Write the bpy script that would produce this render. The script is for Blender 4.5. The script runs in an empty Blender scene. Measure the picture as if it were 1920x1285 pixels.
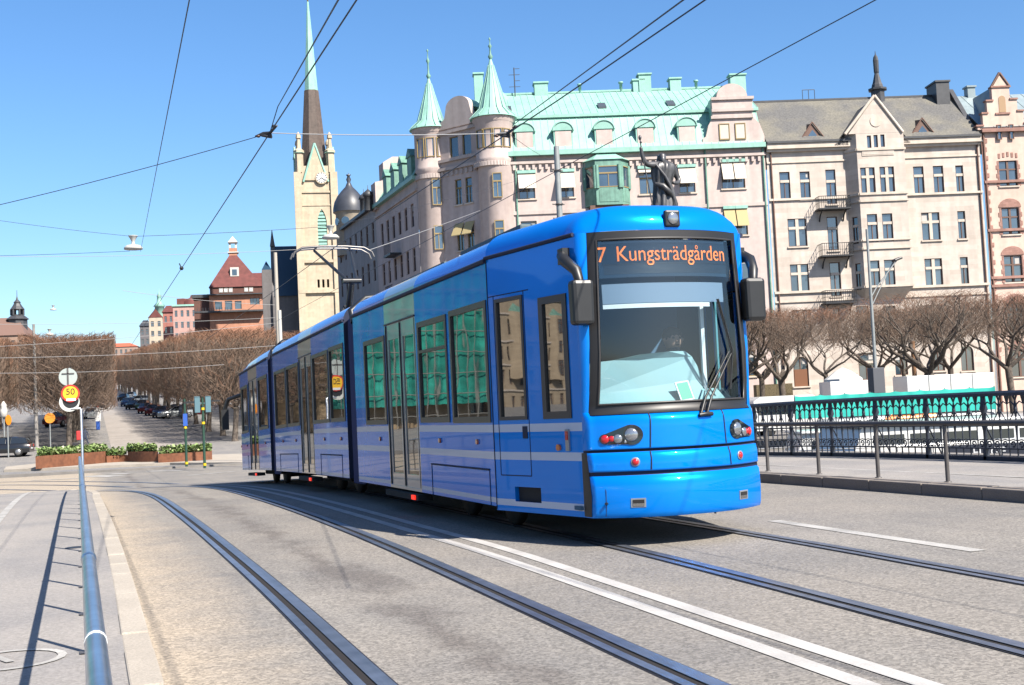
import bpy, math, random
from mathutils import Vector, Matrix
R = math.radians
random.seed(7)
S = bpy.context.scene
COL = S.collection

# ------------------------------------------------------------------ camera, sky, sun, exposure
FPX, EYE = 2300.0, 1.42                       # focal length in px of the 1920 wide photo, eye height above the deck
ROLL, PITCH, YAW = math.atan(0.048), R(3.01745), R(-19.63593)
cam_d = bpy.data.cameras.new('camera')
cam_d.sensor_width = 36.0
cam_d.lens = 36.0 * FPX / 1920.0
cam_d.clip_start, cam_d.clip_end = 0.05, 6000
cam = bpy.data.objects.new('camera', cam_d)
COL.objects.link(cam)
cam.location = (0, 0, EYE)
cam.rotation_mode = 'QUATERNION'
_m = Matrix.Rotation(YAW, 3, 'Z') @ Matrix.Rotation(R(90) + PITCH, 3, 'X') @ Matrix.Rotation(-ROLL, 3, 'Z')
cam.rotation_quaternion = _m.to_quaternion()
S.camera = cam

SUN_AZ, SUN_EL = 157.0, 45.0                  # degrees clockwise from +Y, degrees up
sunv = Vector((math.sin(R(SUN_AZ)) * math.cos(R(SUN_EL)), math.cos(R(SUN_AZ)) * math.cos(R(SUN_EL)), math.sin(R(SUN_EL))))
sun_d = bpy.data.lights.new('sun', 'SUN')
sun_d.energy, sun_d.angle, sun_d.color = 5.0, R(0.5), (1.0, 0.93, 0.83)
sun = bpy.data.objects.new('sun', sun_d)
COL.objects.link(sun)
sun.rotation_mode = 'QUATERNION'
sun.rotation_quaternion = sunv.to_track_quat('Z', 'Y')
W = bpy.data.worlds.new('World')
S.world = W
W.use_nodes = True
_nt = W.node_tree
_sky = _nt.nodes.new('ShaderNodeTexSky')
_sky.sky_type = 'NISHITA'
_sky.sun_disc = False
_sky.sun_elevation, _sky.sun_rotation = R(SUN_EL), R(SUN_AZ)
_sky.air_density, _sky.dust_density, _sky.ozone_density, _sky.altitude = 1.0, 1.0, 5.0, 0
_bg = next(n for n in _nt.nodes if n.type == 'BACKGROUND')
_hs = _nt.nodes.new('ShaderNodeHueSaturation'); _hs.inputs['Saturation'].default_value = 1.16; _hs.inputs['Hue'].default_value = 0.501
_nt.links.new(_sky.outputs[0], _hs.inputs['Color']); _nt.links.new(_hs.outputs[0], _bg.inputs[0])
_bg.inputs[1].default_value = 0.073
S.view_settings.view_transform = 'Standard'
S.view_settings.look = 'None'
S.view_settings.exposure = 1.45
S.view_settings.gamma = 1.0

# ------------------------------------------------------------------ where a sight line meets a known plane (used for surveying only)
def ray(px, py):
    x, y = px - 960.0, py - 642.5
    u = x * math.cos(ROLL) - y * math.sin(ROLL); v = x * math.sin(ROLL) + y * math.cos(ROLL)
    f = FPX * math.cos(PITCH) + v * math.sin(PITCH); up = FPX * math.sin(PITCH) - v * math.cos(PITCH)
    c, s = math.cos(YAW), math.sin(YAW)
    return Vector((u * c - f * s, u * s + f * c, up))
def at_z(px, py, z=0.0):
    d = ray(px, py); t = (z - EYE) / d.z
    return Vector((d.x * t, d.y * t, z))
def at_x(px, py, X):
    d = ray(px, py); t = X / d.x
    return Vector((X, d.y * t, EYE + d.z * t))
def at_y(px, py, Y):
    d = ray(px, py); t = Y / d.y
    return Vector((d.x * t, Y, EYE + d.z * t))

def deck(Y):                                  # the bridge deck: level, then falling to the street
    if Y <= 16: return 0.0
    if Y <= 40: return -0.00095 * (Y - 16) ** 2
    return max(-0.547 - 0.0456 * (Y - 40), -0.95)
def street_z(Y):                              # the avenue climbs away from the waterfront
    return -0.95 if Y < 92 else -0.95 + 0.044 * (min(Y, 650) - 92)
def at_street(px, py):
    lo, hi = 50.0, 640.0
    for _ in range(50):
        m = (lo + hi) / 2
        if at_y(px, py, m).z > street_z(m): lo = m
        else: hi = m
    p = at_y(px, py, lo); p.z = street_z(lo)
    return p

# ------------------------------------------------------------------ materials
MATS = {}
ALB = 0.60                                    # one common scale for all reflectances, set together with the exposure
def mat(name, col, rough=0.6, metal=0.0, var=0.0, scale=4.0, var2=0.0, scale2=0.4, bump=0.0, bscale=40.0,
        coat=0.0, ior=1.45, col2=None, emit=0.0, streak=None, edge=None):
    if name in MATS: return MATS[name]
    if not emit:
        col = tuple(c * ALB for c in col); col2 = tuple(c * ALB for c in col2) if col2 else None
    m = bpy.data.materials.new(name); m.use_nodes = True
    nt = m.node_tree; b = nt.nodes['Principled BSDF']
    b.inputs['Base Color'].default_value = (*col, 1); b.inputs['Roughness'].default_value = rough
    b.inputs['Metallic'].default_value = metal; b.inputs['IOR'].default_value = ior
    if edge: b.inputs['Specular Tint'].default_value = (*edge, 1)
    if coat: b.inputs['Coat Weight'].default_value = coat; b.inputs['Coat Roughness'].default_value = 0.03
    if emit: b.inputs['Emission Color'].default_value = (*col, 1); b.inputs['Emission Strength'].default_value = emit
    L = nt.links.new
    if var or var2 or bump or col2 or streak:
        geo = nt.nodes.new('ShaderNodeNewGeometry'); pos = geo.outputs['Position']
        src = None
        def noise(sc, det=4.0, vec=pos):
            n = nt.nodes.new('ShaderNodeTexNoise'); n.inputs['Scale'].default_value = sc; n.inputs['Detail'].default_value = det
            L(vec, n.inputs['Vector']); return n.outputs['Fac']
        def mapped(sc):
            mp = nt.nodes.new('ShaderNodeVectorMath'); mp.operation = 'MULTIPLY'; mp.inputs[1].default_value = sc
            L(pos, mp.inputs[0]); return mp.outputs[0]
        def mul(base, fac, amt):
            r = nt.nodes.new('ShaderNodeMapRange'); r.inputs[1].default_value = 0.3; r.inputs[2].default_value = 0.7
            r.inputs[3].default_value = 1 - amt; r.inputs[4].default_value = 1 + amt; r.clamp = False; L(fac, r.inputs[0])
            mx = nt.nodes.new('ShaderNodeVectorMath'); mx.operation = 'SCALE'
            if base is None: mx.inputs[0].default_value = col
            else: L(base, mx.inputs[0])
            L(r.outputs[0], mx.inputs['Scale']); return mx.outputs[0]
        if col2:
            mx = nt.nodes.new('ShaderNodeMix'); mx.data_type = 'RGBA'
            mx.inputs[6].default_value = (*col, 1); mx.inputs[7].default_value = (*col2, 1)
            r = nt.nodes.new('ShaderNodeMapRange'); r.inputs[1].default_value = 0.42; r.inputs[2].default_value = 0.62
            L(noise(scale2, 6), r.inputs[0]); L(r.outputs[0], mx.inputs[0]); src = mx.outputs[2]
        if var2: src = mul(src, noise(scale2, 5), var2)
        if streak: src = mul(src, noise(1.0, 4, mapped(streak[0])), streak[1])
        if var: src = mul(src, noise(scale, 3), var)
        if src is not None: L(src, b.inputs['Base Color'])
        if bump:
            bp = nt.nodes.new('ShaderNodeBump'); bp.inputs['Strength'].default_value = bump; bp.inputs['Distance'].default_value = 0.02
            L(noise(bscale, 3), bp.inputs['Height']); L(bp.outputs[0], b.inputs['Normal'])
    MATS[name] = m
    return m

def glass_mat(name, tint, refl=0.08, rough=0.01):           # thin clear pane: part passes, part mirrors
    m = bpy.data.materials.new(name); m.use_nodes = True
    nt = m.node_tree; nt.nodes.remove(nt.nodes['Principled BSDF'])
    tr = nt.nodes.new('ShaderNodeBsdfTransparent'); tr.inputs[0].default_value = (*tint, 1)
    gl = nt.nodes.new('ShaderNodeBsdfGlossy'); gl.inputs['Roughness'].default_value = rough
    lw = nt.nodes.new('ShaderNodeLayerWeight'); lw.inputs[0].default_value = 0.5
    fr = nt.nodes.new('ShaderNodeMath'); fr.operation = 'POWER'; fr.inputs[1].default_value = 4.0; nt.links.new(lw.outputs['Facing'], fr.inputs[0])
    ad = nt.nodes.new('ShaderNodeMath'); ad.operation = 'ADD'; ad.inputs[1].default_value = refl; ad.use_clamp = True
    mx = nt.nodes.new('ShaderNodeMixShader'); o = nt.nodes['Material Output']; L = nt.links.new
    L(fr.outputs[0], ad.inputs[0]); L(ad.outputs[0], mx.inputs[0]); L(tr.outputs[0], mx.inputs[1]); L(gl.outputs[0], mx.inputs[2])
    L(mx.outputs[0], o.inputs[0]); MATS[name] = m
    return m

# ------------------------------------------------------------------ mesh builder and tagging
class MB:
    def __init__(s): s.v = []; s.f = []; s.m = []; s.sm = []
    def add(s, vs, fs, m=0, smooth=False):
        o = len(s.v); s.v += [tuple(p) for p in vs]
        for f in fs: s.f.append(tuple(i + o for i in f)); s.m.append(m); s.sm.append(smooth)
        return s
    def quad(s, a, b, c, d, m=0): return s.add([a, b, c, d], [(0, 1, 2, 3)], m)
    def box(s, x0, x1, y0, y1, z0, z1, m=0, T=None):
        vs = [(x, y, z) for z in (z0, z1) for y in (y0, y1) for x in (x0, x1)]
        if T: vs = [T(*p) for p in vs]
        return s.add(vs, [(0, 2, 3, 1), (4, 5, 7, 6), (0, 1, 5, 4), (1, 3, 7, 5), (3, 2, 6, 7), (2, 0, 4, 6)], m)
    def tube(s, p0, p1, r0, r1=None, n=8, m=0, caps=True, smooth=True):
        return s.path([p0, p1], [r0, r0 if r1 is None else r1], n, m, caps, smooth)
    def path(s, pts, r, n=8, m=0, caps=True, smooth=True):
        P = [Vector(p) for p in pts]; k = len(P)
        rr = r if isinstance(r, (list, tuple)) else [r] * k
        vs = []; prev = None
        for i in range(k):
            t = (P[min(i + 1, k - 1)] - P[max(i - 1, 0)]).normalized()
            if prev is None: a = t.orthogonal().normalized()
            else:
                a = prev - t * prev.dot(t)
                a = a.normalized() if a.length > 1e-6 else t.orthogonal().normalized()
            prev = a; b = t.cross(a)
            for j in range(n):
                w = 2 * math.pi * j / n
                vs.append(P[i] + (a * math.cos(w) + b * math.sin(w)) * rr[i])
        fs = [(i * n + j, i * n + (j + 1) % n, (i + 1) * n + (j + 1) % n, (i + 1) * n + j) for i in range(k - 1) for j in range(n)]
        s.add(vs, fs, m, smooth)
        if caps: s.add(vs[:n], [tuple(range(n - 1, -1, -1))], m); s.add(vs[-n:], [tuple(range(n))], m)
        return s
    def lathe(s, prof, c=(0, 0, 0), n=16, m=0, smooth=True, sx=1, sy=1, a0=0.0, a1=2 * math.pi):
        full = abs(a1 - a0 - 2 * math.pi) < 1e-6; k = n if full else n + 1; vs = []
        for r, z in prof:
            for j in range(k):
                w = a0 + (a1 - a0) * j / n
                vs.append((c[0] + r * math.cos(w) * sx, c[1] + r * math.sin(w) * sy, c[2] + z))
        fs = []
        for i in range(len(prof) - 1):
            for j in range(n):
                j2 = (j + 1) % k
                fs.append((i * k + j, i * k + j2, (i + 1) * k + j2, (i + 1) * k + j))
        s.add(vs, fs, m, smooth)
        if full:
            if prof[0][0] > 1e-4: s.add(vs[:k], [tuple(range(k - 1, -1, -1))], m)
            if prof[-1][0] > 1e-4: s.add(vs[-k:], [tuple(range(k))], m)
        return s
    def extrude(s, poly, f0, f1, m=0):            # poly in (a,b); f0, f1 map (a,b) to the two end planes
        n = len(poly); A = [f0(*p) for p in poly]; B = [f1(*p) for p in poly]
        s.add(A + B, [tuple(range(n - 1, -1, -1)), tuple(range(n, 2 * n))], m)
        s.add(A + B, [(i, (i + 1) % n, n + (i + 1) % n, n + i) for i in range(n)], m)
        return s
    def grid(s, rows, m=0, smooth=True, matf=None, closed=False):
        k = len(rows[0]); o = len(s.v)
        for r in rows: s.v += [tuple(p) for p in r]
        for i in range(len(rows) - 1):
            for j in range(k if closed else k - 1):
                j2 = (j + 1) % k
                s.f.append((o + i * k + j, o + i * k + j2, o + (i + 1) * k + j2, o + (i + 1) * k + j))
                s.m.append(matf(i, j) if matf else m); s.sm.append(smooth)
        return s
    def ball(s, c, r, n=10, m=0, sz=1.0):
        return s.lathe([(r * math.sin(math.pi * i / n) + (1e-5 if i in (0, n) else 0), -r * sz * math.cos(math.pi * i / n)) for i in range(n + 1)], c, n + 2, m)
    def mesh(s, name, mats, warp=None):
        me = bpy.data.meshes.new(name)
        vs = [warp(*p) for p in s.v] if warp else s.v
        me.from_pydata(vs, [], s.f)
        for x in (mats if isinstance(mats, (list, tuple)) else [mats]): me.materials.append(x)
        me.polygons.foreach_set('material_index', s.m); me.polygons.foreach_set('use_smooth', s.sm); me.update()
        return me
    def build(s, name, mats, parent=None, warp=None, bevel=0.0, seg=2):
        o = bpy.data.objects.new(name, s.mesh(name, mats, warp)); COL.objects.link(o)
        if parent: o.parent = parent
        if bevel:
            b = o.modifiers.new('bevel', 'BEVEL'); b.width = bevel; b.segments = seg; b.limit_method = 'ANGLE'; b.angle_limit = R(40)
        return o

def thing(name, label, cat, loc=(0, 0, 0), rz=0.0, group=None):
    o = bpy.data.objects.new(name, None); COL.objects.link(o); o.location = loc; o.rotation_euler = (0, 0, rz)
    o.empty_display_size = 0.2
    return tag(o, label, cat, group)
def tag(o, label, cat, group=None):
    o['label'] = label; o['category'] = cat
    if group: o['group'] = group
    return o
def struct(o): o['kind'] = 'structure'; return o
def link(name, me, parent=None, loc=None, rz=None):
    o = bpy.data.objects.new(name, me); COL.objects.link(o)
    if parent: o.parent = parent
    if loc is not None: o.location = loc
    if rz is not None: o.rotation_euler = (0, 0, rz)
    return o
def kids(o): return [c for c in COL.objects if c.parent == o]
def copy_tree(o, parent=None):
    c = o.copy(); COL.objects.link(c)
    if parent: c.parent = parent
    for ch in kids(o): copy_tree(ch, c)
    return c
def text_mesh(name, body, size, m, depth=0.004, align='CENTER'):
    cu = bpy.data.curves.new(name, 'FONT'); cu.body = body; cu.size = size; cu.extrude = depth; cu.align_x = align; cu.align_y = 'CENTER'
    o = bpy.data.objects.new(name, cu); COL.objects.link(o)
    dg = bpy.context.evaluated_depsgraph_get()
    me = bpy.data.meshes.new_from_object(o.evaluated_get(dg)); me.materials.clear(); me.materials.append(m)
    bpy.data.objects.remove(o)
    return me
def cuts(a, b, extra): return sorted(set([round(a, 4), round(b, 4)] + [round(e, 4) for e in extra if a < e < b]))
def wall_grid(mb, u0, u1, z0, z1, holes, P, depth=0.2, matf=None, m=0, mr=None, ue=(), ze=()):
    # a wall sheet with true openings and their reveals; P(u, z, inward) gives the point
    us = cuts(u0, u1, [h[0] for h in holes] + [h[1] for h in holes] + list(ue)); zs = cuts(z0, z1, [h[2] for h in holes] + [h[3] for h in holes] + list(ze))
    for i in range(len(us) - 1):
        for j in range(len(zs) - 1):
            uc, zc = (us[i] + us[i + 1]) / 2, (zs[j] + zs[j + 1]) / 2
            if any(h[0] < uc < h[1] and h[2] < zc < h[3] for h in holes): continue
            mb.quad(P(us[i], zs[j], 0), P(us[i + 1], zs[j], 0), P(us[i + 1], zs[j + 1], 0), P(us[i], zs[j + 1], 0), matf(uc, zc) if matf else m)
    k = m if mr is None else mr
    for a, b, c, d in [h[:4] for h in holes]:
        for (p, q) in (((a, c), (b, c)), ((b, c), (b, d)), ((b, d), (a, d)), ((a, d), (a, c))):
            mb.quad(P(*p, 0), P(*q, 0), P(*q, depth), P(*p, depth), k)
# ------------------------------------------------------------------ the setting: water, ground, bridge deck, rails, markings
def road_mat(name, base, dust, dirt=False, grain=1.0):
    base = tuple(c * ALB for c in base); dust = tuple(c * ALB for c in dust)
    m = bpy.data.materials.new(name); m.use_nodes = True; nt = m.node_tree; L = nt.links.new; b = nt.nodes['Principled BSDF']
    geo = nt.nodes.new('ShaderNodeNewGeometry'); pos = geo.outputs['Position']
    def noise(sc, det, vec=pos, rough=0.55):
        n = nt.nodes.new('ShaderNodeTexNoise'); n.inputs['Scale'].default_value = sc; n.inputs['Detail'].default_value = det
        n.inputs['Roughness'].default_value = rough; L(vec, n.inputs['Vector']); return n.outputs['Fac']
    def rng(x, a, c, lo, hi):
        r = nt.nodes.new('ShaderNodeMapRange'); r.inputs[1].default_value = a; r.inputs[2].default_value = c
        r.inputs[3].default_value = lo; r.inputs[4].default_value = hi; L(x, r.inputs[0]); return r.outputs[0]
    def mix(f, a, c):
        x = nt.nodes.new('ShaderNodeMix'); x.data_type = 'RGBA'; L(f, x.inputs[0])
        for k, s in ((6, a), (7, c)):
            if isinstance(s, tuple): x.inputs[k].default_value = (*s, 1)
            else: L(s, x.inputs[k])
        return x.outputs[2]
    def scl(v, f):
        x = nt.nodes.new('ShaderNodeVectorMath'); x.operation = 'SCALE'; L(v, x.inputs[0]); L(f, x.inputs['Scale']); return x.outputs[0]
    def mapped(sc):
        x = nt.nodes.new('ShaderNodeVectorMath'); x.operation = 'MULTIPLY'; x.inputs[1].default_value = sc; L(pos, x.inputs[0]); return x.outputs[0]
    def mm(op, a, c):
        x = nt.nodes.new('ShaderNodeMath'); x.operation = op
        for k, s in ((0, a), (1, c)):
            if isinstance(s, (int, float)): x.inputs[k].default_value = s
            else: L(s, x.inputs[k])
        return x.outputs[0]
    vo = nt.nodes.new('ShaderNodeTexVoronoi'); vo.inputs['Scale'].default_value = 58; L(pos, vo.inputs['Vector'])
    sep = nt.nodes.new('ShaderNodeSeparateColor'); L(vo.outputs['Color'], sep.inputs[0])
    c = mix(rng(noise(0.5, 6), 0.4, 0.62, 0, 1), base, tuple(x * q for x, q in zip(base, (.80, .82, .86))))
    c = mix(rng(noise(1.0, 6, mapped((1.3, 0.16, 1))), 0.52, 0.72, 0, 0.55), c, dust)
    if dirt:
        sx = nt.nodes.new('ShaderNodeSeparateXYZ'); L(pos, sx.inputs[0])
        wob = mm('MULTIPLY', mm('SUBTRACT', noise(1.4, 5), 0.5), 1.1)
        x = mm('ADD', sx.outputs[0], wob)
        c = mix(rng(x, 0.5, 1.25, 0.95, 0), c, (0.262, 0.218, 0.165))            # blown sand along the kerb
        tr = mm('SUBTRACT', 1.0, mm('MULTIPLY', mm('ABSOLUTE', mm('SUBTRACT', x, 2.2), 0.0), 1.7))
        c = mix(rng(mm('MULTIPLY', mm('MAXIMUM', tr, 0.0), noise(1.0, 6, mapped((2.2, 0.5, 1)))), 0.28, 0.52, 0, 0.6), c, (0.066, 0.055, 0.048))   # oil between the rails
    c = scl(c, rng(sep.outputs[0], 0, 1, 1 - .5 * grain, 1 + .5 * grain))
    c = scl(c, rng(noise(22, 5), 0.3, 0.7, 1 - .13 * grain, 1 + .13 * grain))
    L(c, b.inputs['Base Color']); b.inputs['Roughness'].default_value = 0.85
    bp = nt.nodes.new('ShaderNodeBump'); bp.inputs['Strength'].default_value = 0.5; bp.inputs['Distance'].default_value = 0.006
    L(sep.outputs[0], bp.inputs['Height']); L(bp.outputs[0], b.inputs['Normal'])
    MATS[name] = m
    return m
M_road = road_mat('worn_asphalt', (0.265, 0.24, 0.21), (0.325, 0.298, 0.258), True, grain=.72)
M_road_r = M_road
M_walk = road_mat('pavement_asphalt', (0.345, 0.318, 0.292), (0.39, 0.355, 0.315), grain=.35)
M_street = road_mat('street_asphalt', (0.27, 0.255, 0.24), (0.33, 0.305, 0.275))
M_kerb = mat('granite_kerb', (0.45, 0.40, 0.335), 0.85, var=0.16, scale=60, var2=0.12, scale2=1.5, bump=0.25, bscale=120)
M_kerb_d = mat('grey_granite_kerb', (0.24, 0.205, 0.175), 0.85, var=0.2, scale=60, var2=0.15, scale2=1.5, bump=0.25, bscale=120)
M_paint = mat('road_paint', (0.52, 0.50, 0.475), 0.7, var=0.1, scale=70, var2=0.14, scale2=2.5)
M_paint_old = mat('worn_road_paint', (0.43, 0.415, 0.39), 0.8, var=0.18, scale=60, var2=0.2, scale2=2.0)
M_bitumen = mat('rail_bitumen', (0.03, 0.03, 0.04), 0.6, 0.0, var=0.25, scale=12, bump=0.1, bscale=60)
M_steel = mat('rail_steel', (0.30, 0.33, 0.40), 0.36, .75, var=0.2, scale=6, streak=((8, .3, 1), 0.25))
M_groove = mat('rail_groove', (0.014, 0.010, 0.008), 0.9)
M_water = mat('harbour_water', (0.02, 0.045, 0.06), 0.08, bump=0.35, bscale=1.6)
M_stone = mat('quay_granite', (0.26, 0.24, 0.22), 0.85, var=0.15, scale=2, bump=0.2)

b = MB(); b.quad((-900, -600, -3.2), (900, -600, -3.2), (900, 300, -3.2), (-900, 300, -3.2)); struct(b.build('water', M_water))

QA = -0.298                                    # the waterfront runs at this slope
def quay_y(X): return 69.0 + QA * X
xs = [-2500, -900, -400, -200, -100, -60, -30, -15, 0, 15, 30, 45, 60, 80, 100, 140, 200, 300, 500, 900, 2500]
def gz(X, Y):
    z = street_z(Y - 0 * X) if Y > 92 else -0.97
    return z - 0.02
rows = []
for k in range(26):
    rows.append([(X, (quay_y(max(min(X, 180), -200)) if k == 0 else max(quay_y(max(min(X, 180), -200)) + 0.01, [0, 92, 100, 110, 125, 145, 170, 200, 240, 290, 340, 400, 460, 520, 580, 650, 800, 1000, 1300, 1700, 2200, 2800, 3500, 4200, 5000, 5600][k] + (0 if k > 1 else 0))), 0) for X in xs])
rows = [[(X, Y, gz(X, Y)) for X, Y, _ in r] for r in rows]
b = MB(); b.grid(rows, 0, False)
struct(b.build('ground', M_street))
b = MB()
q = [(X, quay_y(max(min(X, 180), -200))) for X in xs]
for (a, c) in zip(q, q[1:]):
    b.quad((a[0], a[1], -3.6), (c[0], c[1], -3.6), (c[0], c[1], -0.99), (a[0], a[1], -0.99))
    b.box(0, 1, -0.35, 0.35, -1.05, -0.84, 0, T=lambda x, y, z, a=a, c=c: (a[0] + (c[0] - a[0]) * x, a[1] + (c[1] - a[1]) * x + y, z))
struct(b.build('quay_wall', M_stone))

def strip(b, pl, w0, w1, dz, m=0, lift=0.0, n=None):      # a flat ribbon along a polyline on the deck, from offset w0 to w1
    rows = []
    for i, (X, Y) in enumerate(pl):
        a, c = pl[max(i - 1, 0)], pl[min(i + 1, len(pl) - 1)]
        d = Vector((c[0] - a[0], c[1] - a[1])).normalized(); nx, ny = d.y, -d.x
        rows.append([(X + nx * w0, Y + ny * w0, deck(Y) + dz), (X + nx * w1, Y + ny * w1, deck(Y) + dz)])
    b.grid(rows, m, False)
def spline(pts, step=1.0):                                # Catmull-Rom through the points
    P = [Vector(p) for p in pts]; P = [P[0] * 2 - P[1]] + P + [P[-1] * 2 - P[-2]]; out = []
    for i in range(1, len(P) - 2):
        n = max(2, int((P[i + 1] - P[i]).length / step))
        for k in range(n):
            t = k / n; a, p, q, d = P[i - 1], P[i], P[i + 1], P[i + 2]
            out.append(0.5 * ((2 * p) + (q - a) * t + (2 * a - 5 * p + 4 * q - d) * t * t + (3 * p - a - 3 * q + d) * t ** 3))
    out.append(P[-2]); return [tuple(o) for o in out]

def edge_pt(px, py, h):                                   # the same, on the falling deck
    z = h
    for _ in range(12): p = at_z(px, py, z); z = 0.5 * z + 0.5 * (deck(p.y) + h)
    return (p.x, p.y)
_ke = [edge_pt(x, y, .1) for x, y in ((309, 1285), (279, 1186), (246, 1074.7), (212.7, 981.6), (188, 930))]
KL = spline([(_ke[0][0] - .16, -14), (_ke[0][0] - .05, 0)] + _ke + [(_ke[-1][0] + .03, 29), (_ke[-1][0] - .1, 33), (-.4, 38), (-4, 42), (-10, 44), (-16, 45)])   # left kerb line
def KX(y):
    for (x0, y0), (x1, y1) in zip(KL, KL[1:]):
        if y0 <= y <= y1: return x0 + (x1 - x0) * (y - y0) / max(y1 - y0, 1e-6)
    return -16
KR = [(10.5, y) for y in range(-14, 66, 2)]
ys = [-14] + [y * 1.0 for y in range(-10, 70, 2)]
b = MB(); b.grid([[(-14, y, deck(y)), (0.0, y, deck(y)), (4, y, deck(y)), (10.5, y, deck(y))] for y in ys], 0, False)
struct(b.build('bridge_road', M_road))
b = MB()
b.grid([[(x, y, deck(y) + .1) for x in (-16, -8, -4, -2, KX(y) - .165)] for y in [-14 + 1.2 * k for k in range(44)] if KX(y) > -1.9], 0, False)
KE = [p for p in KL if p[1] > 34]
for (x0, y0), (x1, y1) in zip(KE, KE[1:]): b.quad((x0 - .165 if y0 < 40 else x0, y0 - .12, deck(y0) + .099), (x1, y1 - .16, deck(y1) + .099), (x1, 33.5, deck(33.5) + .099), (x0, 33.5, deck(33.5) + .099))
struct(b.build('left_pavement', M_walk))
b = MB()
def kerb_run(b, pl, w, h, L, side):
    acc = 0.0
    for k in range(len(pl) - 1):
        (x0, y0), (x1, y1) = pl[k], pl[k + 1]; d = Vector((x1 - x0, y1 - y0)); ln = d.length
        if ln < 1e-4: continue
        d /= ln; n = Vector((d.y, -d.x)) * side; g = 0.006
        t0 = Vector((x0, y0)) + d * g; t1 = Vector((x1, y1)) - d * g
        P = lambda u, v, z: (t0.x + (t1.x - t0.x) * u - n.x * v, t0.y + (t1.y - t0.y) * u - n.y * v, z + deck(t0.y + (t1.y - t0.y) * u))
        hh = h + random.uniform(-.006, .006)
        b.box(0, 1, 0, w, -.2, hh, 0, T=P)
kerb_run(b, KL, .17, .108, 1, 1)
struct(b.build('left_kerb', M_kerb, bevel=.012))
b = MB(); pl = [(10.5 + .05 * math.sin(y), y) for y in [(-14 + 1.15 * k) for k in range(70)]]
kerb_run(b, [(10.5, y) for _, y in pl], .3, .15, 1, -1)
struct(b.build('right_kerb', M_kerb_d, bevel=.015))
b = MB(); b.grid([[(10.79, y, deck(y) + .14), (15.4, y, deck(y) + .14)] for y in ys], 0, False)
struct(b.build('right_pavement', M_walk))
b = MB()
for x0, x1 in ((-16.4, -16.0), (15.4, 15.8)):
    b.grid([[(x0, y, deck(y) - 1.2), (x1, y, deck(y) - 1.2), (x1, y, deck(y) + .16), (x0, y, deck(y) + .16)] for y in ys], 0, False, closed=True)
b.grid([[(-16, y, deck(y) - 1.2), (15.4, y, deck(y) - 1.2)] for y in ys], 0, False)
for yy in (8, 34, 60): b.box(-15, 14.8, yy - 1.2, yy + 1.2, -5, deck(yy) - 1.2)
struct(b.build('bridge', M_stone))

# the four grooved rails
RA = spline([(1.16, -12), (1.27, 0), (1.41, 6.4), (1.487, 11.4), (1.505, 20), (1.50, 29), (1.15, 35), (0.1, 41), (-2.2, 48), (-6, 55), (-12, 61)], .8)
RB = spline([(2.62, -12), (2.76, 0), (2.868, 5.5), (2.95, 8), (3.11, 14), (3.137, 22.7), (3.13, 30), (2.85, 36), (1.9, 42.5), (-.6, 50), (-5, 57.5), (-11, 63)], .8)
RC = spline([(4.15, -12), (4.46, 0), (4.687, 5.3), (4.867, 8.65), (4.97, 12.2), (4.985, 22), (4.98, 30), (4.7, 36), (3.8, 42.5), (1.3, 51), (-3.4, 59.5), (-9.5, 65)], .8)
RD = spline([(5.75, -12), (6.03, 0), (6.311, 7.1), (6.45, 10), (6.50, 13.8), (6.5, 22), (6.49, 30), (6.2, 36), (5.3, 43), (2.8, 52), (-2, 61), (-8, 67)], .8)
rb = MB(); rs = MB(); rg = MB()
for pl in (RA, RB, RC, RD):
    strip(rb, pl, -.101, -.088, .005); strip(rb, pl, .120, .134, .005)
    strip(rg, pl, -.026, .028, .003)
    strip(rs, pl, -.088, -.026, .011); strip(rs, pl, .028, .120, .010)
    rows = []
o_r = rb.build('rail_sealing_strip', M_bitumen); struct(o_r); o_r.name = 'road_rail_sealing'
struct(rg.build('road_rail_groove', M_groove)); struct(rs.build('road_rail_steel', M_steel))

# painted markings
b = MB()
D1 = [(3.62, 0), (3.79, 4.95), (3.85, 6.9), (3.95, 9.5), (4.02, 12.0)]; D2 = [(3.36, 0), (3.545, 5.1), (3.60, 6.6), (3.69, 9.3), (3.75, 12.0)]
T1 = [(3.98, 16), (3.97, 22), (3.95, 30), (3.8, 36)]; T2 = [(3.70, 16), (3.68, 22), (3.66, 30), (3.5, 36)]
strip(b, spline(D1 + T1, .7), -.062, .062, .005); strip(b, spline(D2 + T2, .7), -.062, .062, .005)
struct(b.build('road_marking', M_paint))
b = MB()
p0, p1 = at_z(1450, 977), at_z(1835, 1034)
strip(b, [(p0.x, p0.y), ((p0.x + p1.x) / 2, (p0.y + p1.y) / 2), (p1.x, p1.y)], -.08, .08, .005)
r0_, r1_ = at_z(1433, 871, .14), at_z(1920, 896, .14); e_ = (r1_ - r0_)
strip(b, [(r0_.x - e_.x * .8, r0_.y - e_.y * .8), (r0_.x, r0_.y), (r1_.x, r1_.y), (r1_.x + e_.x, r1_.y + e_.y)], -.04, .04, .147)
d = (p0 - p1).normalized()
for k in (1, 2): 
    a0 = p0 + d * (k * 9.0 - 3.5); a1 = a0 + d * 4.0
    strip(b, [(a1.x, a1.y), (a0.x, a0.y)], -.06, .06, .005)
struct(b.build('lane_marking', M_paint_old))
b = MB()
lw = [at_z(-60, 1045, .1), at_z(0, 970, .1), at_z(28, 940, .1 - .1), at_z(62, 907, -.25)]
strip(b, spline([(p.x, p.y) for p in lw], .5), -.06, .06, .106)
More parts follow.
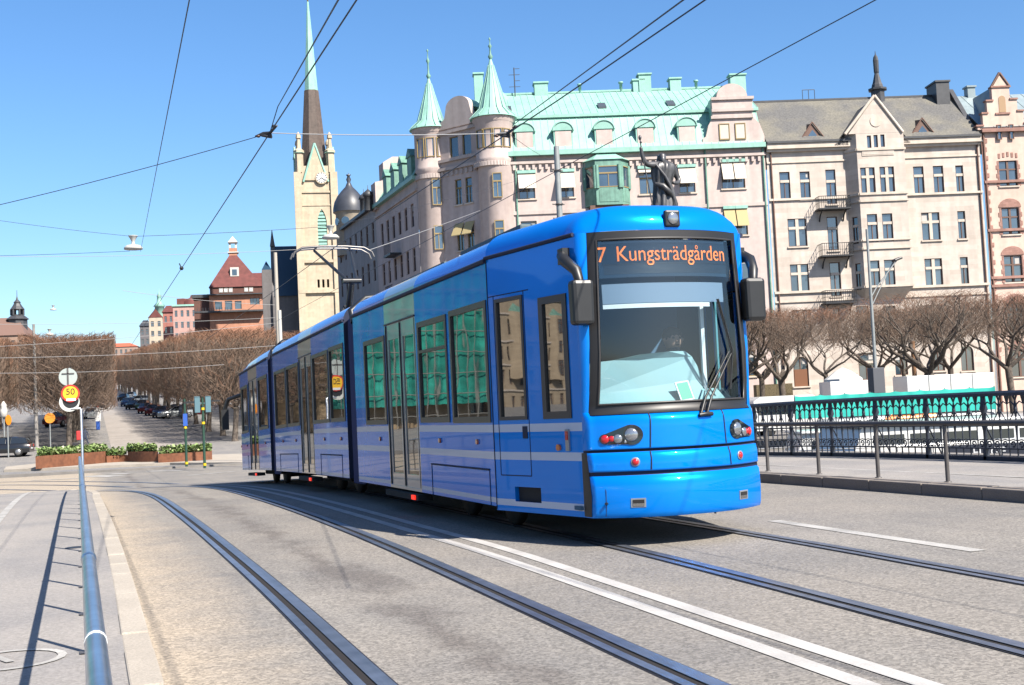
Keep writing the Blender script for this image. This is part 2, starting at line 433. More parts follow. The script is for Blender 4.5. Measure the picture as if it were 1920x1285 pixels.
# bicycle symbol, lying on the pavement by the handrail
bc = at_z(20, 1243, .1)
def ring(b, cx, cy, r, w=.05, n=20):
    b.grid([[(cx + (r + s * w / 2) * math.cos(2 * math.pi * k / n), cy + (r + s * w / 2) * math.sin(2 * math.pi * k / n) * 1.0, .106) for s in (-1, 1)] for k in range(n + 1)], 0, False)
def bar(b, x0, y0, x1, y1, w=.05):
    d = Vector((x1 - x0, y1 - y0)).normalized(); n = Vector((-d.y, d.x)) * w / 2
    b.quad((x0 - n.x, y0 - n.y, .107), (x1 - n.x, y1 - n.y, .107), (x1 + n.x, y1 + n.y, .107), (x0 + n.x, y0 + n.y, .107))
ring(b, bc.x - .02, bc.y + .08, .3); ring(b, bc.x - .95, bc.y + .08, .3)
for a in ((0, 0, -.25, .62), (-.25, .62, -.75, .62), (-.75, .62, -.95, .08), (-.25, .62, -.5, .1), (-.95, .08, -.5, .1), (-.5, .1, -.75, .62), (-.25, .62, -.2, .8)):
    bar(b, bc.x + a[0], bc.y + a[1], bc.x + a[2], bc.y + a[3])
struct(b.build('pavement_marking', M_paint_old))
b = MB()
for (x0, y0), (x1, y1), w in (((165, 893), (222, 893), .5), ((205, 889), (245, 888), .4), ((278, 884), (345, 882), .35), ((60, 901), (150, 897), .2), ((350, 892), (440, 884), .18), ((250, 879), (330, 876), .3)):
    p, q = at_z(x0, y0, -.94), at_z(x1, y1, -.94)
    d = (q - p).normalized(); n = Vector((-d.y, d.x, 0)) * w
    b.quad(p - n, q - n, q + n, p + n)
for v in range(len(b.v)): b.v[v] = (b.v[v][0], b.v[v][1], -.938)
struct(b.build('crossing_marking', M_paint_old))
# the traffic island that carries the planters
b = MB(); isl = [(-4.2, 79.4), (-1, 77.2), (5, 74), (9, 66), (10.6, 66.5), (12, 76), (11, 84), (6, 90), (-2, 91), (-4.4, 86)]
b.extrude(isl, lambda x, y: (x, y, -1.0), lambda x, y: (x, y, -.84))
struct(b.build('traffic_island', M_kerb))
# gravel walk of the avenue and the paler carriageway
def ax(X, Y): return X + .022 * (Y - 100)
b = MB(); yy = [96, 110, 125, 145, 170, 200, 240, 290, 350, 420, 500]
b.grid([[(2.5 + .012 * (y - 100), y, street_z(y) - .012), (9.8, y, street_z(y) - .012)] for y in yy], 0, False)
struct(b.build('avenue_road', mat('pale_avenue_asphalt', (0.36, 0.325, 0.295), .9, var=.12, scale=3, var2=.1)))
# ------------------------------------------------------------------ the tram
M_blue = mat('tram_blue_paint', (0.0, 0.275, 1.0), 0.22, 0.36, coat=0.5, ior=1.12, edge=(.08, .5, 1.0), var2=.04, scale2=1.2)
M_navy = mat('bellows_navy', (0.004, 0.016, 0.12), 0.5)
M_silver = mat('tram_silver_paint', (0.30, 0.33, 0.37), 0.3, 0.25, coat=0.8)
M_stripe = mat('tram_stripe', (0.60, 0.68, 0.84), 0.35, coat=0.25, ior=1.3)
M_rub = mat('black_rubber', (0.018, 0.017, 0.018), 0.45)
M_frame = mat('window_rubber_grey', (0.045, 0.042, 0.042), 0.4)
M_black = mat('black_plastic', (0.02, 0.021, 0.023), 0.42, var=.1, scale=8)
M_dark = mat('underframe_dark', (0.012, 0.012, 0.013), 0.8)
M_seam = mat('panel_gap', (0.004, 0.012, 0.05), 0.7)
M_pane = mat('mirrored_side_glass', (0.012, 0.018, 0.02), 0.015, ior=2.9)
_b = M_pane.node_tree.nodes['Principled BSDF']
_n = M_pane.node_tree.nodes.new('ShaderNodeTexNoise'); _n.inputs['Scale'].default_value = 2.2; _n.inputs['Detail'].default_value = 1
_g = M_pane.node_tree.nodes.new('ShaderNodeNewGeometry'); M_pane.node_tree.links.new(_g.outputs['Position'], _n.inputs['Vector'])
_p = M_pane.node_tree.nodes.new('ShaderNodeBump'); _p.inputs['Strength'].default_value = .035; _p.inputs['Distance'].default_value = .02
M_pane.node_tree.links.new(_n.outputs['Fac'], _p.inputs['Height']); M_pane.node_tree.links.new(_p.outputs[0], _b.inputs['Normal'])
M_ws = glass_mat('windscreen_glass', (0.84, 0.95, 1.0), 0.085)
M_lens = mat('clear_lens', (0.42, 0.44, 0.47), 0.12, 0.7, coat=1)
M_red = mat('red_lens', (0.55, 0.008, 0.012), 0.15, coat=1)
M_amber = mat('amber_lens', (0.6, 0.14, 0.01), 0.2, coat=1)
M_taillit = mat('lit_red_marker', (1.0, 0.03, 0.01), 0.3, emit=0.4)
M_led = mat('orange_led', (1.0, 0.22, 0.03), 0.5, emit=0.14)
M_chrome = mat('bright_metal', (0.5, 0.5, 0.5), 0.25, 0.9)
M_teal = mat('dashboard_teal', (0.30, 0.47, 0.48), 0.6, var2=.05, scale2=2)
M_int = mat('cab_interior', (0.05, 0.13, 0.23), 0.8)  # blue here imitates the sky reflected in the windscreen
M_white = mat('white_plastic', (0.75, 0.76, 0.76), 0.5)
M_roofeq = mat('roof_equipment_grey', (0.10, 0.14, 0.14), 0.7)
M_disp = mat('display_glass', (0.006, 0.012, 0.02), 0.06, coat=1)

CX, NY, HW = 5.70, 10.78, 1.33
tram = thing('articulated_tram', 'long blue articulated tram with orange lit destination display crossing the bridge', 'tram', (CX, NY, 0))
def TW(x, y, z): return (x, y, z + deck(y + NY))           # tram parts bend with the deck
def tp(name, mb, mats, parent=None, bevel=0): return mb.build(name, mats, parent or tram, warp=TW, bevel=bevel)

# ---- nose shape: w(z) half width at the mask edge, f(x, z) its depth behind the nose
def nw(z): return 0.915 - 0.075 * max(0, min(1, (z - .9) / 2.2))
def nc(z):
    if z < .34: return .0 + (.34 - z) * .8
    if z < .70: return .0 + .02 * ((z - .5) / .2) ** 2
    if z < .74: return .055
    if z < .93: return .03 + (.03 * max(0, (z - .86) / .07)) ** 1
    if z < .955: return .10
    if z < 1.22: return .075
    if z < 1.34: return .075 + .11 * ((z - 1.22) / .12) ** 2
    return .185 + .05 * (z - 1.34) / 1.8
def nf(x, z):
    t = min(1.0, abs(x) / nw(z)); k = .36 if z < 1.25 else (.36 - .12 * min(1, (z - 1.25) / .5))
    return nc(z) + k * t ** 2.3
def N(x, z, off=0.0):                                      # a point on the mask, off metres proud of it
    e = .004; dx = (nf(x + e, z) - nf(x - e, z)) / (2 * e); n = Vector((dx, -1, 0)).normalized()
    return (x + n.x * off, nf(x, z) + n.y * off, z)
YS0, YK = .56, 2.22                                        # where the tapering cab side starts behind the nose, and where it meets the saloon
def cab_x(y): return .955 + (HW - .955) * max(0, y - YS0) / (YK - YS0)

def corner_cols(z):                                        # mask edge, rounded corner, cab side start (right side; mirrored for left)
    w = nw(z); y0 = nf(w * .999, z); p = [(w, y0)]
    for k in range(1, 7):
        a = k / 6; p.append((w + (.955 - w) * math.sin(a * math.pi / 2), y0 + (YS0 - y0) * (1 - math.cos(a * math.pi / 2)) * .9 + (YS0 - y0) * .1 * a))
    return p
zsN = [.29, .31, .34, .40, .5, .6, .68, .70, .705, .735, .74, .76, .8, .86, .90, .928, .93, .95, .955, .97, 1.0, 1.08, 1.16, 1.22, 1.25, 1.28, 1.31, 1.33]
ts = [k / 20 - 1 for k in range(41)]
rows = []
for z in zsN:
    L_ = [(-x, y, z) for x, y in corner_cols(z)][::-1]; Rr = [(x, y, z) for x, y in corner_cols(z)]
    rows.append(L_[:-1] + [(t * nw(z), nf(t * nw(z), z), z) for t in ts] + Rr[1:])
def nm(i, j):
    zc = (zsN[i] + zsN[i + 1]) / 2
    if zsN[i] in (.70, .705, .735) and zc < .742: return 1
    if .928 <= zsN[i] < .955: return 1
    return 0
b = MB(); b.grid(rows, 0, True, nm)
b.add(rows[0], [tuple(range(len(rows[0])))[::-1]], 2)
mask = tp('front_mask', b, [M_blue, M_seam, M_dark])
b = MB()                                                   # vertical joints in the bonnet and the black end strip
for x0, z0, z1 in ((-.42, .965, 1.31), (.42, .965, 1.31), (-.44, .75, .925), (.44, .75, .925)):
    b.path([N(x0 + .02 * math.sin((z - z0) * 3) * (-1 if x0 > 0 else 1), z, .001) for z in [z0 + (z1 - z0) * k / 8 for k in range(9)]], .008, 6)
b.path([N(-.845, z, .001) for z in (.31, .4, .55, .7)], .004, 5)
tp('panel_joint', b, M_seam, mask)
for s in (-1, 1):
    b = MB(); P = [corner_cols(z) for z in (.30, .93)]
    b.grid([[(s * (x + .006), y - .004, z) for x, y in corner_cols(z)[3:6]] + [(s * (.955 + .008), YS0 + .03, z)] for z in (.30, .5, .72, .93)], 0, True)
    tp('corner_strip', b, M_rub, mask)

# lamps: dark pod with a long tail and a round end, lenses inside
for s in (-1, 1):
    b = MB(); zc = 1.06; pts = []
    for k in range(13): a = math.pi / 2 + math.pi * k / 12; pts.append((-.80 + .052 * math.cos(a), zc + .052 * math.sin(a)))
    for k in range(17): a = -math.pi * .62 + math.pi * 1.28 * k / 16; pts.append((-.585 + .105 * math.cos(a), zc + .035 + .1 * math.sin(a)))
    ctr = N(s * -.66, zc + .01, .012)
    vs = [N(s * -p[0] * -1, p[1], .010) for p in pts]; n = len(vs)
    vs0 = [N(s * -p[0] * -1, p[1], -.01) for p in pts]
    f = [(i, (i + 1) % n, n) for i in range(n)]
    if s > 0: f = [t[::-1] for t in f]
    b.add(vs + [ctr], f, 0); b.add(vs + vs0, [(i, (i + 1) % n, n + (i + 1) % n, n + i) for i in range(n)], 0)
    pod = tp('headlight', b, M_disp)
    def lens(nm_, x, z, r, m, d=.35):
        b = MB(); c = N(s * x, z, .012); b.ball((0, 0, 0), r, 10, 0)
        nx = Vector(N(s * x, z, 1)) - Vector(N(s * x, z, 0)); q = nx.to_track_quat('Z', 'Y')
        b.v = [tuple(Vector(c) + q @ Vector((v[0], v[1], v[2] * d))) for v in b.v]
        return tp(nm_, b, m, pod)
    lens('lamp_lens', -.585, zc + .035, .068, M_lens); lens('lamp_lens', -.70, zc, .046, M_lens); lens('lamp_lens', -.805, zc, .043, M_red); lens('lamp_lens', -.752, zc + .002, .03, M_red); lens('lamp_lens', -.64, zc - .033, .014, M_lens)
    b = MB(); c = Vector(N(s * .58, .83, .004)); nx = (Vector(N(s * .58, .83, 1)) - Vector(N(s * .58, .83, 0))); q = nx.to_track_quat('Z', 'Y')
    b.ball((0, 0, 0), .036, 8, 0); b.lathe([(.046, -.004), (.046, .006), (.036, .008)], (0, 0, 0), 16, 1)
    b.v = [tuple(c + q @ Vector((v[0], v[1], v[2] * .6))) for v in b.v]; tp('red_reflector', b, [M_red, M_silver])
    b = MB(); zc2 = .435                                    # towing-eye hatch: bright frame, dark slot
    for (a0, a1, c0, c1, m_, o) in ((-.065, .065, -.045, .045, 0, .006), (-.05, .05, -.004, .03, 1, .009), (-.05, .05, -.034, -.006, 2, .009)):
        x = s * .58
        b.add([N(x + a0, zc2 + c0, o), N(x + a1, zc2 + c0, o), N(x + a1, zc2 + c1, o), N(x + a0, zc2 + c1, o), N(x + a0, zc2 + c0, -.01), N(x + a1, zc2 + c0, -.01), N(x + a1, zc2 + c1, -.01), N(x + a0, zc2 + c1, -.01)],
              [(0, 1, 2, 3), (0, 4, 5, 1), (1, 5, 6, 2), (2, 6, 7, 3), (3, 7, 4, 0)], m_)
    tp('towing_hatch', b, [M_silver, M_dark, M_chrome])
b = MB(); b.path([N(-.84, .435, 0), N(-.845, .435, .03)], .013, 8); tp('bumper_plug', b, M_black)
b = MB(); b.tube((.3, .22, .26), (.3, .22, .31), .012); tp('drain_pipe', b, M_black)

# ---- windscreen: black frame, glass, display
ZW0, ZW1, ZG0, ZG1 = 1.30, 3.125, 1.40, 3.045
zsW = [ZW0, 1.34, ZG0, 1.6, 1.9, 2.2, 2.5, 2.8, ZG1, 3.09, ZW1]
def tg(z): return 1 - (.085 / nw(z))
rows = []; tl = [-1, -.97, None] + [k / 12 for k in range(-10, 11)] + ['e', .97, 1]
def colx(t, z): return (-tg(z) if t is None else tg(z) if t == 'e' else (t * tg(z) * 12 / 11 if abs(t) < .9 else t)) * nw(z)
rows = [[N(colx(t, z), z, .012 if abs(colx(t, z)) < nw(z) * .98 else .004) for t in tl] for z in zsW]
b = MB(); k = len(tl)
fr = MB()
fr.grid(rows, 0, True); keep = [i for i, f in enumerate(fr.f) if not (2 <= i // (k - 1) < 8 and 2 <= i % (k - 1) < k - 3)]
fr.f = [fr.f[i] for i in keep]; fr.m = [0] * len(keep); fr.sm = [True] * len(keep)
for ring_ in ([N(colx(None, z), z, .014) for z in zsW[2:9]] + [N(colx(t, ZG1), ZG1, .014) for t in tl[3:-3]] + [N(colx('e', z), z, .014) for z in zsW[2:9]][::-1] + [N(colx(t, ZG0), ZG0, .014) for t in tl[3:-3]][::-1],):
    fr.path(ring_ + ring_[:1], .012, 6, 1)
wf = tp('windscreen_frame', fr, [M_rub, M_frame])
b = MB(); b.grid([[N(colx(t, z), z, -.006) for t in tl[2:-2]] for z in zsW[2:9]], 0, True)
ws = tp('windscreen', b, M_ws, wf)
for s in (-1, 1):                                          # blue pillars from the mask edge round to the cab side
    b = MB(); zz = [1.33, 1.6, 2.0, 2.4, 2.8, 3.13]
    b.grid([[(s * x, y, z) for x, y in corner_cols(z)] for z in zz], 0, True); tp('corner_pillar', b, M_blue)
# destination display behind the glass: dark panel, orange text, faint louvres above and below
b = MB(); zd0, zd1 = 2.66, 3.035
b.grid([[(x, nf(x, z) + .035, z) for x in [-.74 + 1.48 * k / 16 for k in range(17)]] for z in (zd0, zd1)], 0, True)
for k in range(9):
    z = 2.70 + .012 * k; b.path([(x, nf(x, z) + .028, z) for x in [-.70 + 1.4 * q / 10 for q in range(11)]], .002, 4, 1)
disp = tp('destination_display', b, [M_disp, M_frame])
me = text_mesh('display_text', '7 Kungsträdgården', .228, M_led, .002)
for v in me.vertices:
    x, z = v.co.x * .80 - .03, v.co.y * .95 + 2.89
    if v.co.x * .8 < -.60: x -= .03
    v.co = (x, nf(x, z) + .024 - v.co.z, z)
o = link('display_text', me, disp)
for i, k in enumerate((0,)):
    b = MB()
    for q in range(26):                                     # fine dark rows that break the letters into dots
        z = 2.79 + q * .0085; b.path([(x, nf(x, z) + .019, z) for x in [-.72 + 1.44 * u / 10 for u in range(11)]], .0012, 3, 0)
    tp('display_grid', b, M_disp, disp)

# ---- cab interior seen through the windscreen
b = MB()
b.box(-.86, .86, 1.9, 1.95, .4, 3.05, 0); b.box(-1.0, 1.0, .6, 1.95, .36, .4, 0); b.box(-.86, .86, .5, 1.95, 3.02, 3.06, 0)
for s in (-1, 1): b.quad((s * .86, .55, 1.28), (s * .9, .75, .4), (s * .99, 1.95, .4), (s * .99, 1.95, 1.28), 0)
tp('cab_interior', b, [M_int])
b = MB()
b.grid([[(x, nf(x, 1.4) + .05 + d, z - .04 * (x / .8) ** 2 * 0) for x in [-.8 + 1.62 * k / 12 for k in range(13)]] for d, z in ((0, 1.375), (.18, 1.40), (.30, 1.52))], 0, True)
pts = [(-.80, 1.50), (-.80, 1.83), (-.5, 1.85), (-.2, 1.90), (.1, 1.92), (.30, 1.92), (.38, 1.86), (.44, 1.74), (.47, 1.62), (.47, 1.50)]
b.extrude(pts, lambda x, z: (x, .52 + .25 * (x / .8) ** 2 + (z - 1.5) * .3, z), lambda x, z: (x, .60 + .25 * (x / .8) ** 2 + (z - 1.5) * .3, z), 0)
for k in range(8):
    x = -.66 + k * .19
    y = nf(x, 1.4) + .10; b.box(x - .05, x + .05, y, y + .025, 1.392, 1.402, 1)
dash = tp('dashboard', b, [M_teal, M_frame])
b = MB()
for za, zc, xe, m_ in ((2.40, 2.60, .62, 0), (2.352, 2.395, .42, 1)): b.grid([[(x, nf(x, z) + .055, z) for x in [-.72 + (xe + .72) * q / 12 for q in range(13)]] for z in (za, zc)], m_, True)
b.box(.46, .50, .6, .64, 1.5, 2.5, 1); b.box(.58, .60, .5, .54, 1.5, 2.6, 2)
tp('sun_blind', b, [mat('blind_grey_blue', (.18, .24, .32), .6), M_white, mat('pole_teal', (.1, .3, .33), .4)])
b = MB(); b.box(-.06, .10, 0, .012, 0, .21, 0); b.box(-.045, .085, -.004, 0, .015, .195, 1)
card = b.build('green_card', [M_white, mat('green_card_face', (.01, .42, .18), .5)]); card.location = (CX + .12, NY + .36, 1.405); card.rotation_euler = (R(-22), R(-6), R(4))
tag(card, 'small white edged green card propped on the tram dashboard', 'card')

# wipers
b = MB()
b.path([N(.12, 1.27, .03), N(.22, 1.43, .05), N(.55, 1.88, .05)], [.016, .012, .008], 6); b.path([N(.19, 1.27, .03), N(.29, 1.43, .05), N(.58, 1.86, .05)], [.016, .012, .008], 6)
b.path([N(.57, 1.50, .03), N(.62, 1.9, .034), N(.47, 2.42, .034)], .010, 5); b.path([N(.56, 1.50, .03), N(.60, 1.9, .03), N(.455, 2.42, .03)], .006, 5, 1)
b.path([N(.10, 1.255, .02), N(.15, 1.262, .03), N(.21, 1.262, .03), N(.25, 1.26, .02)], .022, 8)
tp('wiper', b, [M_black, M_rub])

# ---- cab roof: one rounded shell from the windscreen head back to the saloon roof
def roof_h(a): return 3.13 + .30 * max(0, 1 - abs(a) ** 6.5) ** .5
b = MB(); rows = []
ang = [math.sin(k / 16 * math.pi / 2) for k in range(-16, 17)]
for q in [0, .02, .06, .14, .26, .42, .6, .8, 1.0]:         # forward rounding
    row = []
    for a in ang:
        w0 = .955; x = a * w0; s_ = math.sin(q * math.pi / 2); yq = 1 - math.cos(q * math.pi / 2)
        xf = a * (nw(3.13) + (.955 - nw(3.13)) * min(1, abs(a)) ** 4)
        yfront = nf(min(abs(xf), nw(3.13)) , 3.13) + (YS0 - nf(nw(3.13), 3.13)) * max(0, (abs(a) - .94) / .06)
        hz = roof_h(a) - 3.13
        row.append((xf, yfront + (.62 - min(.62, yfront * .5)) * yq * .75, 3.13 + hz * s_ ** .8))
    rows.append(row)
for y in (1.0, 1.5, YK):
    rows.append([(a * cab_x(y), y, roof_h(a)) for a in ang])
b.grid(rows, 0, True)
tp('cab_roof', b, [M_blue, M_black])
b = MB(); b.box(-.085, .085, 0, .06, -.085, .085, 0); b.v = [(v[0], v[1] + .205, v[2] + 3.24) for v in b.v]
rl = tp('roof_headlamp', b, M_black, bevel=.02)
b = MB(); b.ball((0, 0, 0), .062, 10, 0); b.v = [(v[0], .202 + v[1] * .3, 3.24 + v[2]) for v in b.v]; tp('lamp_lens', b, M_lens, rl)

# ---- sides
def pane_part(name, P, u0, u1, z0, z1, mid=None, fr=.05, leaf=False, parent=None, frame_m=None, cross=None):
    """window: raised rubber frame with mirrored pane behind it"""
    b = MB(); o, i = .012, .03
    def bar_(a, c, e, g):
        vs = [P(a, e, -o), P(c, e, -o), P(c, g, -o), P(a, g, -o), P(a, e, i), P(c, e, i), P(c, g, i), P(a, g, i)]
        b.add(vs, [(0, 1, 2, 3), (0, 4, 5, 1), (1, 5, 6, 2), (2, 6, 7, 3), (3, 7, 4, 0)], 0)
    bar_(u0 - .02, u0 + fr, z0 - .02, z1 + .02); bar_(u1 - fr, u1 + .02, z0 - .02, z1 + .02); bar_(u0 + fr, u1 - fr, z0 - .02, z0 + fr); bar_(u0 + fr, u1 - fr, z1 - fr, z1 + .02)
    if mid: bar_(u0 + fr, u1 - fr, mid - .02, mid + .02)
    w = tp(name, b, frame_m or M_frame, parent)
    g = MB(); g.quad(P(u0 + fr * .9, z0 + fr * .9, .012), P(u1 - fr * .9, z0 + fr * .9, .012), P(u1 - fr * .9, z1 - fr * .9, .012), P(u0 + fr * .9, z1 - fr * .9, .012))
    tp('pane', g, M_pane, w); return w
Y2L = lambda Y: Y - NY
def saloon(name, ya, yb, zsk, wins, door, panels=(), tail=False):
    """one body section from ya to yb (world Y): both walls, roof, windows, doors"""
    b = MB(); a, c = Y2L(ya), Y2L(yb); d0, d1 = Y2L(door[0]), Y2L(door[1])
    strz = (.37, .425, .85, .935, 1.15, 1.235)
    def mf(u, z):
        if d0 - .05 < u < d1 + .05: return 1
        if .37 < z < .425 or .85 < z < .935 or 1.15 < z < 1.235: return 2
        return 0
    hs = [(Y2L(w[0]), Y2L(w[1]), w[2], w[3]) for w in wins] + [(d0, d1, .37, 2.72)]
    def shape(u):                                           # the tail cab draws in towards the end
        return HW - (.40 * (max(0, u - (c - 1.6)) / 1.6) ** 1.3 if tail else 0)
    for s in (-1, 1):
        P = lambda u, z, i, s=s: (s * (shape(u) - i), u, z)
        wall_grid(b, a, c, zsk, 3.06, hs, P, .04, mf, ue=[d0 - .05, d1 + .05] + ([c - .4 * k for k in range(1, 5)] if tail else []), ze=strz)
        b.path([P(u, 3.075, -.012) for u in ([a, c - 1.6, c - 1.2, c - .8, c - .4, c] if tail else [a, c])], .028, 6, 3)
    ang = [math.sin(k / 14 * math.pi / 2) for k in range(-14, 15)]
    us = cuts(a, c, [d0 - .05, d1 + .05] + ([c - .8, c - .6, c - .45, c - .3, c - .18, c - .08] if tail else []))
    rows = []
    for u in us:
        e = max(0, (u - (c - .8)) / .8) if tail else 0
        rows.append([(q * shape(u), u, 3.07 + (roof_h(q) - 3.13) * 1.12 * (max(0, 1 - e ** 2.6)) ** .5) for q in ang])
    b.grid(rows, 0, True, lambda i, j: 1 if d0 - .05 < (us[i] + us[i + 1]) / 2 < d1 + .05 else 0)
    for u in (a, c):
        b.add([(-shape(u), u, zsk), (shape(u), u, zsk), (shape(u), u, 3.07), (-shape(u), u, 3.07)], [(0, 1, 2, 3)], 3)
        if not (tail and u == c): b.add([(q * HW, u, 3.07 + (roof_h(q) - 3.13) * 1.12) for q in ang], [tuple(range(len(ang)))], 3)
    b.quad((-HW, a, zsk), (HW, a, zsk), (shape(c), c, zsk), (-shape(c), c, zsk), 3)
    body = tp(name, b, [M_blue, M_silver, M_stripe, M_seam])
    for s in (-1, 1):
        P = lambda u, z, i, s=s: (s * (shape(u) - i), u, z)
        for w in wins: pane_part('window', P, Y2L(w[0]), Y2L(w[1]), w[2], w[3], w[4] if len(w) > 4 else None, parent=body)
        dm = (d0 + d1) / 2
        b = MB()
        for u0, u1 in ((d0, dm - .008), (dm + .008, d1)):
            wall_grid(b, u0, u1, .37, 2.72, [(u0 + .11, u1 - .11, .55, 2.5)], lambda u, z, i, s=s: (s * (HW - .012 - i), u, z), .02)
        for u in (d0 + .002, dm, d1 - .002): b.path([P(u, .38, .004), P(u, 2.71, .004)], .010, 5, 1)
        b.path([P(d0 - .04, 2.735, -.005), P(d1 + .04, 2.735, -.005)], .014, 5, 1)
        dr = tp('door', b, [M_silver, M_rub], body)
        for u0, u1 in ((d0, dm - .008), (dm + .008, d1)):
            g = MB(); g.quad(P(u0 + .10, .54, .025), P(u1 - .10, .54, .025), P(u1 - .10, 2.51, .025), P(u0 + .10, 2.51, .025)); tp('door_pane', g, M_pane, dr)
        b = MB(); b.box(min(s * 1.2, s * 1.40), max(s * 1.2, s * 1.40), d0 - .1, d1 + .1, .22, .30, 0); b.box(min(s * 1.39, s * 1.42), max(s * 1.39, s * 1.42), d0 + .03, d0 + .2, .23, .29, 1)
        tp('door_step', b, [M_dark, M_taillit], body)
        b = MB()
        for u0, u1, z0, z1 in panels:
            for (p, q) in (((u0, z0), (u0, z1)), ((u0, z1), (u1, z1)), ((u1, z1), (u1, z0))): b.path([P(Y2L(p[0]), p[1], -.002), P(Y2L(q[0]), q[1], -.002)], .006, 5)
            b.path([P(Y2L(u0), z1, -.004), P(Y2L(u1), z1, -.004)], .012, 5)
        if panels: tp('hatch_joint', b, M_seam, body)
        for w in wins:
            b = MB(); u = (Y2L(w[0]) + Y2L(w[1])) / 2 - .2; b.tube(P(u, 1.04, 0), P(u, 1.04, -.022), .032, None, 10); tp('side_marker', b, M_amber, body)
    return body
sec1 = saloon('front_car_body', 13.0, 20.1, .33, [(12.98 + .10, 14.5, 1.28, 2.62), (14.68, 16.02, 1.29, 2.60, 2.22), (17.95, 19.32, 1.28, 2.57)], (16.20, 17.86), [(13.2, 15.6, .33, .73)])
sec2 = saloon('middle_car_body', 20.85, 29.1, .36, [(20.98, 22.25, 1.34 + .02, 2.68), (22.38, 23.95, 1.36, 2.66), (25.6, 27.15, 1.36, 2.64), (27.3, 28.9, 1.36, 2.64)], (24.1, 25.5), [(21.4, 23.4, .36, .75), (26, 28.4, .36, .75)])
sec3 = saloon('rear_car_body', 29.85, 37.0, .37, [(30.1, 31.7, 1.4, 2.68), (33.75, 35.0, 1.4, 2.66), (35.1, 36.6, 1.4, 2.66)], (31.95, 33.55), [(34, 36, .37, .75)], tail=True)
for ya, yb in ((20.1, 20.85), (29.1, 29.85)):
    b = MB(); n = 5; a, c = Y2L(ya), Y2L(yb)
    us = [a + (c - a) * k / (2 * n) for k in range(2 * n + 1)]
    pro = [(-1, .28), (-1, 1), (-1, 2), (-1, 3.05), (-.9, 3.25), (-.6, 3.33), (0, 3.35), (.6, 3.33), (.9, 3.25), (1, 3.05), (1, 2), (1, 1), (1, .28)]
    b.grid([[(x * (1.27 if k % 2 else 1.22), u, z) for x, z in pro] for k, u in enumerate(us)], 0, False)
    bl = tp('bellows', b, M_navy)
    b = MB()
    for s in (-1, 1): b.path([(s * 1.25, (a + c) / 2 - .1, 3.0), (s * 1.27, (a + c) / 2, 3.2), (s * 1.0, (a + c) / 2 + .05, 3.42), (s * .3, (a + c) / 2 + .05, 3.5)], .06, 8, 0); b.path([(s * 1.2, (a + c) / 2 + .15, 2.95), (s * 1.22, (a + c) / 2 + .18, 3.2), (s * .95, (a + c) / 2 + .2, 3.4)], .035, 6, 1)
    tp('roof_cable', b, [M_black, M_chrome], bl)

# cab sides with door, side window, step recess, lamps
b = MB(); L_ = math.hypot(HW - .955, YK - YS0); dirx, diry = (HW - .955) / L_, (YK - YS0) / L_
def CP(s): return lambda u, z, i: (s * (.955 + dirx * u - i * diry), YS0 + diry * u + i * dirx, z)
def u_at(Y): return (Y - NY - YS0) / diry
wA, wB = (u_at(11.5) + .02, u_at(11.98) , 1.30, 2.53), (u_at(12.32), u_at(12.83), 1.30, 2.60)
for s in (-1, 1):
    wall_grid(b, 0, L_, .29, 3.13, [wA, wB, (u_at(12.12), u_at(12.62), .40, .56)], CP(s), .05, lambda u, z: 1 if (.35 < z < .42 or .85 < z < .935 or 1.15 < z < 1.235) else 0, ze=(.35, .42, .85, .935, 1.15, 1.235))
b.quad((-.955, YS0, .29), (.955, YS0, .29), (HW, YK, .29), (-HW, YK, .29), 2)
cab = tp('cab_body', b, [M_blue, M_stripe, M_dark])
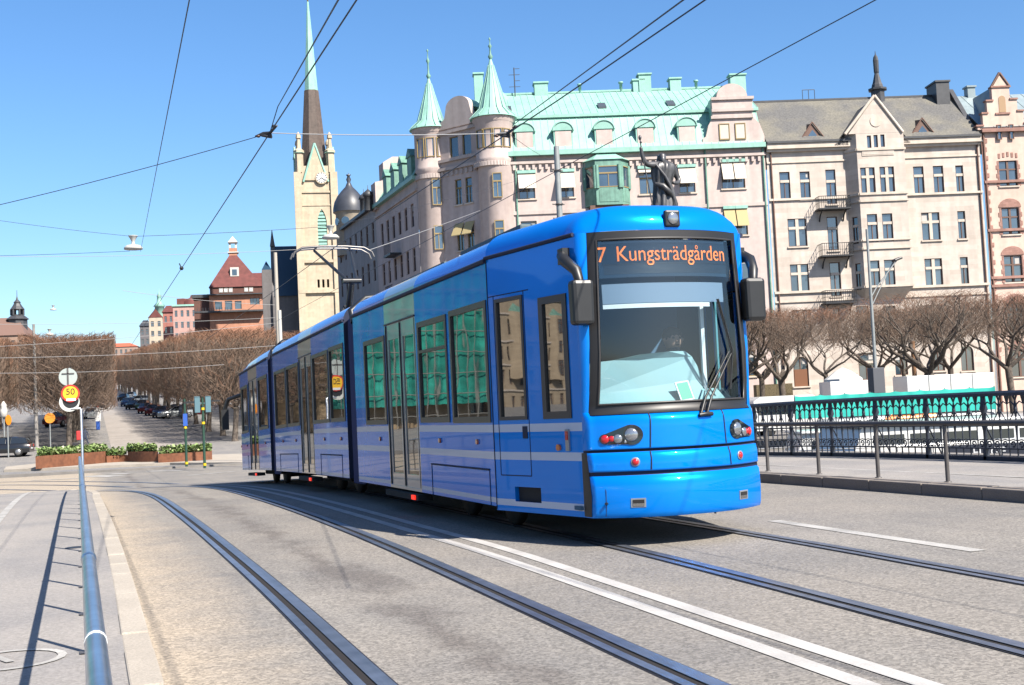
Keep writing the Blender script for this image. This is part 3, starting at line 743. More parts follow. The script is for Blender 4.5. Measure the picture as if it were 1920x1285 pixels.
for s in (-1, 1):
    P = CP(s)
    pane_part('cab_window', P, *wA, fr=.055, parent=cab)
    b = MB(); d0, d1 = u_at(12.28), u_at(12.88)
    for (p, q) in (((d0, .68), (d0, 2.66)), ((d0, .68), (d1, .68)), ((d1, .68), (d1, 2.66)), ((d0 - .1, 2.66), (d1 + .1, 2.66))): b.path([P(p[0], p[1], 0), P(q[0], q[1], 0)], .006, 5)
    b.box(0, 1, 0, 1, 0, 1, 0, T=lambda x, y, z: P(d0 + .04 + .09 * x, 1.08 + .13 * z, .004 - .012 * y))
    cd = tp('cab_door', b, M_seam, cab)
    pane_part('door_pane', P, *wB, fr=.02, parent=cd)
    b = MB(); b.box(0, 1, 0, 1, 0, 1, 0, T=lambda x, y, z: P(u_at(12.12) + (u_at(12.62) - u_at(12.12)) * x, .40 + .16 * z, .05 + .1 * y)); tp('step_recess', b, M_dark, cab)
    b = MB(); b.box(0, 1, 0, 1, 0, 1, 0, T=lambda x, y, z: P(.22 + .06 * x, .95 + .22 * z, -.02 + .04 * y)); b.box(0, 1, 0, 1, 0, 1, 1, T=lambda x, y, z: P(.23 + .04 * x, 1.06 + .09 * z, -.028 + .04 * y)); tp('side_lamp', b, [M_silver, M_red], cab)
    b = MB(); b.tube(P(.42, .985, 0), P(.42, .985, -.022), .035, None, 10); tp('side_marker', b, M_amber, cab)
    b = MB(); b.path([P(-.02, 3.12, -.012), P(L_, 3.10, -.012)], .022, 6); b.path([P(L_ - .004, .3, -.002), P(L_ - .004, 3.1, -.002)], .007, 5); tp('gutter', b, M_seam, cab)
    # mirror: bracket, bent arm, tall housing
    b = MB()
    y = 11.49 - NY; base = P(.14, 2.93, -.01)
    b.box(base[0] - .05, base[0] + .05, base[1] - .07, base[1] + .07, 2.84, 3.0, 0)
    b.path([base, (s * 1.04, .66, 2.92), (s * 1.06, .55, 2.86), (s * 1.0, .40, 2.74), (s * .975, .37, 2.6)], [.05, .055, .06, .055, .045], 10, 0)
    mi = tp('mirror', b, M_black, bevel=0)
    b = MB(); b.box(-.115, .115, -.07, .09, -.225, .225, 0); b.v = [(s * .97 + v[0] * (1 + .12 * v[2]), .37 + v[1], 2.42 + v[2]) for v in b.v]
    tp('mirror_housing', b, M_black, mi, bevel=.04)
b = MB()                                                    # rear mirror stub on the far cab
b.path([(-1.0, Y2L(37.0), 2.62), (-1.42, Y2L(37.5), 2.5), (-1.52, Y2L(37.6), 2.2)], .06, 8); b.box(-1.62, -1.42, Y2L(37.5), Y2L(37.7), 1.6, 2.2)
tp('rear_mirror', b, M_black)

# roof boxes, pantograph, bogies
for ya, yb, h in ((13.4, 15.8, .16), (16.6, 19.0, .13), (21.6, 23.6, .12), (31, 35, .15)): b = MB(); b.box(-.75, .75, Y2L(ya), Y2L(yb), 3.40, 3.40 + h, 0); tp('roof_box', b, M_roofeq, bevel=.02)
for y in (14.9, 15.4, 15.9, 17.0, 18.2): b = MB(); b.lathe([(.05, 0), (.05, .06), (.03, .1), (.001, .1)], (-.7, Y2L(y), 3.42), 10, 0); tp('roof_insulator', b, M_white)
for y0 in (14.0, 22.6, 31.2):
    for dy in (0, 1.75):
        b = MB(); yl = Y2L(y0 + dy)
        for s in (-1, 1):
            b.lathe([(.2, -.06), (.31, -.06), (.33, -.03), (.33, .03), (.31, .06), (.2, .06)], (0, 0, 0), 24, 0)
            k = len(b.v) - 24 * 6 * 1
        b = MB()
        for s in (-1, 1):
            w = MB(); w.lathe([(.001, -.05), (.31, -.06), (.33, -.03), (.33, .03), (.31, .06), (.001, .05)], (0, 0, 0), 24, 0)
            b.add([(s * .75 + v[2], yl + v[0], .335 + v[1]) for v in w.v], w.f, 0, True)
        b.tube((-.75, yl, .335), (.75, yl, .335), .07)
        tp('wheelset', b, mat('wheel_dark_steel', (.06, .055, .05), .6, .5))
    b = MB(); b.box(-1.0, -.85, Y2L(y0 - .3), Y2L(y0 + 2.05), .24, .5); b.box(.85, 1.0, Y2L(y0 - .3), Y2L(y0 + 2.05), .24, .5); b.box(-.6, .6, Y2L(y0 + .4), Y2L(y0 + 1.35), .15, .5)
    tp('bogie_frame', b, M_dark, bevel=.03)
b = MB(); yb = Y2L(26.5); el = (0, Y2L(26.1), 4.42)
b.box(-.5, .5, yb - .7, yb + .9, 3.44, 3.56, 0)
b.tube((0, yb + .35, 3.55), el, .085, .06, 10, 0)
for s in (-1, 1): b.tube((s * .35, yb - .4, 3.55), (s * .12, yb - .1, 3.9), .04)
pn = tp('pantograph', b, [M_black])
b = MB(); head = (0, Y2L(28.1), 5.44)
for s in (-1, 1): b.tube((s * .10, el[1], el[2]), (s * .42, head[1], head[2] - .05), .04, .03, 8, 0)
b.tube((-.2, el[1], el[2]), (.2, el[1], el[2]), .06); b.path([(-.03, yb - .2, 3.6), (-.02, el[1] - .12, 4.3)], .02, 6)
tp('pantograph_arm', b, M_black, pn)
b = MB()
for dy in (-.16, .16): b.path([(-.95, head[1] + dy, head[2] - .22), (-.90, head[1] + dy, head[2] - .1), (-.72, head[1] + dy, head[2]), (-.3, head[1] + dy, head[2] + .03), (.3, head[1] + dy, head[2] + .03), (.72, head[1] + dy, head[2]), (.90, head[1] + dy, head[2] - .1), (.95, head[1] + dy, head[2] - .22)], .024, 8, 0)
b.tube((-.4, head[1] - .16, head[2]), (-.4, head[1] + .16, head[2]), .02); b.tube((.4, head[1] - .16, head[2]), (.4, head[1] + .16, head[2]), .02)
tp('collector_head', b, mat('dull_collector_metal', (.22, .21, .2), .4, .7), pn)

# ---- people: one skinned body per figure
def skin_body(name, joints, bones, mats, parent=None, sub=2):
    me = bpy.data.meshes.new(name); me.from_pydata([j[:3] for j in joints], bones, []); o = bpy.data.objects.new(name, me); COL.objects.link(o)
    if parent: o.parent = parent
    sk = o.modifiers.new('skin', 'SKIN'); sk.use_smooth_shade = True
    for i, j in enumerate(joints):
        rr = j[3]; me.skin_vertices[0].data[i].radius = rr if isinstance(rr, tuple) else (rr, rr)
    me.skin_vertices[0].data[0].use_root = True
    su = o.modifiers.new('sub', 'SUBSURF'); su.levels = su.render_levels = sub
    for m in (mats if isinstance(mats, (list, tuple)) else [mats]): me.materials.append(m)
    return o
M_skin = mat('skin', (.42, .25, .18), .55); M_uniform = mat('dark_uniform', (.03, .04, .07), .8); M_hair = mat('dark_hair', (.03, .02, .015), .7)
drv = skin_body('person', [(0, 0, 0, (.17, .13)), (0, .02, .22, (.15, .11)), (0, .03, .44, (.17, .11)), (0, .0, .56, .06), (0, -.02, .64, (.075, .09)), (0, -.03, .76, (.08, .1)), (0, -.03, .84, .05),
    (-.19, .02, .45, .06), (-.25, -.12, .2, .045), (-.17, -.36, .16, .036), (-.15, -.43, .17, .03), (.19, .02, .45, .06), (.25, -.12, .2, .045), (.17, -.36, .16, .036), (.15, -.43, .17, .03),
    (-.1, -.1, -.02, .09), (-.12, -.45, 0, .07), (-.12, -.5, -.42, .05), (.1, -.1, -.02, .09), (.12, -.45, 0, .07), (.12, -.5, -.42, .05)],
    [(0, 1), (1, 2), (2, 3), (3, 4), (4, 5), (5, 6), (2, 7), (7, 8), (8, 9), (9, 10), (2, 11), (11, 12), (12, 13), (13, 14), (0, 15), (15, 16), (16, 17), (0, 18), (18, 19), (19, 20)], M_uniform)
drv.location = (CX + .34, NY + 1.05, 1.30); tag(drv, 'person in dark uniform seated behind the tram windscreen', 'person')
b = MB(); b.ball((0, 0, 0), .1, 10, 0, 1.25); b.ball((0, -.1, -.02), .018, 6, 0)
for s in (-1, 1): b.ball((s * .038, -.092, .015), .012, 6, 1); b.ball((s * .1, 0, 0), .025, 6, 0)
b.box(-.03, .03, -.098, -.085, -.062, -.055, 1)
hd = b.build('face', [M_skin, M_hair], drv); hd.location = (0, -.035, .76)
b = MB(); b.lathe([(.108, -.01), (.11, .05), (.085, .1), (.03, .13), (.001, .133)], (0, .012, 0), 14, 0); hr = b.build('hair', M_hair, drv); hr.location = (0, -.03, .77)
# ------------------------------------------------------------------ buildings
F0 = Vector((44.47, 93.493)); RZ = R(-16.6)
E_ = Vector((math.cos(RZ), math.sin(RZ))); N_ = Vector((-math.sin(RZ), math.cos(RZ)))
def fp(px, py, off=0.0):                                   # sight line meets the waterfront facade plane: (along, height)
    d = ray(px, py); t = (F0.dot(N_) + off) / (d.x * N_.x + d.y * N_.y)
    return ((Vector((d.x * t, d.y * t)) - F0).dot(E_), d.z * t + EYE)
def loc2(X, Y):                                            # world plan -> facade frame plan
    v = Vector((X, Y)) - F0; return (v.dot(E_), v.dot(N_))

def wallmat(name, col, course=0.0, cw=.8, ch=.35, var=.07, mortar=.80, rough=.9, off=.5):
    m = mat(name, col, rough, var=var, scale=2.2, var2=var, scale2=.25, streak=((1.5, 1.5, .12), .10))
    if course:
        nt = m.node_tree; L = nt.links.new; b = nt.nodes['Principled BSDF']; lk = b.inputs['Base Color'].links[0].from_socket
        tc = nt.nodes.new('ShaderNodeTexCoord'); mp = nt.nodes.new('ShaderNodeMapping'); mp.inputs['Rotation'].default_value = (R(90), 0, 0)
        L(tc.outputs['Object'], mp.inputs[0]); br = nt.nodes.new('ShaderNodeTexBrick'); L(mp.outputs[0], br.inputs['Vector'])
        br.inputs['Color1'].default_value = (1, 1, 1, 1); br.inputs['Color2'].default_value = (1 - course, 1 - course * 1.1, 1 - course * 1.2, 1); br.inputs['Mortar'].default_value = (mortar, mortar, mortar, 1)
        br.inputs['Scale'].default_value = 1; br.inputs['Brick Width'].default_value = cw; br.inputs['Row Height'].default_value = ch; br.inputs['Mortar Size'].default_value = .012; br.offset = off
        mx = nt.nodes.new('ShaderNodeMix'); mx.data_type = 'RGBA'; mx.blend_type = 'MULTIPLY'; mx.inputs[0].default_value = 1
        L(lk, mx.inputs[6]); L(br.outputs[0], mx.inputs[7]); L(mx.outputs[2], b.inputs['Base Color'])
    return m
M_wpane = mat('window_pane', (0.04, 0.07, 0.10), 0.04, ior=2.3, var=.5, scale=.35)
M_copper = mat('green_copper', (0.30, 0.56, 0.47), 0.55, var=.06, scale=3, var2=.09, scale2=.5, streak=((2.5, 2.5, .2), .08))
M_copper_d = mat('dark_copper', (0.16, 0.33, 0.26), 0.6, var=.15, scale=3, var2=.15, scale2=.8, streak=((4, 4, .3), .2))
M_pink = wallmat('pink_stucco', (0.61, 0.50, 0.46))
M_pinktrim = wallmat('pink_stone', (0.57, 0.48, 0.44))
M_cream = wallmat('cream_limestone', (0.66, 0.58, 0.51), .16, 1.7, .42, .06, .93)
M_creamtrim = wallmat('cream_stone', (0.66, 0.57, 0.48))
M_rose = wallmat('rose_plaster', (0.70, 0.52, 0.43))
M_brick = wallmat('rose_brick', (0.42, 0.235, 0.19), .25, .5, .16, .1)
M_slate = mat('slate_roof', (0.125, 0.122, 0.118), .75, var=.25, scale=7, col2=(.185, .172, .14), scale2=.45, bump=.4, bscale=8)
M_metalroof = mat('blue_grey_metal_roof', (0.29, 0.36, 0.38), .45, var2=.1, scale2=.6, streak=((2, 2, .2), .1))
M_darkroof = mat('dark_sheet_metal', (0.06, 0.062, 0.068), .5, var=.2, scale=2)
M_fr_ochre = mat('ochre_window_frame', (0.33, 0.24, 0.10), .6)
M_fr_brown = mat('brown_window_frame', (0.16, 0.085, 0.06), .6)
M_fr_white = mat('white_window_frame', (0.62, 0.6, 0.55), .6)
M_blind = mat('white_awning', (0.70, 0.62, 0.52), .8, var=.05, scale=3)
M_fr_stone = mat('brown_frame_in_stone_cross', (0.16, 0.085, 0.06), .6)
M_curtain = mat('pale_curtain', (0.55, 0.53, 0.5), .9)
M_iron = mat('black_iron', (0.025, 0.026, 0.03), .5, var=.2, scale=10)

WM = {}
def win_mesh(w, h, style, fm, arch=False):
    k = (round(w, 1), round(h, 1), style, fm.name)
    if k in WM: return WM[k]
    w, h = k[0], k[1]
    b = MB(); g = MB(); t = .07
    def bar_(x0, x1, z0, z1, y0=-.07, y1=.02): b.box(x0, x1, y0, y1, z0, z1, 0)
    W2, H2 = w / 2, h / 2
    bar_(-W2, -W2 + t, -H2, H2); bar_(W2 - t, W2, -H2, H2); bar_(-W2 + t, W2 - t, -H2, -H2 + t); bar_(-W2 + t, W2 - t, H2 - t, H2)
    zt = -H2 + h * .66
    sc_ = fm.name.endswith('stone_cross')
    if sc_ and style in 'XT':
        b.box(-W2 + t, W2 - t, -.14, .02, zt - .11, zt + .11, 1)
        if style == 'X': b.box(-.13, .13, -.15, .02, -H2 + t, H2 - t, 1)
    elif style in 'XT': bar_(-W2 + t, W2 - t, zt - .06, zt + .06, -.08)
    if style == 'X' and not sc_: bar_(-.09, .09, -H2 + t, zt - .06, -.09); bar_(-.09, .09, zt + .06, H2 - t, -.09)
    if style in 'TD': bar_(-.03, .03, -H2 + t, (zt - .06) if style == 'T' else H2 - t, -.06)
    if style == 'P':
        for k_ in (-1, 1): bar_(k_ * W2 * .34 - .03, k_ * W2 * .34 + .03, -H2 + t, H2 - t, -.06)
    g.quad((-W2 + t / 2, 0, -H2 + t / 2), (W2 - t / 2, 0, -H2 + t / 2), (W2 - t / 2, 0, H2 - t / 2), (-W2 + t / 2, 0, H2 - t / 2))
    b2 = MB(); b2.box(-W2 - .12, W2 + .12, -.42, -.1, -H2 - .12, -H2, 0)
    WM[k] = (b.mesh('window', [fm, M_creamtrim]), g.mesh('pane', M_wpane), b2.mesh('sill', M_creamtrim))
    return WM[k]
def arch_pts(w, zs, n=10): return [(w / 2 * math.cos(math.pi - math.pi * k / n), zs + w / 2 * math.sin(math.pi - math.pi * k / n)) for k in range(n + 1)]
class Bld:
    def __init__(s, name, label, loc, rz, group=None): s.root = thing(name, label, 'building', loc, rz, group); s.z0 = loc[2]
    def part(s, name, mb, mats, parent=None, bevel=0): return mb.build(name, mats, parent or s.root, bevel=bevel)
    def wall(s, p0, p1, z0, z1, wins=(), m=None, depth=.22, fm=M_fr_brown, sill=False, name='wall', curtain=.0):
        p0, p1 = Vector(p0), Vector(p1); d = (p1 - p0); ln = d.length; d /= ln; inn = Vector((-d.y, d.x))
        P = lambda u, z, i: (p0.x + d.x * u + inn.x * i, p0.y + d.y * u + inn.y * i, z)
        b = MB(); hs = [(w[0] - w[2] / 2, w[0] + w[2] / 2, w[1] - w[3] / 2, w[1] + w[3] / 2) for w in wins]
        wall_grid(b, 0, ln, z0, z1, hs, P, depth)
        for w in wins:                                      # arched heads: fill the two top corners
            if len(w) > 5 and w[5]:
                u0, wd, zt = w[0], w[2], w[1] + w[3] / 2; ap = arch_pts(wd, zt - wd / 2)
                for k in range(10):
                    a, c = ap[k], ap[k + 1]
                    b.quad(P(u0 + a[0], a[1], -.004), P(u0 + c[0], c[1], -.004), P(u0 + c[0], zt, -.004), P(u0 + a[0], zt, -.004)); b.quad(P(u0 + a[0], a[1], 0), P(u0 + c[0], c[1], 0), P(u0 + c[0], c[1], depth), P(u0 + a[0], a[1], depth))
        wl = s.part(name, b, m)
        a = math.atan2(d.y, d.x)
        for w in wins:
            f, g, sl = win_mesh(w[2], w[3], w[4], fm)
            o = link('window', f, s.root, P(w[0], w[1], depth - .04), a); link('pane', g, o)
            if sill: link('sill', sl, o, (0, -depth + .04 + .3, 0))
            if curtain and random.random() < curtain:
                c = MB(); hh = w[3] * random.uniform(.2, .55); x0, x1 = random.choice([(-.46, .46), (-.46, -.16), (.16, .46)])
                c.box(w[2] * x0, w[2] * x1, -.012, -.008, w[3] / 2 - hh, w[3] / 2 - .08); c.build('curtain', M_curtain, o)
        return wl, P
    def ledge(s, p0, p1, z, h=.25, pr=.2, m=None, parent=None, name='cornice', inn=.02):
        p0, p1 = Vector(p0), Vector(p1); d = (p1 - p0).normalized(); n = Vector((d.y, -d.x)); b = MB()
        b.box(0, 1, 0, 1, 0, 1, 0, T=lambda x, y, w: (p0.x + (p1.x - p0.x) * x + n.x * (-inn + (pr + inn) * y), p0.y + (p1.y - p0.y) * x + n.y * (-inn + (pr + inn) * y), z + h * w))
        return s.part(name, b, m)
    def seamed(s, name, a, b_, c, d, m, step=.62, parent=None, rib=.035):  # sloping sheet-metal plane a-b (eave) d-c (ridge) with standing seams
        A, B, C, D = map(Vector, (a, b_, c, d)); mb = MB(); mb.quad(A, B, C, D); n = (B - A).cross(D - A).normalized()
        L0 = (B - A).length; k = max(1, int(L0 / step))
        for i in range(k + 1):
            t = i / k; p, q = A.lerp(B, t), D.lerp(C, t); w = (B - A).normalized() * .025
            mb.add([p - w, p + w, q + w, q - w, p - w + n * rib, p + w + n * rib, q + w + n * rib, q - w + n * rib], [(4, 5, 6, 7), (0, 4, 7, 3), (1, 2, 6, 5)])
        return s.part(name, mb, m, parent)

# ---- pink corner house with the green copper roofs
ZG = -.97
pk = Bld('pink_apartment_building', 'pale pink corner apartment building with mint green copper roof and two pointed turrets', (F0.x, F0.y, 0), RZ)
sT = fp(925, 300)[0]; sR = fp(1434, 290)[0]; sL = fp(957, 289)[0]; ZE = 22.8
hw = {988: 0, 1061: 0, 1214: 0, 1289: 0}
front = []
z5 = fp(988, 350)[1]
for r_ in range(5):
    for px in (988, 1061, 1139, 1214, 1289):
        if px == 1139 and r_ == 0: continue
        front.append((fp(px, 350)[0] - sT, z5 - 4.0 * r_, 1.35, 2.15 if r_ < 4 else 2.6, 'T'))
    front.append((fp(1375, 335)[0] - sT - .0, z5 + .25 - 4.0 * r_, 2.0, 2.2, 'D'))
pk.wall((sT, 0), (sR, 0), ZG, ZE, front, M_pink, fm=M_fr_ochre, sill=True, curtain=.5)
pk.wall((sR, 0), (sR, 13), ZG, ZE, [], M_pink)
pk.ledge((sT, 0), (sR, 0), ZE - .35, .4, .55, M_copper, name='eaves')
pk.ledge((sT, 0), (sR, 0), fp(1180, 298)[1] - .15, .22, .22, M_pinktrim); pk.ledge((sT, 0), (sR, 0), fp(1400, 380)[1] - .3, .3, .12, M_pinktrim)
b = MB(); zb = fp(1180, 300)[1] - .55
x = sT + 1.6
while x < sR - .2: b.box(x, x + .22, -.2, .02, zb, zb + .4); x += .55
pk.part('bracket_frieze', b, M_pinktrim)
# mansard: steep lower slope, shallow upper slope
zK = fp(1200, 214, 1.6)[1]; zR = fp(1200, 170, 7.5)[1]
sa, sb = sL - .2, sR - 4.2
pk.seamed('mansard_roof', (sa - 2, -.35, ZE + .05), (sb + 4, -.35, ZE + .05), (sb + 4, 1.5, zK), (sa - 2, 1.5, zK), M_copper)
pk.seamed('upper_roof', (sa - 2, 1.4, zK + .1), (sR, 1.4, zK + .1), (sR, 7.5, zR), (sa - 2, 7.5, zR), M_copper)
b = MB(); b.box(sa - 2, sR, 1.2, 1.55, zK - .12, zK + .12); b.quad((sa - 2, 7.5, zR), (sR, 7.5, zR), (sR, 14, zK), (sa - 2, 14, zK)); b.box(sa - 2, sR, 7.3, 7.7, zR - .05, zR + .12)
pk.part('roof_ridge', b, M_copper)
for px in (983.5, 1055.5, 1132, 1209, 1286.7):             # dormers with rounded hoods and pink blinds
    s0, zc = fp(px, 254 if px > 1100 else 262, .2); zb_, zt_ = ZE + .15, ZE + 1.75
    b = MB(); b.box(s0 - .8, s0 + .8, -.12, 1.6, zb_, zt_, 0)
    pts = [(-.95, zt_)] + [(.95 * math.cos(math.pi - math.pi * k / 12), zt_ + .75 * math.sin(math.pi * k / 12)) for k in range(1, 12)] + [(.95, zt_)]
    b.extrude(pts, lambda x, z: (s0 + x, -.22, z), lambda x, z: (s0 + x, 2.0, z), 0)
    b.path([(s0 + x * .92, -.24, z - .02) for x, z in pts], .07, 5, 0)
    d_ = pk.part('dormer', b, [M_copper])
    b = MB(); b.box(s0 - .68, s0 + .68, -.16, -.13, zb_ + .08, zt_ - .08); b.build('dormer_blind', M_pink, d_)
for px, py in ((951, 202), (1128, 192), (1257, 190)):
    yv = 3.2; s0, z = fp(px, py, yv); k = (zR - zK) / 6.1
    b = MB(); b.box(0, 1, 0, 1, 0, 1, 0, T=lambda x, y, w: (s0 - .35 + .7 * x, yv - .5 + y, zK + .1 + k * (yv - .5 + y - 1.4) + .18 * w)); pk.part('skylight', b, mat('skylight_glass', (.09, .10, .11), .2))
for px, py, w, h, yv in ((898, 175, .8, 3.2, 6), (1014, 172, 1.2, 1.3, 7.5), (1196, 166, 1.0, 1.2, 7.6), (1208, 160, 1.1, 1.7, 7.5), (1265, 164, 1.0, 1.3, 7.5), (1382, 163, 1.4, 1.9, 6.5)):
    s0, z = fp(px, py, yv); b = MB(); b.box(s0 - w / 2, s0 + w / 2, yv - .5, yv + .5, z - 1.6, z + h / 2); b.box(s0 - w / 2 - .1, s0 + w / 2 + .1, yv - .6, yv + .6, z + h / 2, z + h / 2 + .14); pk.part('chimney', b, M_copper)
for px, py in ((1004, 168), (1087, 165), (1164, 161), (1305, 158)):
    s0, z = fp(px, py, 7.4); b = MB(); b.lathe([(.14, -1), (.14, .2), (.22, .2), (.22, .35), (.001, .4)], (s0, 7.4, z), 8); pk.part('roof_vent', b, M_copper)
s0, z = fp(965, 160, 7); b = MB(); b.tube((s0, 7, z - 2), (s0, 7, z + 1.6), .05)
for k in range(4): b.tube((s0 - .5 * (k % 2), 7, z + 1.5 - k * .55), (s0 + .5, 7, z + 1.5 - k * .55), .025)
pk.part('aerial', b, M_darkroof)
# Dutch gable over the right end
g0, g1 = fp(1318, 270)[0], sR + .05
def gs(px): return fp(px, 250)[0]
def gzf(py): return fp(1375, py)[1]
prof = [(gs(1315), gzf(269)), (gs(1316), gzf(259)), (gs(1322), gzf(256)), (gs(1328), gzf(235)), (gs(1336), gzf(222)), (gs(1337), gzf(207)), (gs(1336), gzf(187)), (gs(1346), gzf(184))]
prof += [(gs(1375) + (gs(1346) - gs(1375)) * math.cos(a * math.pi / 16), gzf(184) + (gzf(158) - gzf(184)) * math.sin(a * math.pi / 16)) for a in range(1, 16)]
prof += [(gs(1404), gzf(184)), (gs(1414), gzf(187)), (gs(1411), gzf(207)), (gs(1413), gzf(222)), (gs(1424), gzf(235)), (gs(1431), gzf(256)), (sR, gzf(259)), (sR, gzf(269))]
b = MB(); b.extrude(prof, lambda x, z: (x, -.25, z), lambda x, z: (x, .35, z))
gb = pk.part('gable', b, M_pink)
for a, c, y0 in ((1335, 1415, 186), (1335, 1413, 208), (1333, 1412, 221)): 
    b = MB(); b.box(gs(a), gs(c), -.42, -.2, gzf(y0) - .12, gzf(y0) + .12); b.build('gable_ledge', M_pinktrim, gb)
b = MB(); b.extrude([(x, z + .06) for x, z in prof[7:24]] + [(gs(1404), gzf(184) - .1), (gs(1346), gzf(184) - .1)], lambda x, z: (x, .36, z), lambda x, z: (x, 6, z)); b.build('gable_roof', M_copper, gb)
b = MB(); b.box(gs(1337), gs(1412), .36, 5, gzf(269), gzf(187)); b.build('gable_back', M_copper, gb)
for px in (1357, 1387): 
    f, g, sl = win_mesh(.95, 1.45, 'S', M_fr_ochre); o = link('window', f, pk.root, (gs(px), -.27, gzf(248)), 0); link('blind', MB().box(-.4, .4, -.03, -.02, -.6, .6).mesh('blind', M_blind), o)
# window awnings on the top floor
def awning(B, s0, zt, w, drop, out, m=M_blind):
    b = MB(); b.add([(s0 - w / 2, -.05, zt), (s0 + w / 2, -.05, zt), (s0 + w / 2, -out, zt - drop), (s0 - w / 2, -out, zt - drop), (s0 - w / 2, -.05, zt - .04), (s0 + w / 2, -.05, zt - .04), (s0 + w / 2, -out, zt - drop - .04), (s0 - w / 2, -out, zt - drop - .04)],
                    [(0, 1, 2, 3), (7, 6, 5, 4), (0, 3, 7, 4), (1, 5, 6, 2), (3, 2, 6, 7)])
    b.box(s0 - w / 2 - .06, s0 + w / 2 + .06, -.2, .0, zt, zt + .25, 1)
    B.part('awning', b, [m, M_copper])
for px, f in ((988, .62), (1061, .66), (1289, .66)): s0 = fp(px, 350)[0]; awning(pk, s0, z5 + 1.1, 1.45, 2.15 * f, .75)
for r_ in (0, 1):
    for dx in (-.52, .52): awning(pk, fp(1375, 335)[0] + dx, z5 + 1.4 - 4 * r_, .95, 1.5, .6, M_blind if r_ == 0 else mat('ochre_awning', (.5, .4, .2), .8))
awning(pk, sT + (fp(1214, 350)[0] - sT), z5 + 1.1, 1.45, .3, .3)
# copper oriel
s0, s1 = fp(1095, 340)[0], fp(1180, 340)[0]; zt_, zb_ = fp(1138, 305)[1], fp(1138, 388)[1]
pl = [(s0, 0), (s0 + .85, -1.15), (s1 - .85, -1.15), (s1, 0)]; b = MB()
b.extrude(pl, lambda x, y: (x, y, zb_), lambda x, y: (x, y, zb_ + 1.5)); b.extrude(pl, lambda x, y: (x, y, zt_ - .5), lambda x, y: (x * 1.0, y, zt_ + .05))
q = [(x + (-.15 if x < (s0 + s1) / 2 else .15), y - .12) for x, y in pl]; cxo = (s0 + s1) / 2
b.add([(x, y, zt_ + .05) for x, y in q] + [(cxo - .6, .0, zt_ + .9), (cxo + .6, .0, zt_ + .9)], [(0, 1, 4), (1, 2, 5, 4), (2, 3, 5), (3, 2, 1, 0)], 1)
for (x0, y0), (x1, y1) in zip(pl, pl[1:]):
    for t in (0.06, .94): b.tube((x0 + (x1 - x0) * t, y0 + (y1 - y0) * t, zb_ + 1.4), (x0 + (x1 - x0) * t, y0 + (y1 - y0) * t, zt_ - .4), .17, None, 6, 0)
    b.box(0, 1, 0, 1, 0, 1, 0, T=lambda x, y, z: (x0 + (x1 - x0) * (.12 + .76 * x), y0 + (y1 - y0) * (.12 + .76 * x) - .03 * (1 - y), zb_ + .25 + 1.0 * z))
b.box(s0 + .3, s1 - .3, -1.0, 0, zb_ - .35, zb_, 2)
ori = pk.part('oriel', b, [M_copper_d, M_copper, M_fr_brown])
for (x0, y0), (x1, y1) in zip(pl, pl[1:]):
    w = math.hypot(x1 - x0, y1 - y0) * .8; a = math.atan2(y1 - y0, x1 - x0); f, g, _ = win_mesh(w, zt_ - zb_ - 2.0, 'T' if w > 1.4 else 'S', M_fr_ochre)
    o = link('window', f, pk.root, ((x0 + x1) / 2, (y0 + y1) / 2 + .05, (zt_ - .5 + zb_ + 1.5) / 2), a); link('pane', g, o)
b = MB(); b.box(s0 + 1, s1 - 1, .3, .35, zb_ + 1.5, zt_ - .5); pk.part('oriel_curtain', b, M_curtain, ori)
# corner block: turret, chamfer, turret
def turret(px, off, r, eave_py, tip_py, fin_py, wrow, lw):
    s0, ze = fp(px, eave_py, off); zt = fp(px, tip_py, off)[1]; zf = fp(px, fin_py, off)[1]
    b = MB(); b.lathe([(r, ZG), (r, ze - 4.0), (r + .18, ze - 3.75), (r + .1, ze - 3.6), (r + .1, ze - .5), (r + .3, ze - .3), (r + .3, ze - .05)], (s0, off, 0), 28)
    tw = pk.part('turret', b, M_pink)
    h = zt - ze
    b = MB(); b.lathe([(r + .5, ze - .12), (r + .42, ze), (r * .82, ze + h * .14), (r * .62, ze + h * .38), (r * .36, ze + h * .66), (r * .16, ze + h * .9), (.1, zt)], (s0, off, 0), 28)
    for k in range(14):
        a = 2 * math.pi * k / 14; b.path([(s0 + q * math.cos(a), off + q * math.sin(a), z) for q, z in ((r + .52, ze), (r * .87, ze + h * .14), (r * .63, ze + h * .38), (r * .37, ze + h * .66), (r * .17, ze + h * .9))], .035, 4, 0, False)
    cn = pk.part('cone_roof', b, M_copper, tw)
    b = MB(); b.lathe([(.1, zt), (.22, zt + .25), (.09, zt + .5), (.06, zt + (zf - zt) * .5), (.17, zt + (zf - zt) * .6), (.05, zt + (zf - zt) * .7), (.03, zf - .3), (.10, zf - .15), (.01, zf)], (s0, off, 0), 10); pk.part('finial', b, M_copper_d, tw)
    for zc, hh, angs, w in wrow:
        for a in angs:
            a = R(a - 90); f, g, sl = win_mesh(w, hh, 'T' if hh > 1.8 else 'S', M_fr_ochre)
            o = link('window', f, pk.root, (s0 + (r + .08) * math.cos(a), off + (r + .08) * math.sin(a), zc), a + R(90)); link('pane', g, o)
    return s0, ze
zt5 = fp(925, 262)[1]
turret(925, .7, 1.52, 222, 112, 70, [(zt5, 1.6, (-52, -22, 8, 38), .8), (fp(927, 351)[1], 2.1, (0,), .8), (fp(927, 351)[1] - 4, 2.1, (0,), .8), (fp(927, 351)[1] - 8, 2.1, (0,), .8)], 0)
s2, _ = turret(808, 5.2, 1.42, 243, 148, 92, [(fp(803, 282, 5)[1], 1.7, (-40, -5, 30), .8), (fp(815, 365, 5)[1], 2.3, (10,), .8), (fp(815, 365, 5)[1] - 4, 2.1, (10,), .8)], 0)
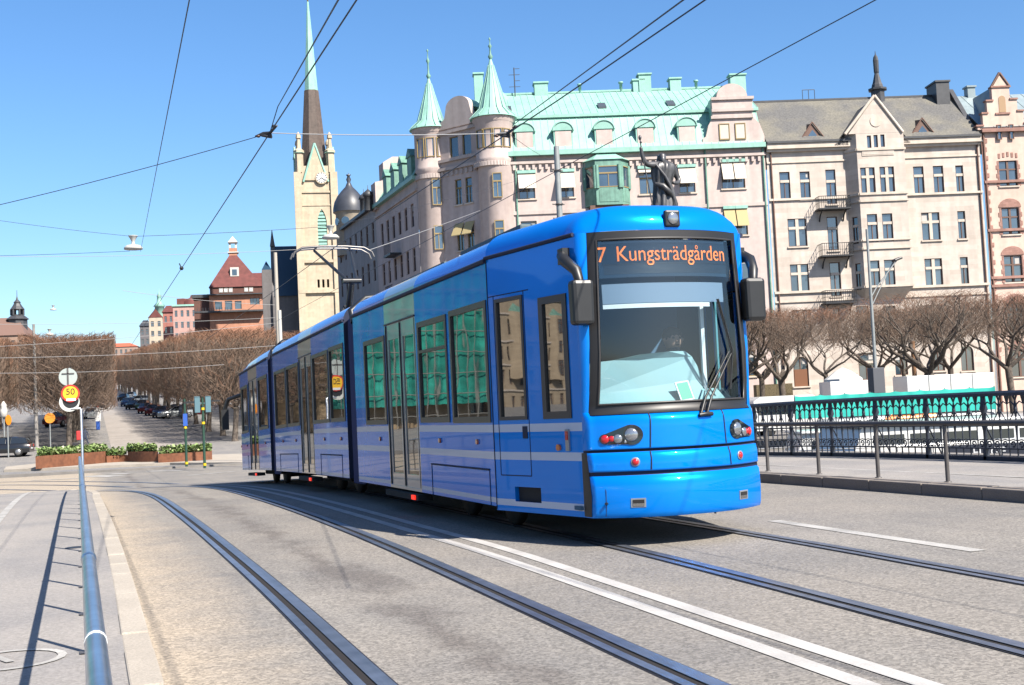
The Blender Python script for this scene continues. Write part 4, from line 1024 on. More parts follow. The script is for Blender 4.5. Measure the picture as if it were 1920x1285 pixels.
cA, cB = (s2 + .6, 4.0), (sT - .9, .75)
ln = math.hypot(cB[0] - cA[0], cB[1] - cA[1]); zc5 = fp(850, 358, 2)[1]; zc6 = fp(845, 272, 2)[1]
zTop = fp(845, 232, 2.5)[1]
ww = []
for r_ in range(5): ww += [(ln * .42, zc5 - 4 * r_, .75, 2.2, 'T'), (ln * .66, zc5 - 4 * r_, .75, 2.2, 'T')]
ww += [(ln * .36, zc6, 1.0, 1.8, 'S'), (ln * .66, zc6, 1.0, 1.8, 'S')]
pk.wall(cA, cB, ZG, zTop, ww, M_pink, fm=M_fr_ochre, sill=True)
b = MB(); zf_ = fp(850, 316, 2)[1] - .4; k = 0
_d = Vector((cB[0] - cA[0], cB[1] - cA[1])).normalized(); _n = Vector((_d.y, -_d.x))
while .3 + .55 * k < ln - .3:
    u = .3 + .55 * k; b.box(0, 1, 0, 1, 0, 1, 0, T=lambda x, y, z: (cA[0] + _d.x * (u + .22 * x) + _n.x * (.18 * y - .02), cA[1] + _d.y * (u + .22 * x) + _n.y * (.18 * y - .02), zf_ + .38 * z)); k += 1
for s_, o_, r_ in ((sT, .7, 1.52), (s2, 5.2, 1.42)):
    for q in range(22):
        a = R(-185 + 190 * q / 21); b.box(0, 1, -.11, .11, 0, .38, 0, T=lambda x, y, z: (s_ + (r_ - .02 + .17 * x) * math.cos(a) - y * math.sin(a), o_ + (r_ - .02 + .17 * x) * math.sin(a) + y * math.cos(a), zf_ + z))
pk.part('corner_frieze', b, M_pinktrim)
M_ochaw = mat('ochre_awning', (.5, .4, .2), .8)
for u in (ln * .42, ln * .66):
    b = MB(); b.add([(cA[0] + _d.x * (u + q) + _n.x * w, cA[1] + _d.y * (u + q) + _n.y * w, zc5 - 4 + 1.3 - h) for q, w, h in ((-.5, .03, 0), (.5, .03, 0), (.5, .65, 1.1), (-.5, .65, 1.1), (-.5, .03, .06), (.5, .03, .06), (.5, .65, 1.16), (-.5, .65, 1.16))], [(0, 1, 2, 3), (7, 6, 5, 4), (0, 3, 7, 4), (1, 5, 6, 2), (3, 2, 6, 7)]); pk.part('awning', b, M_ochaw)
for zz in (fp(850, 296, 2)[1], fp(850, 312, 2)[1], fp(850, 243, 2)[1]): pk.ledge(cA, cB, zz - .1, .25, .25, M_pinktrim)
dC = Vector((cB[0] - cA[0], cB[1] - cA[1])).normalized(); iC = Vector((-dC.y, dC.x))
zA = fp(845, 182, 2.5)[1]
pr = [(.3, zTop - .3), (.2, zTop + .2), (.9, zTop + .6), (1.1, zTop + 1.4)] + [(ln / 2 - (ln / 2 - 1.1) * math.cos(math.pi * k / 12), zTop + 1.4 + (zA - zTop - 1.4) * math.sin(math.pi * k / 12)) for k in range(13)] + [(ln - 1.1, zTop + 1.4), (ln - .9, zTop + .6), (ln - .2, zTop + .2), (ln - .3, zTop - .3)]
b = MB(); b.extrude(pr, lambda u, z: (cA[0] + dC.x * u - iC.x * .12, cA[1] + dC.y * u - iC.y * .12, z), lambda u, z: (cA[0] + dC.x * u + iC.x * .4, cA[1] + dC.y * u + iC.y * .4, z)); g2 = pk.part('corner_gable', b, M_pinktrim)
b = MB(); b.extrude(pr[3:18], lambda u, z: (cA[0] + dC.x * u + iC.x * .41, cA[1] + dC.y * u + iC.y * .41, z - .1), lambda u, z: (cA[0] + dC.x * u + iC.x * 5, cA[1] + dC.y * u + iC.y * 5, z - .1)); pk.part('corner_roof', b, M_copper, g2)
b = MB(); mid = ((cA[0] + cB[0]) / 2 + iC.x * 3, (cA[1] + cB[1]) / 2 + iC.y * 3)
b.add([(s2 - 1, 5.6, zTop - .2), (sT + .5, 1, zTop - .2), (sT + 4, 6, zTop - .2), (s2 + 3, 10, zTop - .2), (sT + 1.5, 6.5, zR)], [(0, 1, 4), (1, 2, 4), (2, 3, 4), (3, 0, 4)]); pk.part('corner_hip_roof', b, M_copper)
# left wing along the avenue
wx, wy = s2 - 1.45, 5.4; pw = F0 + E_ * wx + N_ * wy
kk = ray(704, 392); Yend = pw.x / (kk.x / kk.y); q0, q1 = loc2(pw.x, Yend), (wx, wy); Lw = Yend - pw.y
zEL = at_y(782, 330, pw.y).z
ww = []
for r_ in range(5):
    for k in range(6): ww.append((2.4 + (Lw - 4.4) * k / 5, zEL - 3.2 - 4 * r_, 1.05, 2.1, 'T'))
pk.wall(q0, q1, ZG, zEL, ww, M_pink, fm=M_fr_brown, curtain=.1)
pk.ledge(q0, q1, zEL - .3, .35, .45, M_copper, name='eaves'); pk.ledge(q0, q1, zEL - 1.3, .25, .2, M_pinktrim)
dv = Vector((q1[0] - q0[0], q1[1] - q0[1])).normalized(); iv = Vector((-dv.y, dv.x))
def LW(u, i, z): return (q0[0] + dv.x * u + iv.x * i, q0[1] + dv.y * u + iv.y * i, z)
pk.seamed('wing_mansard', LW(1.5, -.3, zEL), LW(Lw, -.3, zEL), LW(Lw, 2.0, zEL + 3.4), LW(1.5, 2.0, zEL + 3.4), M_copper)
pk.seamed('wing_roof', LW(1.5, 2, zEL + 3.4), LW(Lw + 2, 2, zEL + 3.4), LW(Lw + 2, 6, zEL + 4.4), LW(1.5, 6, zEL + 4.4), M_copper)
b = MB(); b.extrude([(-.3, zEL - .5), (-.3, zEL + 2.2), (.6, zEL + 2.4), (.6, zEL + 4.2), (1.6, zEL + 4.8), (5.5, zEL + 4.8), (5.5, zEL - .5)], lambda i, z: LW(-.3, i, z), lambda i, z: LW(1.5, i, z)); pk.part('wing_gable', b, M_pink)
for k in range(4):
    u = Lw - 2.2 - k * 3.1; b = MB(); b.box(0, 1, 0, 1, 0, 1, 0, T=lambda x, y, z: LW(u - .7 + 1.4 * x, -.05 + 2.2 * y, zEL + .2 + 1.9 * z)); b.extrude([(u - .85, zEL + 2.1), (u, zEL + 2.9), (u + .85, zEL + 2.1)], lambda x, z: LW(x, -.15, z), lambda x, z: LW(x, 2.4, z)); pk.part('dormer', b, M_copper_d)
for u, z in ((Lw * .52, zEL - 5.9), (Lw * .52, zEL - 9.9)):
    b = MB(); b.box(0, 1, 0, 1, 0, 1, 0, T=lambda x, y, w: LW(u - 1.3 + 2.6 * x, -1.1 * y, z - .25 + .2 * w))
    for k in range(12): b.tube(LW(u - 1.25 + 2.5 * k / 11, -1.05, z - .05), LW(u - 1.25 + 2.5 * k / 11, -1.05, z + .95), .02, None, 4)
    b.tube(LW(u - 1.3, -1.05, z + .97), LW(u + 1.3, -1.05, z + .97), .035); pk.part('balcony', b, M_iron)
for p in ((sR - .2, -.12), (sL + .35, -.1), (fp(1318, 270)[0] + .1, -.12)): b = MB(); b.tube((p[0], p[1], ZG), (p[0], p[1], ZE - .3), .075, None, 6); pk.part('downpipe', b, M_copper_d)

# ---- cream limestone house
cr = Bld('limestone_apartment_building', 'cream limestone apartment building with grey slate roof, central gable and iron balconies', (F0.x, F0.y, 0), RZ)
c0, c1 = sR + .12, fp(1838, 300)[0]
def cw_(cx, cy, w, h, style='T', arch=False):              # read off the enlarged facade: centre and size in its own pixels
    s_, z_ = fp(1400 + cx / 2.569, 80 + cy / 2.569); sc = 1 / 2.569 / 21.6
    return (s_ - c0, z_, w * sc, h * sc, style, arch)
ws_ = [cw_(185, 690, 50, 132), cw_(282, 688, 48, 132), cw_(407, 695, 48, 165), cw_(830, 663, 50, 132), cw_(925, 660, 50, 132), cw_(1027, 657, 38, 130),
       cw_(245, 915, 90, 132, 'X'), cw_(415, 920, 50, 160), cw_(888, 885, 88, 132, 'X'), cw_(1037, 878, 38, 132),
       cw_(256, 1135, 88, 132, 'X'), cw_(428, 1140, 52, 160), cw_(902, 1107, 85, 132, 'X'), cw_(1050, 1100, 38, 132),
       cw_(266, 1355, 88, 132, 'X'), cw_(420, 1350, 60, 140), cw_(905, 1330, 85, 132, 'X'), cw_(1058, 1320, 40, 132), cw_(560, 1340, 60, 140), cw_(690, 1340, 60, 140),
       cw_(580, 1560, 80, 130, 'T'), cw_(745, 1545, 60, 112, 'D', True), cw_(925, 1525, 56, 112, 'D', True), cw_(1063, 1520, 62, 120, 'D', True)]
door_ = cw_(262, 1585, 72, 140, 'D', True)
cr.wall((c0, 0), (c1, 0), ZG, ZE - .3, ws_ + [door_], M_cream, fm=M_fr_stone, sill=True, curtain=.25)
def cz(cy): return fp(1640, 80 + cy / 2.569)[1]
for z, h, pr_ in ((cz(500), .45, .5), (cz(512), .25, .3), (cz(565), .14, .1), (cz(745), .18, .16), (cz(1192), .2, .18), (cz(1235), .14, .12)): cr.ledge((c0, 0), (c1, 0), z, h, pr_, M_creamtrim)
cr.wall((c1, 0), (c1, 12), ZG, ZE, [], M_cream)
b = MB(); zr1 = fp(1600, 186, 5)[1]
b.quad((c0, -.45, ZE), (c1, -.45, ZE), (c1, 5, zr1), (c0, 5, zr1)); b.quad((c0, 5, zr1), (c1, 5, zr1), (c1, 12, ZE), (c0, 12, ZE)); b.box(c0, c1, 4.9, 5.1, zr1 - .05, zr1 + .12, 1); b.box(c0, c1, -.62, -.4, ZE - .12, ZE + .06, 1)
b.quad((c0, 0, ZE), (c0, 5, zr1), (c0, 12, ZE), (c0, 12, ZE), 0)
cr.part('roof', b, [M_slate, M_darkroof])
# gabled bay: faceted front carrying the pair windows
bl, br_ = fp(1584, 300)[0], fp(1690, 300)[0]
zs0, zs1 = cz(745), cz(440); PLN = [(bl, 0), (bl + .75, -.95), (br_ - .05, -.95), (br_, 0)]
def bay_seg(i, z0, z1, wins): return cr.wall(PLN[i], PLN[i + 1], z0, z1, wins, M_cream, fm=M_fr_stone, sill=False)
def bw(cx, cy, w, h, st='T'):
    s_, z_ = fp(1400 + cx / 2.569, 80 + cy / 2.569, -.95); sc = 1 / 2.569 / 21.8; return (s_ - PLN[1][0], z_, w * sc, h * sc, st)
bay_seg(0, cz(1190), zs1, [(.6, cz(905), .55, 2.3, 'T'), (.6, cz(1128), .55, 2.3, 'T')])
bay_seg(1, cz(1190), zs1, [bw(585, 668, 70, 132, 'X'), bw(678, 664, 70, 132, 'X'), bw(607, 893, 50, 132), bw(680, 890, 50, 132), bw(618, 1117, 50, 132), bw(690, 1113, 50, 132), bw(590, 478, 20, 60, 'S'), bw(622, 475, 20, 60, 'S'), bw(655, 473, 20, 60, 'S')])
bay_seg(2, cz(1190), zs1, [])
b = MB(); b.add([(x, y, cz(1190)) for x, y in PLN], [(0, 1, 2, 3)]); b.add([(x, y, cz(1190)) for x, y in PLN] + [(bl + 1, 0, cz(1190) - .9), (br_ - .6, 0, cz(1190) - .9)], [(0, 1, 4), (1, 2, 5, 4), (2, 3, 5)])
cr.part('bay_corbel', b, M_creamtrim)
for z, h in ((cz(530), .2), (cz(742), .2), (cz(775), .16), (cz(962), .14), (cz(1002), .18), (cz(1185), .18)): 
    for i in range(3): cr.ledge(PLN[i], PLN[i + 1], z, h, .12, M_creamtrim, name='bay_ledge')
ap = fp(1639, 183, -.95); gl, gr = fp(1584, 248, -.95)[0], fp(1690, 248, -.95)[0]; zg = fp(1640, 250, -.95)[1]
b = MB(); b.extrude([(gl + .3, zg), (gr - .1, zg), (ap[0], ap[1])], lambda x, z: (x, -.96, z), lambda x, z: (x, -.5, z))
gm = cr.part('gable', b, M_cream)
for x0, x1 in ((gl, ap[0]), (gr + .1, ap[0])): b = MB(); b.path([(x0, -.98, zg), (x1, -.98, ap[1] + .15)], .14, 6, 0); b.build('gable_coping', M_creamtrim, gm)
b = MB()
b.lathe([(.5, -.03), (.5, .03)], (0, 0, 0), 20, 0); n_ = 40; b.v[-n_ * 1:] = [(ap[0] + v[0], -.98 + v[2], cz(390) + v[1]) for v in b.v[-n_:]]
b.build('roundel', M_creamtrim, gm)
b = MB()
for x0, q in ((gl + .1, -1), (gr, 1)):
    b.quad((x0 + q * .9, -.5, zg - .75), (ap[0], -.7, ap[1] - .05), (ap[0], 5.4, ap[1] - .05), (x0 + q * 1.3, 2.6, zg - .75))
    b.quad((x0 + q * .9, -.5, zg - .85), (x0 - q * .3, -.5, zg - .85), (x0 - q * .3, -.5, zg - .1), (x0 + q * .9, -.5, zg - .75))
b.build('gable_roof', M_darkroof, gm)
# inscription band under the gable
b = MB(); s_a, s_b = fp(1616, 287, -.95)[0], fp(1676, 287, -.95)[0]; zz = fp(1645, 287, -.95)[1]
b.box(s_a, s_b, -1.0, -.94, zz - .22, zz + .22); b.box(s_a + .08, s_b - .08, -1.02, -.99, zz - .13, zz + .13, 1); cr.part('inscription_panel', b, [M_creamtrim, M_cream])
for cx, cy in ((310, 440), (838, 420)):                    # triangular dormers
    s0, z = fp(1400 + cx / 2.569, 80 + cy / 2.569, .6); b = MB()
    b.extrude([(-1.0, 0), (1.0, 0), (0, 1.35)], lambda x, w: (s0 + x, .2, z - .55 + w), lambda x, w: (s0 + x * .6, 3.2, z - .55 + w + .55)); 
    for q in (-1, 1): b.path([(s0 + q * 1.1, .12, z - .62), (s0, .12, z + .92)], .07, 4)
    d_ = cr.part('dormer', b, M_fr_brown); b = MB(); b.extrude([(-.35, .15), (.35, .15), (.35, .35), (0, .8), (-.35, .35)], lambda x, w: (s0 + x, .17, z - .55 + w), lambda x, w: (s0 + x, .2, z - .55 + w)); b.build('pane', M_wpane, d_)
# tall roof turret, chimney wall and fire wall
s0, zb_ = fp(1646, 178, 5); zt_ = fp(1643, 96, 5)[1]; b = MB()
hh = zt_ - zb_
b.lathe([(.62, -1), (.62, .3), (.85, .38), (.85, .55), (.55, .62), (.5, hh * .22), (.42, hh * .26), (.2, hh * .48), (.24, hh * .52), (.26, hh * .78), (.2, hh * .86), (.05, hh * .92), (.02, hh)], (s0, 5, zb_), 8, 0, False); cr.part('roof_turret', b, M_darkroof)
b = MB(); s0, z = fp(1762, 170, 4.5); b.box(s0 - .6, s0 + .6, 3.8, 6, z - 1.5, z + .6); b.box(s0 - .7, s0 + .7, 3.7, 6.1, z + .6, z + .75); cr.part('chimney', b, M_darkroof)
b = MB(); b.extrude([(-.5, ZE - .6), (4.9, zr1 + .55), (6, zr1 + .55), (12, ZE), (12, ZE - .6)], lambda y, z: (c1 - .25, y, z), lambda y, z: (c1 + .15, y, z)); cr.part('fire_wall', b, M_darkroof)
b = MB(); s0, z = fp(1516, 178, 5)
for q in (0, .55, 1.1): b.tube((s0 - .55 + q, 5, z - .5), (s0 - .55 + q, 5, z + .45), .03)
b.tube((s0 - .55, 5, z + .45), (s0 + .55, 5, z + .45), .03); cr.part('roof_rail', b, M_darkroof)
for cy in (795, 1020, 1245):                                # iron balconies
    p, z = fp(1400 + 345 / 2.569, 80 + cy / 2.569, -1)[0] + (cy - 795) * .0012, cz(cy + 2); q = p + 2.75
    b = MB(); b.box(p, q, -1.25, 0, z - .12, z, 0)
    n = 15
    for k in range(n): b.tube((p + .05 + (q - p - .1) * k / (n - 1), -1.2, z), (p + .05 + (q - p - .1) * k / (n - 1), -1.2, z + 1.0), .02, None, 4)
    for k in range(5):
        for x in (p + .05, q - .05): b.tube((x, -1.2 + .24 * k, z), (x, -1.2 + .24 * k, z + 1.0), .02, None, 4)
    b.path([(p + .05, 0, z + 1.0), (p + .05, -1.2, z + 1.0), (q - .05, -1.2, z + 1.0), (q - .05, 0, z + 1.0)], .03, 5); b.path([(p + .05, 0, z + .45), (p + .05, -1.2, z + .45), (q - .05, -1.2, z + .45), (q - .05, 0, z + .45)], .02, 5)
    for x in (p + .35, q - .35): b.path([(x, 0, z - 1.0), (x, -.25, z - .55), (x, -.9, z - .14)], .06, 6)
    cr.part('balcony', b, M_iron)
for x in (c0 + .35, c1 - .25): b = MB(); b.tube((x, -.1, ZG), (x, -.1, ZE - .2), .07, None, 6); cr.part('downpipe', b, M_fr_brown)
b = MB(); b.box(door_[0] + c0 - .55, door_[0] + c0 + .55, .08, .19, door_[1] - door_[3] / 2, door_[1] - door_[3] / 2 + 1.45); cr.part('door', b, mat('oak_door', (.22, .09, .04), .6))

# ---- rose house on the right
ro = Bld('rose_apartment_building', 'rose plastered apartment building with brick trim and stepped gable beside the limestone house', (F0.x, F0.y, 0), RZ)
r0, r1 = c1 + .2, c1 + 17
def rz_(cx, cy, w, h, st='X', arch=False):
    a = cw_(cx, cy, w, h, st, arch); return (a[0] + c0 - r0,) + a[1:]
wr = [rz_(1260, 630, 88, 122), rz_(1272, 860, 86, 128), rz_(1285, 1090, 88, 128), rz_(1296, 1320, 88, 128), rz_(1320, 1545, 90, 130)]
wr += [(w[0] + 4.2 * k, *w[1:]) for w in list(wr) for k in (1, 2, 3)]
ro.wall((r0, 0), (r1, 0), ZG, cz(430), wr, M_rose, fm=M_fr_brown, sill=True, curtain=.4)
for z in (cz(700), cz(935), cz(1165), cz(1205)): ro.ledge((r0, 0), (r1, 0), z, .22, .16, M_brick)
ro.ledge((r0, 0), (r1, 0), cz(455), .3, .35, M_brick)
for w in wr:                                                # brick surrounds: quoins at the jambs, arch over the lower rows
    b = MB(); x, z, ww_, h = r0 + w[0], w[1], w[2], w[3]
    for q in (-1, 1):
        for k in range(6):
            e = .14 if k % 2 else .26; b.box(x + q * ww_ / 2 + (0 if q > 0 else -e), x + q * ww_ / 2 + (e if q > 0 else 0), -.035, .01, z - h / 2 + h * k / 6, z - h / 2 + h * (k + 1) / 6 - .01)
    if z < cz(750): b.extrude([(ww_ * .64 * math.cos(math.pi * k / 10), h / 2 + .05 + .75 * math.sin(math.pi * k / 10)) for k in range(11)], lambda u, v: (x + u, -.05, z + v), lambda u, v: (x + u, .01, z + v))
    else:
        for k in range(5): b.box(x - .8 + k * .38, x - .62 + k * .38, -.04, .01, z + h / 2 + .35 - abs(k - 2) * .06, z + h / 2 + .75 - abs(k - 2) * .06)
    ro.part('window_surround', b, M_brick)
b = MB(); b.box(r0 - .02, r0 + .3, -.06, .01, ZG, cz(440)); 
for k in range(26): b.box(r0 + .3, r0 + (.5 if k % 2 else .42), -.05, .01, cz(1560) + k * .75, cz(1560) + k * .75 + .36)
ro.part('quoin', b, M_brick)
def rx(cx): return fp(1400 + cx / 2.569, 300)[0]
steps = [(1120, 440), (1120, 425), (1148, 425), (1148, 365), (1172, 365), (1172, 305), (1200, 305), (1200, 240), (1243, 172), (1285, 240), (1285, 300), (1318, 300), (1318, 358), (1345, 358), (1345, 420), (1372, 420), (1372, 440)]
b = MB(); b.extrude([(rx(x), cz(y)) for x, y in steps][::-1], lambda x, z: (x, -.12, z), lambda x, z: (x, .35, z)); sg = ro.part('stepped_gable', b, M_rose)
for x0, x1, y in ((1112, 1150, 425), (1142, 1175, 365), (1166, 1204, 305), (1196, 1290, 240), (1282, 1322, 300), (1314, 1350, 358), (1342, 1376, 420), (1210, 1280, 370)):
    b = MB(); b.box(rx(x0), rx(x1), -.22, .4, cz(y), cz(y) + .14); b.build('gable_ledge', M_brick, sg)
for q in (1196, 1290): b = MB(); b.path([(rx(q), -.1, cz(240)), (rx(1243), -.1, cz(168))], .12, 5); b.build('gable_coping', M_fr_brown, sg)
b = MB(); x = rx(1246); b.extrude([(-.3, -.75), (.3, -.75), (.3, .4)] + [(.3 * math.cos(math.pi * k / 6), .4 + .3 * math.sin(math.pi * k / 6)) for k in range(1, 6)] + [(-.3, .4)], lambda u, v: (x + u, -.15, cz(318) + v), lambda u, v: (x + u, -.1, cz(318) + v)); b.build('niche', mat('niche_ochre', (.45, .3, .18), .9), sg)
for cx in (1222, 1281): f, g, _ = win_mesh(.4, 1.3, 'S', M_fr_brown); o = link('window', f, ro.root, (rx(cx), -.13, cz(456)), 0); link('pane', g, o)
zq = fp(1880, 178, 6)[1]
ro.seamed('roof', (r0, -.2, cz(430)), (r1, -.2, cz(430)), (r1, 6, zq), (r0, 6, zq), M_metalroof, 1.1)
b = MB(); b.quad((r0, 6, zq), (r1, 6, zq), (r1, 12, cz(430)), (r0, 12, cz(430))); b.add([(rx(1150), .3, cz(430)), (rx(1243), .3, cz(215)), (rx(1345), .3, cz(430)), (rx(1243), 7, cz(215)), (rx(1150), 2, cz(420)), (rx(1345), 2, cz(420))], [(0, 1, 3, 4), (1, 2, 5, 3)]); ro.part('gable_roof', b, M_metalroof)
b = MB(); s0, z = fp(1818, 172, 6); b.box(s0 - .35, s0 + .35, 5.6, 6.4, z - .8, z + .3); b.box(s0 - .45, s0 + .45, 5.5, 6.5, z + .3, z + .45); ro.part('chimney', b, M_metalroof)
b = MB(); b.tube((r0 + .15, -.1, ZG), (r0 + .15, -.1, cz(430)), .07, None, 6); ro.part('downpipe', b, M_fr_brown)

# ---- grey house with the domed corner, next along the avenue
gry = Bld('grey_apartment_building', 'plain grey apartment building with a dark onion dome, beyond the pink corner house', (F0.x, F0.y, 0), RZ)
M_grey = wallmat('grey_stucco', (0.42, 0.39, 0.37)); kk = ray(630, 423); X_ = pw.x; Ye = X_ / (kk.x / kk.y); h0, h1 = loc2(X_, Ye), q0; Lg = Ye - Yend
zG = at_y(704, 384, Yend).z; ww = []
for r_ in range(5):
    for k in range(7): ww.append((2 + (Lg - 3.5) * k / 6, zG - 2.6 - 3.9 * r_, 1.0, 2.1, 'T'))
gry.wall(h0, h1, -.97, zG, ww, M_grey, fm=M_fr_brown)
gry.wall((h0[0] + 12, h0[1] + 3), h0, -.97, zG, [(2 + 3 * k, zG - 2.6 - 3.9 * r_, 1.0, 2.1, 'T') for k in range(3) for r_ in range(4)], M_grey)
gry.ledge(h0, h1, zG - .2, .3, .4, M_darkroof, name='eaves')
dv2 = Vector((h1[0] - h0[0], h1[1] - h0[1])).normalized(); iv2 = Vector((-dv2.y, dv2.x))
def GW(u, i, z): return (h0[0] + dv2.x * u + iv2.x * i, h0[1] + dv2.y * u + iv2.y * i, z)
b = MB(); b.quad(GW(0, -.2, zG), GW(Lg, -.2, zG), GW(Lg, 4, zG + 2.6), GW(0, 4, zG + 2.6)); b.quad(GW(0, 4, zG + 2.6), GW(Lg, 4, zG + 2.6), GW(Lg, 9, zG), GW(0, 9, zG)); gry.part('roof', b, M_darkroof)
dY = Ye - 3; kd = ray(656, 395); dX = dY * kd.x / kd.y; dl = loc2(dX, dY); zd0 = at_y(655, 399, dY).z; zd1 = at_y(655, 342, dY).z; zd2 = at_y(655, 324, dY).z
rD = 30.0 / 2300 * (dX * .336 + dY * .942) ; hD = zd1 - zd0
b = MB(); b.lathe([(rD * .9, zG - 3), (rD * .9, zd0 - .2), (rD * 1.04, zd0)], (dl[0], dl[1], 0), 24); dr_ = gry.part('drum', b, wallmat('pale_drum', (.55, .47, .36)))
b = MB(); b.lathe([(rD * 1.06, zd0), (rD * 1.05, zd0 + hD * .14), (rD * .97, zd0 + hD * .32), (rD * .78, zd0 + hD * .52), (rD * .5, zd0 + hD * .7), (rD * .24, zd0 + hD * .84), (rD * .1, zd1), (rD * .16, zd1 + .3), (.12, zd1 + .7), (.3, (zd1 + zd2) / 2 + .3), (.1, zd2 - .5), (.02, zd2)], (dl[0], dl[1], 0), 24); gry.part('dome', b, mat('lead_dome', (.055, .06, .075), .45, var=.2, scale=1.5), dr_)
for a in (-150, -105, -60):
    b = MB(); b.lathe([(.45, -.08), (.45, .08)], (0, 0, 0), 14); q = Vector((math.cos(R(a)), math.sin(R(a)), 0)).to_track_quat('Z', 'Y'); b.v = [tuple(q @ Vector(v) + Vector((dl[0] + rD * .9 * math.cos(R(a)), dl[1] + rD * .9 * math.sin(R(a)), zd0 - 1.1))) for v in b.v]; gry.part('round_window', b, M_wpane)
for px, py in ((682, 372), (690, 366)):
    kd = ray(px, py); Y_ = (Yend + Ye) / 2 - (px - 680); p = loc2(Y_ * kd.x / kd.y, Y_); z = at_y(px, py, Y_).z; b = MB(); b.lathe([(.45, z - 1.6), (.45, z - .2), (.58, z - .1), (.45, z + .25), (.15, z + .5), (.04, z + .6), (.02, z + 1.0)], (p[0], p[1], 0), 12); gry.part('roof_cupola', b, M_darkroof)

# ---- the church
cY = 225.0; cP = at_y(599, 560, cY); RZC = R(-8)
ch = Bld('brick_church', 'pale brick church with a tall green tipped spire and clock gable above the dark nave', (cP.x, cY, 0), RZC)
M_church = wallmat('pale_church_brick', (0.60, 0.50, 0.365), .1, 1.2, .5, .06, .93); M_spire = mat('spire_brown_slate', (.115, .085, .07), .7, var=.2, scale=2, streak=((3, 3, .2), .15)); M_nave = mat('nave_dark_slate', (.015, .055, .10), .6)
def cz_(py, px=599): return at_y(px, py, cY).z
sc = (cP.x * .336 + cY * .942) / 2300; tw = 67 * sc / 2; zt_ = cz_(318)
b = MB()
wall_grid(b, -tw, tw, -1, zt_, [(-.05 * tw + .2, .52 * tw, cz_(470), cz_(398)), (-.12 * tw, .0, cz_(543), cz_(528)), (.14 * tw, .26 * tw, cz_(543), cz_(528)), (.4 * tw, .52 * tw, cz_(543), cz_(528))], lambda u, z, i: (u, -tw + i, z), .5)
for p, q in (((tw, -tw), (tw, tw)), ((tw, tw), (-tw, tw)), ((-tw, tw), (-tw, -tw))): b.quad((*p, -1), (*q, -1), (*q, zt_), (*p, zt_))
b.add([(-tw, -tw, zt_), (tw, -tw, zt_), (tw, tw, zt_), (-tw, tw, zt_)], [(0, 1, 2, 3)])
tower = ch.part('tower', b, M_church)
for py, pr_, h in ((368, .22, .35), (497, .4, .5), (553, .5, .6), (392, .12, .25)): b = MB(); z = cz_(py); b.box(-tw - pr_, tw + pr_, -tw - pr_, tw + pr_, z, z + h); b.build('string_course', M_church, tower)
for x in (-1, 1): b = MB(); b.box(x * tw - .65, x * tw + .65, -tw - .45, -tw + .4, -1, cz_(330)); b.build('buttress', M_church, tower)
xc = (-.05 * tw + .2 + .52 * tw) / 2; hwL = (.52 * tw + .05 * tw - .2) / 2
b = MB()                                                    # pointed head and green louvres of the bell opening
zz0, zz1 = cz_(470), cz_(398); za = cz_(420)
for s_ in (-1, 1): b.extrude([(s_ * hwL, za), (s_ * hwL * .75, za + (zz1 - za) * .45), (s_ * hwL * .4, za + (zz1 - za) * .78), (0, zz1), (s_ * hwL, zz1)], lambda x, z: (xc + x, -tw - .01, z), lambda x, z: (xc + x, -tw + .5, z), 0)
k = 0; z = zz0
while z < zz1 - .3: b.box(xc - hwL, xc + hwL, -tw + .15, -tw + .45, z, z + .42, 1); z += .62
b.box(xc - hwL, xc + hwL, -tw + .45, -tw + .5, zz0, zz1, 2)
b.build('louvre_window', [M_church, M_copper, M_darkroof], tower)
ctr = (at_y(601, 341, cY).x - cP.x) + .0
b = MB(); b.lathe([(1.15, 0), (1.15, .12)], (0, 0, 0), 28, 0); b.lathe([(.95, .125), (.95, .14)], (0, 0, 0), 28, 1)
for k in range(12): a = k * math.pi / 6; b.box(-.06, .06, .7, 1.0, .14, .17, 2, T=lambda x, y, z: (x * math.cos(a) - y * math.sin(a), x * math.sin(a) + y * math.cos(a), z))
for a, l in ((R(125), .6), (R(-128), .85)): b.box(-.06, .06, 0, l, .15, .19, 2, T=lambda x, y, z: (x * math.cos(a) - y * math.sin(a), x * math.sin(a) + y * math.cos(a), z))
b.v = [(ctr + v[0], -tw - .35 - v[2], cz_(341) + v[1]) for v in b.v]; b.build('clock', [M_church, M_white, M_darkroof], tower)
b = MB(); za, zb_ = cz_(280), cz_(345)
for rot in range(4):
    T_ = lambda x, y, z: [(x, y, z), (-y, x, z), (-x, -y, z), (y, -x, z)][rot]
    b.extrude([(-tw * .62, zb_), (tw * .62, zb_), (0, za)], lambda x, z: T_(x, -tw - .3, z), lambda x, z: T_(x, -tw + 1.2, z), 0)
    for q in (-1, 1):
        b.path([T_(q * tw * .68, -tw - .25, zb_ - .3), T_(0, -tw - .25, za + .3)], .22, 5, 1)
        b.add([T_(q * tw * .62, -tw + .2, zb_), T_(0, -tw + .2, za), T_(0, -.5, za)], [(0, 1, 2)], 1)
b.build('clock_gable', [M_church, M_copper], tower)
for x in (-1, 1):
    for y in (-1, 1): b = MB(); zb2 = cz_(330); b.lathe([(.75, 0), (.75, 3.6), (.95, 3.7), (.95, 4.1), (.45, 4.5), (.3, 6.2), (.5, 6.4), (.42, 7.0), (.05, 7.6)], (x * tw * .86, y * tw * .86, zb2), 6, 0, False); b.lathe([(1.05, 3.65), (.75, 3.9)], (x * tw * .86, y * tw * .86, zb2), 6, 1, False); b.build('pinnacle', [M_church, M_copper], tower)
z0s, zc_, z1s = cz_(318), cz_(172), cz_(4, 581); rb_ = tw * .80; rm = rb_ * (z1s - zc_) / (z1s - z0s)
